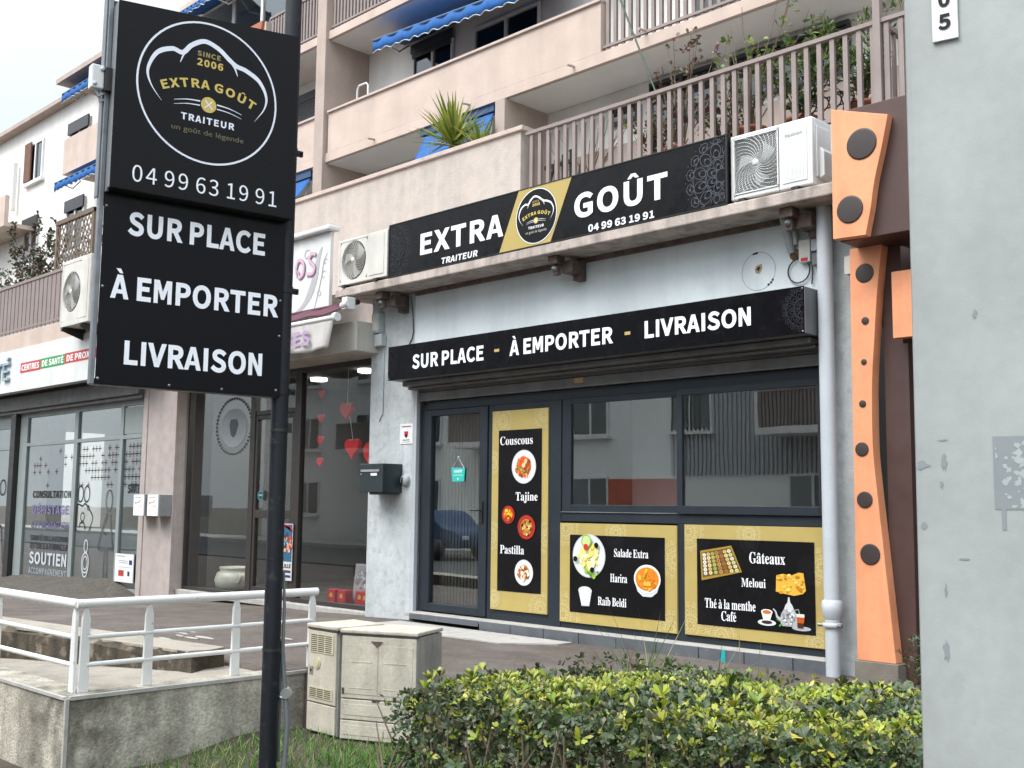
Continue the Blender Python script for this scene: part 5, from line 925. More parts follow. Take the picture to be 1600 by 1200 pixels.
# downpipe
t = thing('downpipe', 'grey-white rainwater downpipe between the shop and the orange pilaster', 'downpipe', (-4.285, 7.78, .38))
b = MB(); b.tube([(-4.285, 7.78, 4.05), (-4.285, 7.78, .93)], .061, 20); b.tube([(-4.285, 7.78, .93), (-4.285, 7.78, .385)], .056, 20); b.build('pipe', 'pvc', t)
b = MB(); b.lathe([(.062, .05), (.078, .04), (.078, -.03), (.068, -.07), (.06, -.09)], (-4.285, 7.78, .92), 20); b.lathe([(.06, .02), (.074, .015), (.074, -.015), (.06, -.02)], (-4.285, 7.78, .78), 20); b.build('collar', 'pvc', t)
b = MB()
for s_ in (-1, 1): b.tube([(-4.285+s_*.06, 7.75, .78), (-4.285+s_*.10, 7.74, .78)], .014, 8)
b.build('clamp_screw', 'galv', t)

# ------------------------------------------------------------------ orange portal of the next shop
t = thing('shop_portal', 'orange and chocolate-brown shop portal with round dark spots', 'portal', (-3.6, 7.6, .37))
Z = lambda pts: pts
q = MB(); cur = bezier([(-3.55, 4.52), (-3.60, 4.3), (-3.665, 4.05), (-3.70, 3.85), (-3.745, 3.655)], 6)
q.prism([(-4.005, 3.665)]+[(-4.0, 4.67)]+cur, 7.40, 7.48, 'y'); q.build('upper_panel', 'orange', t, bevel=.003)
rc = bezier([(-3.795, 3.66), (-3.84, 3.3), (-3.872, 2.95), (-3.897, 2.65), (-3.907, 2.35), (-3.905, 2.1), (-3.887, 1.85), (-3.85, 1.45), (-3.805, .95), (-3.768, .547)], 6)
q = MB(); q.prism([(-4.07, .547), (-4.057, 3.66)]+rc, 7.75, 7.86, 'y'); q.build('pilaster', 'orange', t, bevel=.003)
def spot(x, z, r, y):
    q = MB(); q.lathe([(r, 0), (r, .006), (r*.9, .007), (0, .007)], (x, y, z), 36, 'y'); q.build('disc', 'disc', t)
spot(-3.757, 4.345, .118, 7.40); spot(-3.862, 3.868, .104, 7.40)
for x, z, r in ((-3.937, 3.454, .073), (-3.941, 3.085, .029), (-3.960, 2.771, .022), (-3.979, 2.453, .027), (-3.993, 2.109, .053), (-3.980, 1.730, .062), (-3.947, 1.327, .078)): spot(x, z, r, 7.75)
bx('fascia', 'brown', t, -3.99, -1.5, 7.482, 7.9, 3.655, 4.665, bevel=.004)
bx('side_wall', 'brown', t, -3.85, -3.70, 7.86, 8.3, .36, 3.655); bx('recess', 'disc', t, -3.70, -1.5, 8.3, 8.4, .3, 3.655); bx('recess_side', 'brown', t, -3.70, -3.66, 7.86, 8.3, .36, 2.9)
bx('lintel_panel', 'orange', t, -3.70, -1.5, 7.70, 7.78, 2.92, 3.42, bevel=.003)
bx('base', 'cement', t, -4.085, -3.745, 7.73, 7.9, .34, .545, bevel=.006)
bx('wall_bracket', 'creamplastic', t, -4.13, -4.075, 7.80, 7.9, 3.48, 3.62)

# ================================================================== HAIR SALON
t = SAL = thing('hair_salon', 'dark-framed glass front of the hair salon between the two pillars', 'shop front', (-12.6, 8.13, .42))
Y = 8.13
f = MB()
for x0, x1 in ((-14.87, -14.75), (-13.10, -12.98), (-12.04, -11.90), (-10.47, -10.43)): f.box(x0, x1, Y-.04, Y+.04, .42, 3.45)
f.box(-14.75, -13.10, Y-.04, Y+.04, .40, .46); f.box(-14.75, -13.10, Y-.04, Y+.04, 3.36, 3.45); f.box(-11.90, -10.47, Y-.04, Y+.04, .42, .47); f.box(-11.90, -10.47, Y-.04, Y+.04, 3.34, 3.45); f.box(-12.98, -12.04, Y-.03, Y+.03, 2.84, 2.90); f.box(-12.98, -12.04, Y-.04, Y+.04, 3.36, 3.45)
f.build('frame', 'brownframe', t, bevel=.004)
d = MB(); d.box(-12.975, -12.92, Y-.03, Y+.03, .45, 2.835); d.box(-12.10, -12.045, Y-.03, Y+.03, .45, 2.835); d.box(-12.92, -12.10, Y-.03, Y+.03, 1.46, 1.57); d.box(-12.92, -12.10, Y-.03, Y+.03, .45, .56); d.box(-12.92, -12.10, Y-.03, Y+.03, 2.78, 2.835); do = d.build('door', 'brownframe', t, bevel=.004)
bx('pane', 'salonglass', do, -12.92, -12.10, Y-.003, Y+.003, .56, 2.78)
bx('pane', 'salonglass', t, -14.75, -13.10, Y-.003, Y+.003, .46, 3.36); bx('pane', 'salonglass', t, -11.90, -10.47, Y-.003, Y+.003, .47, 3.34); bx('pane', 'salonglass', t, -12.98, -12.04, Y-.003, Y+.003, 2.90, 3.36)
b = MB(); b.box(-14.9, -10.2, 8.0, 8.2, .34, .415); b.build('threshold', 'pale', t, bevel=.01)
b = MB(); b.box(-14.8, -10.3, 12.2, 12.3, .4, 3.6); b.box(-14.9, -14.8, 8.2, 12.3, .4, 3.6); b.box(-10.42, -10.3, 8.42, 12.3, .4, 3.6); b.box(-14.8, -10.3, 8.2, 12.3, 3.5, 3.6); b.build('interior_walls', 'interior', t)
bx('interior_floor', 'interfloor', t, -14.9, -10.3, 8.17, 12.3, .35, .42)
bx('jamb', 'stone', t, -14.80, -14.79, 7.95, 8.09, .4, 3.45)
b = MB(); b.box(-14.78, -10.08, 7.57, 8.09, 3.405, 3.755); b.build('lintel_box', 'cream', t, bevel=.012)
b = MB(); b.lathe([(.12, 0), (.12, -.04), (0, -.041)], (-13.4, 9.4, 3.5), 24); m_ = bpy.data.materials.new('lit_ceiling_lamp'); m_.use_nodes = True; p_ = m_.node_tree.nodes['Principled BSDF']; p_.inputs['Emission Color'].default_value = (1, .97, .9, 1); p_.inputs['Emission Strength'].default_value = 6
b.lathe([(.12, 0), (.12, -.04), (0, -.041)], (-12.0, 9.2, 3.5), 24); b.build('ceiling_lamp', m_, t)
for lx, ly in ((-13.4, 9.4), (-12.0, 9.2)):      # the lit salon lamps
    ld = bpy.data.lights.new('salon_lamp_light', 'AREA'); ld.shape = 'DISK'; ld.size = .24; ld.energy = 22; ld.color = (1, .95, .88)
    lo_ = bpy.data.objects.new('salon_lamp_light', ld); COL.objects.link(lo_); lo_.location = (lx, ly, 3.44)
D = Deco(Y-.004)
for r_ in (.47, .44): D.ring(-13.585, 2.72, r_, .012, '8a9094', 1, rz=r_*.86)
for k in range(44):
    a = 2*math.pi*k/44; D.disc(-13.585+.455*math.cos(a), 2.72+.39*math.sin(a), .028, '30343a', 1.5, rz=.018, n=6)
D.disc(-13.585, 2.70, .34, '9aa0a4', 1, rz=.27);  D.poly([(-13.7, 2.74), (-13.66, 2.82), (-13.5, 2.82), (-13.46, 2.74), (-13.52, 2.60), (-13.585, 2.56), (-13.65, 2.60)], '4a4f55', 2)
D.build('window_decal', t); D = Deco(Y-.035); D.disc(-12.79, 1.76, .07, '1d4a4c', 1); D.ring(-12.79, 1.76, .062, .006, '7fa8a8', 2, n=24); D.rect(-12.835, -12.745, 1.755, 1.775, '7fa8a8', 2); D.build('window_decal', t)
t = thing('salon_poster', 'narrow colourful event poster in the salon door side', 'poster', (-12.07, 8.11, .68))
bx('sheet', flat('c9c6c6'), t, -12.20, -11.97, 8.07, 8.075, .68, 1.40)
D = Deco(8.069); D.rect(-12.19, -11.98, .92, 1.39, '2f5f7c', 1); blobs(D, -12.085, 1.15, .12, ['b8402f', '3f8fa8', 'd98a6a', '7a2a3a', '24405a', 'c7b4a0'], 46, 1, seed=5); D.poly([(-12.19, 1.39), (-12.05, 1.39), (-11.98, 1.30), (-11.98, 1.35)], 'c22a44', 9); D.text('B', 'LILLE', -12.18, .84, .05, '1c2030', -11.99, 2); D.rect(-12.18, -11.99, .78, .81, '3a3f50', 2); D.rect(-12.18, -11.99, .72, .75, '2a3a6a', 2); D.build('print', t)
t = thing('salon_sign', 'white salon sign panel with pink script letters and grey scrolls', 'sign', (-12.6, 7.75, 3.98))
bx('panel', 'whiteplastic', t, -14.6, -10.82, 7.70, 7.75, 3.98, 4.95, bevel=.004)
b = MB(); b.box(-14.65, -10.76, 7.62, 7.80, 4.955, 5.02); b.build('top_cap', 'whiteplastic', t, bevel=.02)  # plain casing cap along the top edge of the sign, no lamp inside
D = Deco(7.698)
def swirl(pts, w, col, l=1):
    b_ = bezier(pts, 8); n = len(b_); D.ribbon(b_, [w*(.25+.75*math.sin(math.pi*(i+.5)/n)) for i in range(n)], col, l)
for k, o in enumerate((0, .06, .13, .2)): swirl([(-11.62+o*.6, 3.99), (-11.35+o*.7, 4.12+o*.3), (-11.18+o*.5, 4.38+o*.2), (-11.10+o*.3, 4.62), (-11.0+o*.1, 4.78)], .035, 'a8a8aa')
swirl([(-11.12, 4.02), (-11.05, 4.2), (-10.98, 4.42), (-10.94, 4.6), (-10.86, 4.7)], .018, '8e8e92')
for cx, cz, r, s_ in ((-10.93, 4.42, .07, 1), (-11.02, 4.20, .055, -1), (-10.90, 4.58, .05, 1), (-11.3, 4.72, .09, 1)): swirl([(cx+s_*r*(1-.11*k)*math.cos(k*.8), cz+r*(1-.11*k)*math.sin(k*.8)) for k in range(9)], .012, '9a9a9e')
D.build('scrollwork', t)
D = Deco(7.690)
def script(pts, w):
    b_ = bezier(pts, 8); D.ribbon(b_, w*.95, '7a6c74', 1); D.ribbon([(p[0]-.012, p[1]+.01) for p in b_], w*.72, 'c9a3b8', 2)
script([(-11.48, 4.48), (-11.52, 4.58), (-11.46, 4.68), (-11.36, 4.62), (-11.36, 4.50), (-11.44, 4.46), (-11.48, 4.54)], .055)
script([(-11.10, 4.70), (-11.18, 4.72), (-11.24, 4.66), (-11.18, 4.60), (-11.12, 4.54), (-11.16, 4.47), (-11.28, 4.48)], .055); script([(-11.85, 4.46), (-11.83, 4.7), (-11.7, 4.66), (-11.66, 4.48)], .05); D.build('lettering', t)
t = thing('salon_awning', 'half-rolled burgundy awning with grey lettered valance over the salon', 'awning', (-12.3, 7.4, 3.75))
b = MB(); b.grid(lambda u, v: (-14.5+4.35*u, 7.62-.42*v, 3.99-.20*v+.01*math.sin(u*50)), 40, 5); b.build('canvas', 'burgundy', t, solid=.01)
b = MB(); b.tube([(-14.5, 7.6, 3.975), (-10.1, 7.6, 3.975)], .03, 12); b.build('roller', 'burgundy', t)
b = MB(); b.tube([(-14.5, 7.2, 3.735), (-9.95, 7.2, 3.735)], .028, 12); b.build('front_bar', 'whiteplastic', t)
b = MB(); b.box(-10.12, -10.02, 7.38, 7.5, 3.86, 4.0); b.tube([(-10.07, 7.42, 3.95), (-10.0, 7.3, 3.88), (-9.93, 7.32, 3.90)], .035, 8); b.tube([(-10.0, 7.2, 3.735), (-9.94, 7.2, 3.735)], .05, 10); b.build('end_cap', 'whiteplastic', t, bevel=.008)
b = MB(); b.grid(lambda u, v: (-14.5+(4.5-.12*v)*u, 7.195+.02*math.sin(u*70)*v, 3.72-.33*v+.012*math.sin(u*33)*v), 60, 8); b.build('valance', 'valance', t, solid=.006)
D = Deco(7.165); D.text('B', 'ÉES', -10.95, 3.46, .17, 'a98fb0', -10.42); D.build('lettering', t)
# things in the salon window
def heart(b_, cx, y, cz, s, th=.02):
    pts = []
    for k in range(28):
        a = 2*math.pi*k/28; pts.append((cx+s*.0625*16*math.sin(a)**3*.5, cz+s*.0625*(13*math.cos(a)-5*math.cos(2*a)-2*math.cos(3*a)-math.cos(4*a))*.5))
    b_.prism(pts, y-th, y+th, 'y')
t = thing('heart_garland', 'string of four small red hearts hanging in the salon window', 'garland', (-11.88, 8.22, 2.1), 0, 'red hearts in the salon window')
for z in (3.06, 2.75, 2.47, 2.19): b = MB(); heart(b, -11.64, 8.22, z, .13, .012); b.build('heart', 'red', t, bevel=.006)
b = MB(); b.tube([(-11.64, 8.23, 3.35), (-11.64, 8.23, 2.1)], .004, 5); b.build('string', 'cable', t)
t = thing('heart_garland', 'pair of plump red hearts hanging one below the other on a thread', 'garland', (-11.25, 8.22, 2.2), 0, 'red hearts in the salon window')
b = MB(); heart(b, -11.09, 8.22, 2.82, .24, .03); b.build('heart', 'red', t, bevel=.02); b = MB(); heart(b, -10.95, 8.22, 2.35, .28, .03); b.build('heart', 'red', t, bevel=.02)
b = MB(); b.tube([(-11.09, 8.22, 3.34), (-11.09, 8.22, 2.9), (-11.05, 8.24, 2.7), (-10.97, 8.23, 2.44)], .004, 5); b.build('string', 'whiteplastic', t)
t = thing('large_heart', 'big red heart in the salon window partly behind the pillar', 'heart', (-10.75, 8.22, 2.0), 0, 'red hearts in the salon window')
b = MB(); heart(b, -10.53, 8.24, 2.25, .42, .03); b.build('heart', 'red', t, bevel=.02); b = MB(); b.tube([(-10.53, 8.24, 3.34), (-10.53, 8.24, 2.4)], .004, 5); b.build('string', 'cable', t)
for i, (x, y, lab) in enumerate(((-11.43, 8.36, 'red gift box with gold print at the left end of the row'), (-11.22, 8.36, 'red gift box with gold print, second of the row'), (-10.93, 8.42, 'dark red gift box beside the grey picture card'), (-10.80, 8.40, 'red gift box closest to the grey pillar'))):
    t = thing('gift_box', lab, 'gift box', (x, y, .45), 0, 'red gift boxes on the salon window ledge')
    bx('box', 'redcard', t, x-.08, x+.08, y-.06, y+.06, .425, .60, bevel=.004)
    D = Deco(y-.0605); D.disc(x, .53, .03, 'c9a040', 1, n=8); D.ribbon([(x-.04, .50), (x, .555), (x+.04, .50)], .008, 'c9a040', 1); D.build('gold_print', t)
t = thing('picture_card', 'tall grey picture card leaning behind the red gift boxes', 'card', (-11.05, 8.5, .42))
b = MB(); b.prism([(-11.27, .43), (-11.2, .92), (-10.85, .93), (-10.9, .43)], 8.5, 8.51, 'y'); b.build('card', flat('a8a2a6'), t)
D = Deco(8.499); blobs(D, -11.05, .72, .14, ['d4d0d2', '7a7478', '8e888c', 'c0babe'], 30, 1, seed=14); D.build('print', t)
t = thing('stoneware_crock', 'cream glazed crock with a side handle on the salon floor', 'crock', (-14.1, 8.55, .42))
b = MB(); b.lathe([(0, 0), (.21, 0), (.28, .06), (.30, .15), (.27, .24), (.215, .285), (.235, .305), (.235, .33), (.20, .33), (.19, .25), (0, .24)], (-14.08, 8.55, .42), 28); b.build('body', 'pot', t)
b = MB(); b.tube([(-13.83, 8.45, .66), (-13.74, 8.42, .64), (-13.76, 8.42, .57), (-13.82, 8.43, .54)], .022, 8); b.build('handle', 'pot', t)
t = thing('salon_chair', 'dim black styling chair inside the salon', 'chair', (-11.3, 9.6, .42))
b = MB(); b.box(-11.55, -11.0, 9.4, 9.95, .85, .97); b.build('seat', 'black', t, bevel=.03); b = MB(); b.box(-11.5, -11.05, 9.9, 10.0, .97, 1.5); b.build('backrest', 'black', t, bevel=.03)
b = MB(); b.tube([(-11.27, 9.67, .44), (-11.27, 9.67, .85)], .03)
for k in range(5): a = 2*math.pi*k/5; b.tube([(-11.27, 9.67, .5), (-11.27+.3*math.cos(a), 9.67+.3*math.sin(a), .45)], .015)
b.build('pedestal', 'steelbox', t); b = MB()
for x in (-11.6, -10.97): b.box(x, x+.05, 9.42, 9.85, 1.12, 1.16)
b.build('armrest', 'black', t, bevel=.01)
t = thing('wooden_counter', 'low brown wooden counter inside the salon', 'counter', (-11.6, 11.2, .42)); bx('body', mat('counter_wood', (.16, .08, .04), .5, .2, 6), t, -12.6, -10.6, 11.0, 11.6, .42, 1.2); bx('top', 'wood', t, -12.65, -10.55, 10.95, 11.65, 1.2, 1.25, bevel=.01)

# ================================================================== HEALTH CENTRE
t = thing('health_clinic', 'grey-framed clinic window front covered in frosted lettering', 'shop front', (-18.4, 8, .3))
Y = 8.0; f = MB()
f.box(-20.75, -20.42, Y-.03, Y+.05, .1, 3.3); f.box(-18.42, -18.28, Y-.03, Y+.05, .15, 3.3); f.box(-16.72, -16.62, Y-.03, Y+.05, .2, 3.3); f.box(-15.98, -15.83, Y-.03, Y+.05, .2, 3.3)
for x0, x1 in ((-20.42, -18.42), (-18.28, -16.72), (-16.62, -15.98)):
    f.box(x0, x1, Y-.03, Y+.05, 2.64, 2.70); f.box(x0, x1, Y-.03, Y+.05, .12, .33); f.box(x0, x1, Y-.03, Y+.05, 3.16, 3.30)
f.box(-26, -21.0, Y-.03, Y+.05, 2.60, 2.66); f.box(-26, -21.0, Y-.03, Y+.05, .0, .25); f.box(-26, -21.0, Y-.03, Y+.05, 3.0, 3.3); f.box(-24.6, -24.4, Y-.03, Y+.05, 0, 3.3); f.box(-22.7, -22.6, Y-.03, Y+.05, .25, 2.6)
f.build('frame', 'greyframe', t, bevel=.004)
bx('dividing_post', 'black', t, -20.98, -20.76, 7.88, 8.05, 0, 3.45)
for x0, x1 in ((-20.42, -18.42), (-18.28, -16.72), (-16.62, -15.98), (-24.4, -21.0)):
    bx('pane', 'glass', t, x0, x1, Y+.0, Y+.006, .3, 3.16)
bx('side_panel', 'greyframe', t, -16.60, -15.99, 7.985, 7.995, 2.72, 3.14)
b = MB(); b.box(-26, -15.83, 7.80, 8.05, 3.30, 3.55); b.box(-26, -15.83, 7.86, 8.05, 3.24, 3.30); b.build('shutter_case', 'shutter', t, bevel=.01)
b = MB(); b.box(-26, -15.9, 12, 12.1, .2, 3.5); b.box(-26, -15.9, 8.06, 12, 3.3, 3.4); b.box(-15.9, -15.84, 8.1, 12, .2, 3.4); b.build('interior_walls', mat('clinic_interior', (.24, .23, .21), .9, .1, 2), t)
bx('interior_floor', 'interfloor', t, -26, -15.9, 8.06, 12, .1, .2)
b = MB(); b.box(-20.4, -16.0, 8.02, 8.03, .33, 1.25); b.build('frosted_film', mat('frosted_film', (.20, .215, .21), .5, .06, 3), t)
D = Deco(7.996); q = random.Random(4); sp = .118
for i in range(38):
    for j in range(7):
        x, z = -20.3+sp*i, 1.93+sp*j
        if -18.45 < x < -18.25 or -16.75 < x < -16.6 or q.random() < .28+(.5 if x < -18.45 else 0)+(.2 if j < 2 else 0) or z > 2.6: continue
        c = q.choice(['2a1d1a', '3b2420', '5a2a26', '332a28', '22201f']); D.rect(x-.05, x+.05, z-.008, z+.008, c); D.rect(x-.008, x+.008, z-.05, z+.05, c)
D.build('cross_pattern', t)
words(t, 7.994, [dict(st=st, x0=-20.08, x1=x1, z=z, h=h, col=c) for st, x1, z, h, c in (('CONSULTATION', -18.46, 1.71, .125, '17181a'), ('DÉPISTAGE', -18.50, 1.43, .155, '6d6690'), ('ET PRÉVENTION', -18.47, 1.18, .13, '5d5a78'), ('SANTÉ DE LA FEMME', -18.47, .965, .09, '2c2a30'), ('ET DE LA FAMILLE', -18.47, .82, .095, '2c2638'), ('SOUTIEN', -18.5, .555, .21, 'b7bdc4'), ('ACCOMPAGNEMENT', -18.49, .385, .11, '8f969b'))]+[dict(st='SANTÉ', x0=-16.42, x1=-16.0, z=1.79, h=.14, col='1a1b1c')])
D = Deco(7.995); K = '1c1e20'; Rb = lambda p, w=.03, c=K: D.ribbon(bezier(p, 6), w, c)
for x in (-18.10, -17.86): D.ring(x, 1.78, .105, .03, K, 1, rz=.13, n=24)
Rb([(-18.22, 1.16), (-18.25, 1.4), (-18.2, 1.6), (-18.0, 1.58), (-17.9, 1.62), (-17.7, 1.5), (-17.6, 1.38), (-17.72, 1.18)]); D.ring(-17.98, 1.40, .07, .025, K, 1, n=20); D.ring(-17.78, 1.55, .035, .02, K, 1, n=14); Rb([(-18.1, 1.22), (-18.05, 1.30), (-17.92, 1.30), (-17.88, 1.2)])
D.build('family_figure', t); D = Deco(7.995); D.ring(-17.04, 1.67, .11, .025, '4a4e50', 1, rz=.17, n=24); Rb([(-17.08, 1.48), (-17.25, 1.2), (-17.36, .95), (-17.3, .88), (-17.05, .92), (-16.86, .90), (-16.9, 1.1), (-16.98, 1.46)], .025, '4a4e50'); Rb([(-17.12, .88), (-17.14, .5), (-17.06, .45), (-17.02, .5), (-17.04, .9)], .022, '4a4e50'); Rb([(-17.06, 1.44), (-17.2, 1.2), (-17.1, 1.12)], .02, '4a4e50')
D.build('woman_figure', t); D = Deco(7.995); W_ = 'c9ced0'; D.ring(-17.80, .93, .065, .02, W_, 1, rz=.10, n=20)
for r_ in (.13, .085): D.ring(-17.80, .66, r_, .02, W_, 1, rz=r_*1.25, n=20)
Rb([(-17.92, .58), (-17.85, .45), (-17.75, .45), (-17.68, .58)], .02, W_)
D.build('baby_figure', t); D = Deco(7.995); D.ring(-22.6, 1.2, .3, .03, K, 1); D.ring(-21.5, 1.9, .14, .03, K, 1); Rb([(-21.8, .7), (-21.5, 1.2), (-21.3, .5)]); D.build('window_figures', t)
t = thing('clinic_notice', 'white notice sheet with a red and a blue square low on the clinic window', 'notice', (-16.33, 7.98, .43))
bx('sheet', flat('dedfe2'), t, -16.63, -16.02, 7.950, 7.962, .43, .86)
D = Deco(7.949); D.rect(-16.50, -16.32, .52, .61, 'b23a2a'); D.rect(-16.2, -16.13, .53, .60, '2c3050'); D.rect(-16.16, -16.06, .70, .77, '26305a'); D.rect(-16.5, -16.2, .75, .757, '6a6c70'); D.rect(-16.5, -16.2, .72, .727, '6a6c70'); D.rect(-16.58, -16.3, .82, .828, '55565a'); D.rect(-16.5, -16.06, .655, .66, '8a8c90'); D.build('print', t)
for i, (x, lab) in enumerate(((-15.44, 'grey letterbox with a white card, the left of two on the pink pillar'), (-14.92, 'grey letterbox with an orange-marked card, the right of two on the pink pillar'))):
    x = (-15.42, -14.99)[i]
    t = thing('letterbox', lab, 'letterbox', (x, 7.8, 1.45), 0, 'letterboxes on the pink pillar')
    bx('body', 'steelbox', t, x-.17, x+.17, 7.70, 7.9, 1.455, 1.77, bevel=.005); bx('card', flat('e4e4e2'), t, x-.165, x+.155, 7.692, 7.70, 1.46, 1.765)
    D = Deco(7.691); D.ribbon([(x-.10, 1.64), (x+.02, 1.66), (x+.06, 1.68)], .008, '2a2a2a'); D.disc(x-.11, 1.645, .012, '303030', 1, n=8); D.rect(x-.12, x+.08, 1.72, 1.726, '77787a'); D.rect(x+.0, x+.1, 1.585, 1.61, 'c9b080' if i == 0 else 'c8502a'); D.rect(x+.008, x+.092, 1.59, 1.605, 'e4e4e2', 2); D.build('print', t)
t = thing('clinic_sign', 'white clinic sign with red and green CENTRES DE SANTÉ band', 'sign', (-20, 7.5, 3.55))
bx('panel', 'whiteplastic', t, -26, -15.2, 7.46, 7.62, 3.56, 4.318, bevel=.006)
D = Deco(7.458); D.rect(-19.58, -18.72, 3.87, 4.045, 'b8332c'); D.rect(-18.72, -17.76, 3.878, 4.05, '2f8f44'); D.rect(-17.76, -16.2, 3.885, 4.055, 'b8332c')
D.text('B', 'CENTRES', -19.54, 3.905, .105, 'eceef0', -18.78, 2); D.text('B', 'DE SANTÉ', -18.68, 3.91, .105, 'eceef0', -17.80, 2); D.text('B', 'DE PROXIMITÉ', -17.70, 3.915, .105, 'eceef0', -16.28, 2); D.build('colour_band', t)
q = MB()
for x0, ch in ((-20.66, 'T'), (-20.28, 'E')):
    z0, z1, w = 3.78, 4.10, .045; ys = (7.41, 7.45)
    if ch == 'T': q.box(x0, x0+.3, *ys, z1-w, z1); q.box(x0+.13, x0+.175, *ys, z0, z1-w)
    else:
        q.box(x0, x0+w, *ys, z0, z1); q.box(x0+w, x0+.26, *ys, z1-w, z1); q.box(x0+w, x0+.22, *ys, 3.92, 3.96); q.box(x0+w, x0+.26, *ys, z0, z0+w); q.prism([(x0+.12, 4.13), (x0+.22, 4.20), (x0+.26, 4.18), (x0+.18, 4.12)], *ys, 'y')
q.build('raised_letters', mat('letter_blue_grey', (.30, .40, .46), .4, .05, 4), t)
# terrace above the clinic
q = MB(); q.box(-26, -18.0, 7.52, 7.58, 5.51, 5.56); q.box(-26, -18.0, 7.53, 7.57, 4.68, 4.72)
x = -25.9
while x < -18.05: q.box(x-.075, x+.065, 7.535, 7.55, 4.62, 5.51); x += .175
q.build('terrace_railing', 'rail', B)
t = thing('trellis', 'brown wooden lattice screen above the far left railing end', 'trellis', (-19.2, 8.1, 4.7))
q = MB(); q.box(-19.95, -19.87, 8.08, 8.14, 4.6, 6.75); q.box(-18.45, -18.37, 8.08, 8.14, 4.6, 6.75); q.box(-19.95, -18.37, 8.07, 8.15, 6.68, 6.76); q.box(-19.87, -18.45, 8.08, 8.14, 4.6, 4.66); q.build('frame', 'wood', t)
q = MB()
for s_ in (-1, 1):
    for i in range(-14, 16):
        a0 = -19.87+.14*i; p = []
        x0, z0, x1, z1 = (a0, 4.66, a0+1.42, 6.68) if s_ > 0 else (a0, 6.68, a0+1.42, 4.66)
        lo, hi = -19.87, -18.45
        ta = max(0, (lo-x0)/1.42); tb = min(1, (hi-x0)/1.42)
        if tb-ta < .05: continue
        P0 = (x0+1.42*ta, z0+(z1-z0)*ta); P1 = (x0+1.42*tb, z0+(z1-z0)*tb); y = 8.10+.008*s_
        q.prism([(P0[0]-.018, P0[1]), (P0[0]+.018, P0[1]), (P1[0]+.018, P1[1]), (P1[0]-.018, P1[1])], y-.004, y+.004, 'y')
q.build('slats', 'wood', t)

# ================================================================== TALL DOUBLE SIGN ON ITS POLE
T = thing('pole_sign', 'tall black double sign on a slate-coloured pole with round emblem and phone number', 'sign', (-6.046, 3.946, 0), math.atan2(.990228, .139457))
LB = lambda mb, n, m, **k: mb.build(n, m, T, local=True, **k)
b = MB(); b.tube([(0, 0, -.1), (0, 0, 5.4)], .055, 24)
for z in (.62, 1.30, 2.02): b.tube([(0, 0, z), (0, 0, z+.012)], .0565, 24)
LB(b, 'pole', 'polepaint')
b = MB(); b.box(-1.215, -1.187, -.057, -.012, 2.325, 5.2); LB(b, 'frame_post', 'galv', bevel=.004)
b = MB(); b.box(-1.224, -1.215, -.04, .02, 3.43, 5.2); b.box(-1.186, -1.172, -.098, -.02, 3.46, 4.6); LB(b, 'flange', 'greypaint', bevel=.003)
for z0, z1 in ((2.325, 2.36), (3.40, 3.4695), (4.6, 4.64)): LB(MB().box(-1.186, -.05, -.05, .03, z0, z1), 'cross_bar', 'black')
sb = MB(); sb.prism([(-1.19, 3.472), (-.028, 3.472), (-.028, 4.692), (-1.19, 4.605)], -.16, -.157, 'y'); box_ = LB(sb, 'sign_box', 'signbox')
b = MB(); b.prism([(-1.188, 3.474), (-.030, 3.474), (-.030, 4.690), (-1.188, 4.603)], -.157, -.096, 'y'); b.build('housing', 'greypaint', box_, local=True, bevel=.003)
b = MB(); b.box(-1.185, -.03, -.155, -.05, 3.4697, 3.4735); b.build('underside', 'black', box_, local=True)
D = Deco(-.1605); D.text('N', '04 99 63 19 91', -1.07, 3.528, .100, 'eceff4', -.14, track=130); D.build('lettering', box_, local=True)
D = Deco(-.1605); e_ = emblem(D, -.62, 4.165, .45, 1, white='e4e8f2'); D.build('emblem', box_, local=True)
small_text('un goût de légende', e_[0], e_[1], e_[2], -.163, e_[3]*.62, flat('6f6850'), box_, 'motto', local=True)
pb = MB(); pb.box(-1.185, -.032, -.062, -.057, 2.333, 3.4695); pan = LB(pb, 'sign_panel', 'signblack')
words(pan, -.0625, [dict(st=st, x0=a, z=z, h=.142, col='f0f3f8', x1=c) for st, a, z, c in (('SUR PLACE', -1.045, 3.226, -.163), ('À EMPORTER', -1.125, 2.838, -.066), ('LIVRAISON', -1.042, 2.453, -.152))], local=True)
b = MB()
for x, z in ((-1.17, 2.36), (-.75, 2.35), (-.42, 2.35), (-.06, 2.37), (-1.17, 3.38), (-.05, 2.95), (-.05, 2.72), (-1.17, 2.9)): b.lathe([(.009, 0), (.006, .004), (0, .005)], (x, -.062, z), 8, 'y')
b.build('screw', 'galv', pan, local=True)
b = MB()
for z in (3.035, 3.965, 2.37):
    b = MB(); b.tube([(0, 0, z-.022), (0, 0, z+.022)], .060, 20); b.box(.055, .10, -.012, .012, z-.018, z+.018); b.tube([(.085, -.03, z), (.085, .03, z)], .007, 6); b.box(-.06, -.03, -.06, .0, z-.02, z+.02); LB(b, 'pole_clamp', 'polepaint')
b = MB(); b.box(-1.30, -1.226, -.075, -.005, 4.07, 4.215); jb = LB(b, 'junction_box', 'whiteplastic', bevel=.008)
b = MB(); b.lathe([(.014, 0), (.014, .006), (0, .007)], (-1.24, -.075, 4.19), 12, 'y'); b.lathe([(.012, 0), (.012, .006), (0, .007)], (-1.28, -.075, 4.095), 12, 'y'); b.tube([(-1.27, -.04, 4.08), (-1.25, -.05, 4.03), (-1.21, -.05, 4.06)], .009, 6); b.tube([(-1.245, -.03, 4.08), (-1.235, -.04, 4.0), (-1.21, -.045, 4.02)], .007, 6); b.build('cable_gland', 'pvc', jb, local=True)
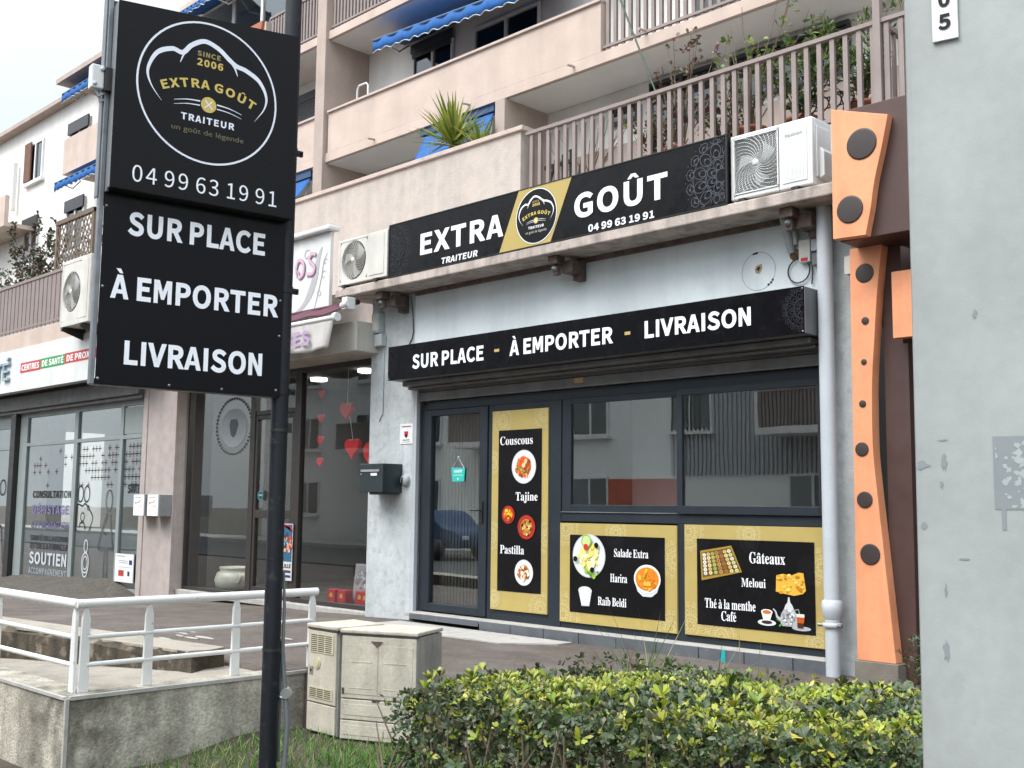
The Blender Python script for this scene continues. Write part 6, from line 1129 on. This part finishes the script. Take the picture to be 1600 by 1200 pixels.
b = MB(); b.box(-1.226, -1.18, -.10, -.06, 4.06, 4.20); LB(b, 'bracket', 'black')
b = MB(); b.tube([(.062, -.01, 1.22), (.07, -.02, 1.0), (.066, -.02, .74), (.08, -.03, .55), (.10, -.05, .30), (.085, -.05, -.05)], [.008, .010, .013, .016, .018, .018], 8); b.tube([(.06, 0, .72), (.066, -.005, .5), (.07, 0, .05)], .009, 6)
LB(b, 'supply_cable', 'greypaint')
b = MB(); b.tube([(.075, -.06, .47), (.105, -.02, .475)], .032, 12); b.tube([(.06, -.03, .44), (.11, -.03, .5)], .02, 8); LB(b, 'cable_clamp', 'steelbox')
for z in (2.12, .74):
    b = MB(); b.tube([(0, 0, z-.01), (0, 0, z+.01)], .0585, 20); b.box(.05, .085, -.01, .02, z-.012, z+.05); LB(b, 'strap', 'black')

# ================================================================== UTILITY CABINETS
def cabinet(name, label, x, y, rot, w, d, h, right):
    t = thing(name, label, 'utility cabinet', (x, y, 0), rot, 'utility cabinets by the retaining wall')
    L_ = lambda mb, n, m, **k: mb.build(n, m, t, local=True, **k)
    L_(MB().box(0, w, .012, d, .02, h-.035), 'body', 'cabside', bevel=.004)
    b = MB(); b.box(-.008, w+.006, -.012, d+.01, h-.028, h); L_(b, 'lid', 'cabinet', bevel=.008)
    b = MB(); b.box(-.002, w+.002, -.006, .02, h-.04, h-.028); L_(b, 'lid_shadow_line', 'gap_black')  # dark strip: the shadow line below the lid, put in as colour
    if right:
        for z0, z1, cols in ((.30, h-.045, 2), (.155, .292, 1), (.02, .147, 1)):
            q = MB(); q.box(.008, w-.008, -.004, .012, z0, z1); o = L_(q, 'door', 'cabinet', bevel=.004)
            q = MB(); n = cols
            for i in range(n):
                a, c = .03+(w-.06)*i/n+.004, .03+(w-.06)*(i+1)/n-.004; zz1 = z1-(.06 if n == 2 else .03); q.box(a, c, -.007, -.004, z0+.03, zz1)
                if n == 2:
                    for k in (.12, .30): q.box(a+.04, c-.04, -.009, -.007, zz1-k, zz1-k+.006)
            q.build('raised_field', 'cabinet', o, local=True, bevel=.003)
        b = MB(); b.prism([(w*.40, h-.075), (w*.55, h-.075), (w*.52, h-.095), (w*.48, h-.115), (w*.44, h-.095)], -.012, -.003, 'y'); L_(b, 'latch', 'rust')
        b = MB(); b.box(w*.43, w*.52, -.009, -.004, .285, .30); b.box(w*.03, w*.06, -.010, -.004, .33, .37); L_(b, 'lock', 'gap_black')
    else:
        q = MB(); q.box(.01, w-.01, -.004, .012, .235, h-.045); o = L_(q, 'door', 'cabinet', bevel=.004)
        q = MB(); q.box(.01, w-.01, -.004, .012, .03, .225); L_(q, 'lower_door', 'cabinet', bevel=.004)
        for z0, z1, n in ((h-.20, h-.065, 9), (.265, .34, 5)):
            q = MB(); q.box(.04, w-.04, -.009, -.004, z0, z1); g_ = q.build('vent', 'vent', o, local=True)
            q = MB()
            for i in range(n):
                for j in range(3): a = .05+(w-.10)*j/3; q.box(a, a+(w-.10)/3-.012, -.0095, -.0088, z0+.008+(z1-z0-.01)*i/n, z0+.015+(z1-z0-.01)*i/n)
            q.build('slots', 'gap_black', g_, local=True)
        b = MB(); b.tube([(w*.36, -.003, h-.275), (w*.36, -.011, h-.275)], .040, 22); b.tube([(w*.36, -.011, h-.275), (w*.36, -.015, h-.275)], .026, 18); L_(b, 'round_plug', 'vent')
        b = MB(); b.box(w*.10, w*.22, -.009, -.004, h-.36, h-.30); L_(b, 'lock_plate', 'cabinet', bevel=.003); b = MB(); b.lathe([(.010, 0), (.010, .003), (0, .004)], (w*.16, -.009, h-.33), 10, 'y'); L_(b, 'keyhole', 'rust')
        b = MB(); b.box(w*.10, w*.22, -.009, -.004, h-.36, h-.30); L_(b, 'lock_plate', 'cabinet', bevel=.003); b = MB(); b.lathe([(.010, 0), (.010, .003), (0, .004)], (w*.16, -.009, h-.33), 10, 'y'); L_(b, 'keyhole', 'rust')
    return t
cabinet('utility_cabinet', 'wide weathered cream street cabinet with a slipped lid, beside the hedge', -6.47, 4.80, R(24), .60, .40, .775, True)
cabinet('utility_cabinet', 'narrow weathered cream street cabinet with two vents, against the wall', -6.86, 4.79, R(-1), .37, .40, .785, False)

# ================================================================== STEEL POST AT RIGHT
t = thing('steel_post', 'broad pale grey painted steel post with a white number plate at the right edge', 'post', (-1.02, 2.21, 0), math.atan2(.19, .98))
L_ = lambda mb, n, m, **k: mb.build(n, m, t, local=True, **k)
b = MB(); w = .46
b.add([(-.012, 0, -.05), (w, 0, -.05), (w, w, -.05), (-.012, w, -.05), (.016, .0, 6.5), (w-.02, .0, 6.5), (w-.02, w-.02, 6.5), (.016, w-.02, 6.5)], [(0, 3, 2, 1), (4, 5, 6, 7), (0, 1, 5, 4), (1, 2, 6, 5), (2, 3, 7, 6), (3, 0, 4, 7)]); L_(b, 'shaft', 'lamppost', bevel=.016)
D = Deco(-.0008); q = random.Random(8)
x0, z0, x1, z1 = .150, 1.655, .30, 1.80       # remains of a scraped-off sticker: dark primer with islands of paint left on it
D.rect(x0, x1, z0, z1, '7e8587', .2); D.rect(x0+.012, x0+.020, z0-.04, z0, '7e8587', .2)
for i in range(90):
    px, pz = x0+(x1-x0)*q.random()**.8, q.uniform(z0+.004, z1-.012); s_ = q.uniform(.002, .010)
    D.poly([(min(x1, max(x0+.004, px+s_*q.uniform(.4, 1.4)*math.cos(k*.45))), min(z1-.006, max(z0+.003, pz+s_*q.uniform(.4, 1.4)*math.sin(k*.45)))) for k in range(14)], '9ca4a3', .3)
D.build('stain', t, local=True)
for px, pz, a, c in ((.013, 1.745, .016, .010), (.056, 1.75, .006, .022), (.050, 1.705, .004, .008), (.012, 1.62, .007, .010), (.052, 1.49, .003, .016), (.05, 1.37, .008, .022), (.09, 1.555, .012, .002), (.125, 2.05, .005, .010), (.055, 1.795, .014, .0015)):
    D = Deco(-.0008); D.poly([(px+a*q.uniform(.45, 1.25)*math.cos(k*.35), pz+c*q.uniform(.45, 1.25)*math.sin(k*.35)) for k in range(18)], '7e8587', .2); D.build('stain', t, local=True)
b = MB(); b.box(.062, .114, -.008, -.001, 2.64, 3.0); pl = L_(b, 'number_plate', 'whiteplastic', bevel=.001)
D = Deco(-.0085)
def upright(ch, cz): 
    lay, w_ = text_layout('B', ch); k = .034/1000
    for gx, gw, polys in lay: D.glyphs(polys, lambda p: (.088+(p[0]-gw/2)*k*1.05, cz+(p[1]-500)*k), '141416', 1)
for i, ch in enumerate('5061'): upright(ch, 2.68+.050*i)
D.build('number', pl, local=True)

# ================================================================== HEDGE, GRASS, WEEDS
H = thing('hedge', 'clipped evergreen hedge with yellow-green new leaves on top', 'hedge', (-2.8, 4.3, 0))
FL, BL_, BR, FR = np.array([-3.98, 3.22]), np.array([-4.22, 4.98]), np.array([-.6, 5.55]), np.array([-.6, 4.35])
def hedge_pt(u, v): return (FL*(1-u)+FR*u)*(1-v)+(BL_*(1-u)+BR*u)*v
def htop(x, y): return .79+.035*np.sin(x*2.3+1)*np.sin(y*3.1)+.03*np.sin(x*5.1+y*4)
def hcol(n, ztop_rel, bright):
    """leaf colours: old dark green, mid green, fresh yellow-green"""
    pick = np.repeat(rg.integers(0, 5, n//8+1), 8)[:n]; pick = np.where(rg.random(n) < .3, rg.integers(0, 5, n), pick)
    base = np.array([[.026, .052, .016], [.042, .076, .026], [.065, .10, .042], [.10, .13, .072], [.12, .12, .055]])[pick]
    fresh = np.array([[.30, .33, .03], [.22, .29, .035], [.36, .35, .06], [.16, .24, .04]])[pick % 4]
    c = np.where((rg.random(n) < bright)[:, None], fresh, base)
    return c*rg.uniform(.75, 1.3, (n, 1))
def patch(x, y): return .5+.5*np.sin(x*3.7+.6+1.3*np.sin(y*2.2))*np.sin(y*4.1+1.1*np.sin(x*1.9))
C = []; A = []; Bt = []
n = 7200; u, v = rg.random(n), rg.random(n); p = np.stack([hedge_pt(a, c) for a, c in zip(u, v)]); zt = htop(p[:, 0], p[:, 1])
edge = np.minimum(np.minimum(v, 1-v)*1.5, u*3.2); zt -= .10*np.exp(-edge/.05)
C.append(np.column_stack([p, zt-rg.random(n)*.06])); A.append(np.column_stack([rg.normal(0, .35, n), rg.normal(0, .35, n)-.12, np.ones(n)])); Bt.append(np.clip(2.0*(patch(p[:, 0], p[:, 1])-.30), .07, .9)*np.where(v < .10, .4, 1)*np.where(u > .6, .5, 1))
n = 3000; u = rg.random(n); z = rg.random(n)**.8*.8; p = np.stack([hedge_pt(a, 0) for a in u]); fn = np.array([.39, -.92])*-1
nf_ = np.array([(FR-FL)[1], -(FR-FL)[0]]); nf_ /= np.linalg.norm(nf_)
C.append(np.column_stack([p+nf_*rg.uniform(-.16, .03, (n, 1))+.03*np.sin(z*9+u*30)[:, None]*nf_, z])); A.append(np.column_stack([nf_[0]+rg.normal(0, .45, n), nf_[1]+rg.normal(0, .45, n), rg.normal(.45, .4, n)])); Bt.append(np.where(rg.random(n) < .14, .6, .03))
n = 900; v = rg.random(n); z = rg.random(n)*.8; p = np.stack([hedge_pt(0, a) for a in v])
C.append(np.column_stack([p+np.column_stack([rg.uniform(-.05, .14, n), np.zeros(n)]), z])); A.append(np.column_stack([-np.ones(n)+rg.normal(0, .4, n), rg.normal(0, .4, n), rg.normal(.5, .4, n)])); Bt.append(np.full(n, .04))
n = 3000; u, v = rg.random(n), rg.random(n); p = np.stack([hedge_pt(a, c) for a, c in zip(u, v)])      # older foliage inside
C.append(np.column_stack([p, htop(p[:, 0], p[:, 1])-rg.uniform(.07, .3, n)])); A.append(rg.normal(0, .6, (n, 3))+[0, 0, .4]); Bt.append(np.full(n, .03))
n = 500; u = rg.random(n); z = .45+rg.random(n)*.35; p = np.stack([hedge_pt(a, 1) for a in u])
C.append(np.column_stack([p, z])); A.append(np.column_stack([rg.normal(0, .4, n), np.ones(n), rg.normal(.5, .4, n)])); Bt.append(np.full(n, .15))
C = np.concatenate(C); A = np.concatenate(A); Bt = np.concatenate(Bt); per = 8
P_, D_, U_ = rosettes(C, A, per, 1.15); n = len(P_); sc_ = np.repeat(np.exp(rg.normal(-.05, .30, len(C))).clip(.5, 1.8), per); br = np.repeat((rg.random(len(C)) < Bt).astype(float), per)*.92+.015
col = hcol(n, None, br); yl = rg.random(n) < .006; col[yl] = [.62, .50, .10]
leaf_mesh('foliage', P_, D_, U_, .027*sc_*rg.uniform(.55, 1.4, n), .0066*sc_*rg.uniform(.75, 1.25, n), col, H, droop=.22)
# a few larger whorls standing proud
n = 46; u, v = rg.random(n)*.95, rg.random(n)*.5; p = np.stack([hedge_pt(a, c) for a, c in zip(u, v)]); zt = htop(p[:, 0], p[:, 1])
P_, D_, U_ = rosettes(np.column_stack([p, zt+.02]), np.column_stack([rg.normal(0, .2, n), rg.normal(-.1, .2, n), np.ones(n)]), 9, .75); m_ = len(P_)
leaf_mesh('foliage', P_, D_, U_, rg.uniform(.035, .06, m_), rg.uniform(.009, .013, m_), hcol(m_, None, np.full(m_, .75)), H, droop=.12)
b = MB()
for i in range(210):
    u_, v_ = rnd.random(), rnd.random()**2*.6; p = hedge_pt(u_, v_); z1 = rnd.uniform(.35, .76); a = rnd.uniform(-.18, .18); c = rnd.uniform(-.18, .18)
    b.tube([(p[0], p[1], 0), (p[0]+a*.4, p[1]+c*.5, z1*.5), (p[0]+a, p[1]+c, z1)], [.010, .008, .004], 5, cap=False)
for i in range(200):
    u_ = rnd.random()**1.5; p = hedge_pt(u_, 0)+nf_*rnd.uniform(-.08, .03); z1 = rnd.uniform(.1, .6); a = rnd.uniform(-.12, .12)
    b.tube([(p[0], p[1], z1), (p[0]+a, p[1]+rnd.uniform(-.02, .05), z1+rnd.uniform(.08, .2))], [.005, .003], 5, cap=False)
b.build('branches', 'bark', H)
# lawn strip
def blades(name, n, region, zl, colr, parent=None, kind=None, bend=.5, wid=.0035):
    P = np.array([region() for _ in range(n)]); D = np.column_stack([rg.normal(0, .45, n), rg.normal(0, .45, n), np.ones(n)]); U = np.column_stack([rg.normal(size=n), rg.normal(size=n), np.full(n, .2)]); U = unit(np.cross(D, U))
    L_ = rg.uniform(*zl, n); col = np.array(colr)[rg.integers(0, len(colr), n)]*rg.uniform(.7, 1.25, (n, 1))
    return leaf_mesh(name, P, D, U, L_, np.full(n, wid), col, parent, m='blade', droop=bend, rows=((0, 1), (.45, .85), (.8, .5), (1, 0)), kind=kind)
GR = [(.08, .20, .03), (.12, .27, .04), (.045, .13, .02), (.19, .28, .07), (.26, .26, .12)]
def r1():
    while True:
        x, y = rnd.uniform(-6.9, -3.9), rnd.uniform(2.6, 5.0)
        if (x < -6.2 and y > 4.78) or rnd.random() > .06+.94*math.exp(-((x+5.1)/.85)**2-((y-4.2)/1.1)**2*.5) or math.sin(x*9+y*4)*math.sin(y*11-x*3) > .75: continue
        return (x, y, vz(x, y)-.01)
o = blades('grass', 15000, r1, (.04, .13), GR, kind='stuff')
def r2(): x, y = rnd.uniform(-7.05, -6.4), rnd.uniform(3.2, 4.7); return (x, y, vz(x, y)-.01)
o = blades('grass_edge', 700, r2, (.03, .10), GR, kind='stuff')
for i, (x, y, z, nb, zl, lab, rad) in enumerate(((-4.0, 5.02, .66, 40, (.18, .5), 'tuft of tall grass stalks behind the middle of the hedge', .16), (-4.3, 4.35, .55, 16, (.2, .38), 'sparse reddish grass blades at the left end of the hedge', .15), (-3.5, 5.12, .66, 26, (.15, .42), 'grass clump rising behind the hedge under the gold panels', .14), (-9.35, 7.82, .41, 14, (.03, .07), 'tiny weed in the joint by the shop doorstep', .04), (-15.9, 7.75, .15, 40, (.06, .18), 'small weed tuft at the foot of the pink pillar', .12), (-7.9, 4.74, .40, 18, (.03, .09), 'small weed behind the end of the mossy curb', .06))):
    t = thing('weed_tuft', lab, 'weeds', (x, y, z-.02))
    blades('stalks', nb, lambda: (x+rnd.gauss(0, rad*.6), y+rnd.gauss(0, rad*.4), z-.05), zl, GR+[(.16, .13, .05)], t, bend=.35, wid=.003)
t = thing('shrub', 'small dark conifer shrub at the foot of the orange pilaster', 'shrub', (-3.25, 7.25, .35))
n = 420; C = np.column_stack([-3.25+rg.normal(0, .07, n), 7.25+rg.normal(0, .09, n), .40+rg.random(n)*.42]); P_, D_, U_ = rosettes(C, np.column_stack([rg.normal(0, .5, n), rg.normal(0, .5, n), np.ones(n)]), 7, .8)
leaf_mesh('foliage', P_, D_, U_, rg.uniform(.03, .06, len(P_)), np.full(len(P_), .004), hcol(len(P_), None, np.full(len(P_), .02))*.8, t)
b = MB(); b.tube([(-3.25, 7.25, .3), (-3.25, 7.25, .7)], [.02, .008], 6); b.build('stem', 'bark', t)

# ================================================================== BALCONY PLANTS
def shrub(label, x, y, z0, h, w, nst, nleaf, cols, Ll, Lw, spread=.9, name='potted_shrub', cat='plant', pot=True, d=.25, seed=1, bare=.0):
    t = thing(name, label, cat, (x, y, z0), 0, None); q = random.Random(seed)
    if pot:
        b = MB(); b.lathe([(0, 0), (.13, 0), (.18, .26), (.195, .26), (.195, .30), (.17, .30), (.165, .25), (0, .25)], (x, y, z0), 18); b.build('pot', 'terracotta', t)
    b = MB(); C = []; A = []
    for i in range(nst):
        tx, ty = q.gauss(0, w*.5), q.gauss(0, d*.4); hh = h*q.uniform(.6, 1.05); pts = [(x+q.uniform(-.05, .05), y, z0+.2), (x+tx*.35+q.uniform(-.05, .05), y+ty*.4, z0+hh*.5), (x+tx*.8, y+ty*.8, z0+hh*.8), (x+tx, y+ty, z0+hh)]
        pts = bezier(pts, 4); b.tube(pts, [.009-.0065*k/len(pts) for k in range(len(pts))], 5, cap=False)
        if q.random() < bare: continue
        for k in range(nleaf):
            u = q.uniform(.25, 1); p = pts[min(len(pts)-1, int(u*len(pts)))]; C.append((p[0]+q.gauss(0, .035), p[1]+q.gauss(0, .035), p[2]+q.gauss(0, .03))); A.append((tx*.4+q.gauss(0, .5), ty+q.gauss(0, .5), .5))
    b.build('stems', 'bark', t)
    if C:
        P_, D_, U_ = rosettes(np.array(C), np.array(A), 3, spread); m_ = len(P_)
        leaf_mesh('foliage', P_, D_, U_, Ll*rg.uniform(.6, 1.2, m_), Lw*rg.uniform(.7, 1.2, m_), np.array(cols)[rg.integers(0, len(cols), m_)]*rg.uniform(.7, 1.3, (m_, 1)), t)
    return t
GRN = [(.05, .11, .025), (.08, .14, .03), (.03, .07, .02), (.17, .20, .03)]; RED = [(.13, .045, .035), (.10, .06, .03), (.16, .07, .05), (.06, .07, .025)]
shrub('reddish-leaved climbing shrub by the green cane on the terrace', -7.75, 10.62, 5.7, 1.65, .5, 12, 13, RED, .075, .018, seed=2, bare=.2)
shrub('leggy citrus shrub with pale green leaves rising above the railing', -6.75, 10.62, 5.7, 1.85, .9, 15, 9, [(.10, .17, .03), (.22, .26, .05), (.06, .11, .03)], .085, .022, seed=3, bare=.35)
shrub('dense green shrub behind the railing above the white air conditioner', -6.15, 10.72, 5.7, 1.25, .75, 15, 20, GRN, .08, .02, seed=4)
shrub('bushy oleander-like shrub at the right end of the terrace railing', -5.45, 10.75, 5.7, 1.3, .6, 16, 20, GRN, .11, .013, seed=5)
shrub('yellow-green shrub behind the dividing railing', -4.75, 10.9, 5.7, 1.55, .4, 9, 12, [(.22, .24, .03), (.12, .18, .03), (.3, .28, .05)], .07, .016, seed=6)
shrub('low mixed shrub behind the middle of the terrace railing', -8.25, 10.75, 5.7, .95, .6, 13, 16, GRN+RED, .07, .017, seed=7)
shrub('red-tinged shrub left of the citrus behind the railing', -7.2, 10.8, 5.7, .95, .55, 12, 16, GRN+RED, .08, .02, seed=17)
shrub('bare twiggy shrub at the left end of the taupe railing', -9.3, 10.75, 5.7, 1.15, .9, 16, 0, RED, .05, .01, seed=8)
shrub('thin flowering stems above the rough parapet left of the yucca', -13.55, 10.65, 6.0, .98, .5, 7, 4, [(.20, .14, .05), (.09, .12, .04)], .05, .010, seed=9)
shrub('large reddish-brown bush over the left terrace railing', -21.4, 8.3, 4.62, 2.25, 1.5, 26, 26, [(.07, .05, .025), (.04, .055, .02), (.09, .045, .03), (.03, .05, .018)], .085, .026, d=.7, seed=10)
shrub('grey-green bush at the far left edge of the terrace', -22.9, 8.4, 4.62, 1.75, 1.2, 18, 20, [(.05, .07, .04), (.07, .08, .05), (.035, .05, .025)], .07, .016, d=.6, seed=11)
shrub('creeper growing through the brown lattice screen', -18.8, 8.25, 4.66, 1.9, 1.2, 16, 14, [(.06, .07, .03), (.05, .08, .03), (.10, .07, .04)], .05, .015, pot=False, name='creeper', seed=12)
def yucca(label, x, y, z, r, n, seed):
    t = thing('yucca', label, 'plant', (x, y, z-.9), 0, 'yuccas on the terrace parapet'); g2 = np.random.default_rng(seed)
    b = MB(); b.tube([(x, y, z-1.0), (x+.01, y, z-.4), (x, y, z)], [.05, .045, .04], 8); b.build('trunk', 'bark', t)
    b = MB(); b.lathe([(0, 0), (.15, 0), (.2, .3), (.22, .3), (.22, .34), (.19, .34), (.185, .28), (0, .28)], (x, y, z-1.12), 18); b.build('pot', 'terracotta', t)
    th = g2.uniform(0, 6.283, n); el = np.sin(g2.uniform(-.35, 1.5, n)); D = np.column_stack([np.cos(th)*np.sqrt(1-np.clip(el, -1, 1)**2), np.sin(th)*np.sqrt(1-np.clip(el, -1, 1)**2), el]); U = unit(np.cross(np.cross(D, np.array([[0, 0, 1.]])), D)+1e-4)
    P = np.column_stack([np.full(n, x), np.full(n, y), z-.06+g2.random(n)*.16])
    leaf_mesh('leaves', P, D, U, r*g2.uniform(.75, 1.15, n), np.full(n, .021*r/.6), np.array([(.20, .26, .03), (.32, .36, .06), (.11, .17, .025), (.38, .38, .10)])[g2.integers(0, 4, n)], t, droop=.10, rows=((0, .6), (.3, 1), (.7, .7), (1, 0)))
yucca('big spiky yucca standing above the rough parapet before the blue awning', -12.0, 10.72, 7.06, .70, 150, 3)
yucca('smaller yucca half hidden just right of the big one', -11.45, 10.75, 6.85, .48, 90, 5)

# ================================================================== ACROSS THE STREET (seen mirrored in the shop glass)
O = thing('opposite_building', 'pale apartment block across the street, mirrored in the shop glass', 'building', (-20, -14, 0))
b = MB(); b.box(-46, -4, -22, -13, 0, 13); b.build('wall', mat('white_facade_paint', (.80, .80, .78), .9, .05, 2), O)
b = MB(); b.box(-30, -21, -13, -12.96, .1, 2.6); b.box(-15, -5, -13, -12.96, .1, 2.2); b.build('painted_base', mat('brick_red_paint', (.5, .13, .08), .8, .15, 3), O)
for i in range(9):
    for j in range(4):
        x = -43+4.3*i; z = 1.2+2.9*j
        if j == 0 and i % 2: continue
        f = MB(); f.box(x, x+1.6, -13.0, -12.93, z, z+1.5); fo = f.build('window', 'pvcwhite', O); f = MB(); f.box(x+.07, x+.75, -12.93, -12.92, z+.08, z+1.42); f.box(x+.85, x+1.53, -12.93, -12.92, z+.08, z+1.42); f.build('pane', 'darkglass', fo)
        f = MB(); f.box(x-.1, x+1.7, -13, -12.8, z-.1, z); f.build('sill', 'white', fo)
for x, z in ((-17.5, 4.0), (-17.5, 6.9), (-31, 4.0), (-31, 6.9), (-9.5, 4.0), (-38.5, 4.0)):
    b = MB(); b.box(x, x+3.4, -13, -11.6, z-.2, z); b.box(x, x+.12, -13, -11.6, z, z+1.05); b.box(x+3.28, x+3.4, -13, -11.6, z, z+1.05); b.build('balcony', 'white', O)
    q = MB(); k = x+.15
    while k < x+3.25: q.box(k, k+.09, -11.66, -11.6, z, z+1.0); k += .12
    q.box(x+.12, x+3.28, -11.68, -11.58, z+1.0, z+1.06); q.build('balcony_railing', 'rail', O)
b = MB()
for i in range(46): b.box(-21.5+.16*i, -21.41+.16*i, -12.99, -12.93, 2.7, 12.8)
b.build('ribbed_cladding', mat('grey_cladding', (.42, .43, .45), .6, .08, 4), O)
def car(label, x, y, paint, rot=0):
    t = thing('parked_car', label, 'car', (x, y, .02), rot, 'cars parked across the street'); L_ = lambda mb, n, m, **k: mb.build(n, m, t, local=True, **k)
    side = bezier([(-2.0, .35), (-2.05, .7), (-1.95, .95), (-1.5, 1.02), (-.9, 1.42), (-.2, 1.5), (.6, 1.42), (1.2, 1.0), (1.9, .85), (2.05, .6), (2.0, .35)], 5)
    b = MB(); b.prism(side, -.8, .8, 'y'); L_(b, 'body', paint, bevel=.06)
    for s_ in (-1, 1):
        b = MB(); b.prism([(-1.35, 1.05), (-.85, 1.37), (-.15, 1.42), (.5, 1.36), (1.0, 1.02)], s_*.805, s_*.812, 'y'); L_(b, 'side_window', 'black')
        for wx in (-1.25, 1.25): b = MB(); b.lathe([(0, .02), (.2, .02), (.3, .0), (.31, -.12), (0, -.12)], (wx, s_*.80+(.0 if s_ < 0 else .14), .31), 22, 'y'); L_(b, 'wheel', 'black')
    b = MB()
    for s_ in (-.55, .55): b.box(1.93, 2.06, s_-.14, s_+.14, .62, .74)
    L_(b, 'headlight', 'whiteplastic', bevel=.02); return t
car('white hatchback mirrored in the salon and clinic glass', -20.5, -7.2, 'whiteplastic'); car('silver hatchback mirrored in the door glass', -14.5, -7.3, 'steelbox', math.pi); car('dark blue hatchback parked beside the silver one', -26.5, -7.2, 'navy')
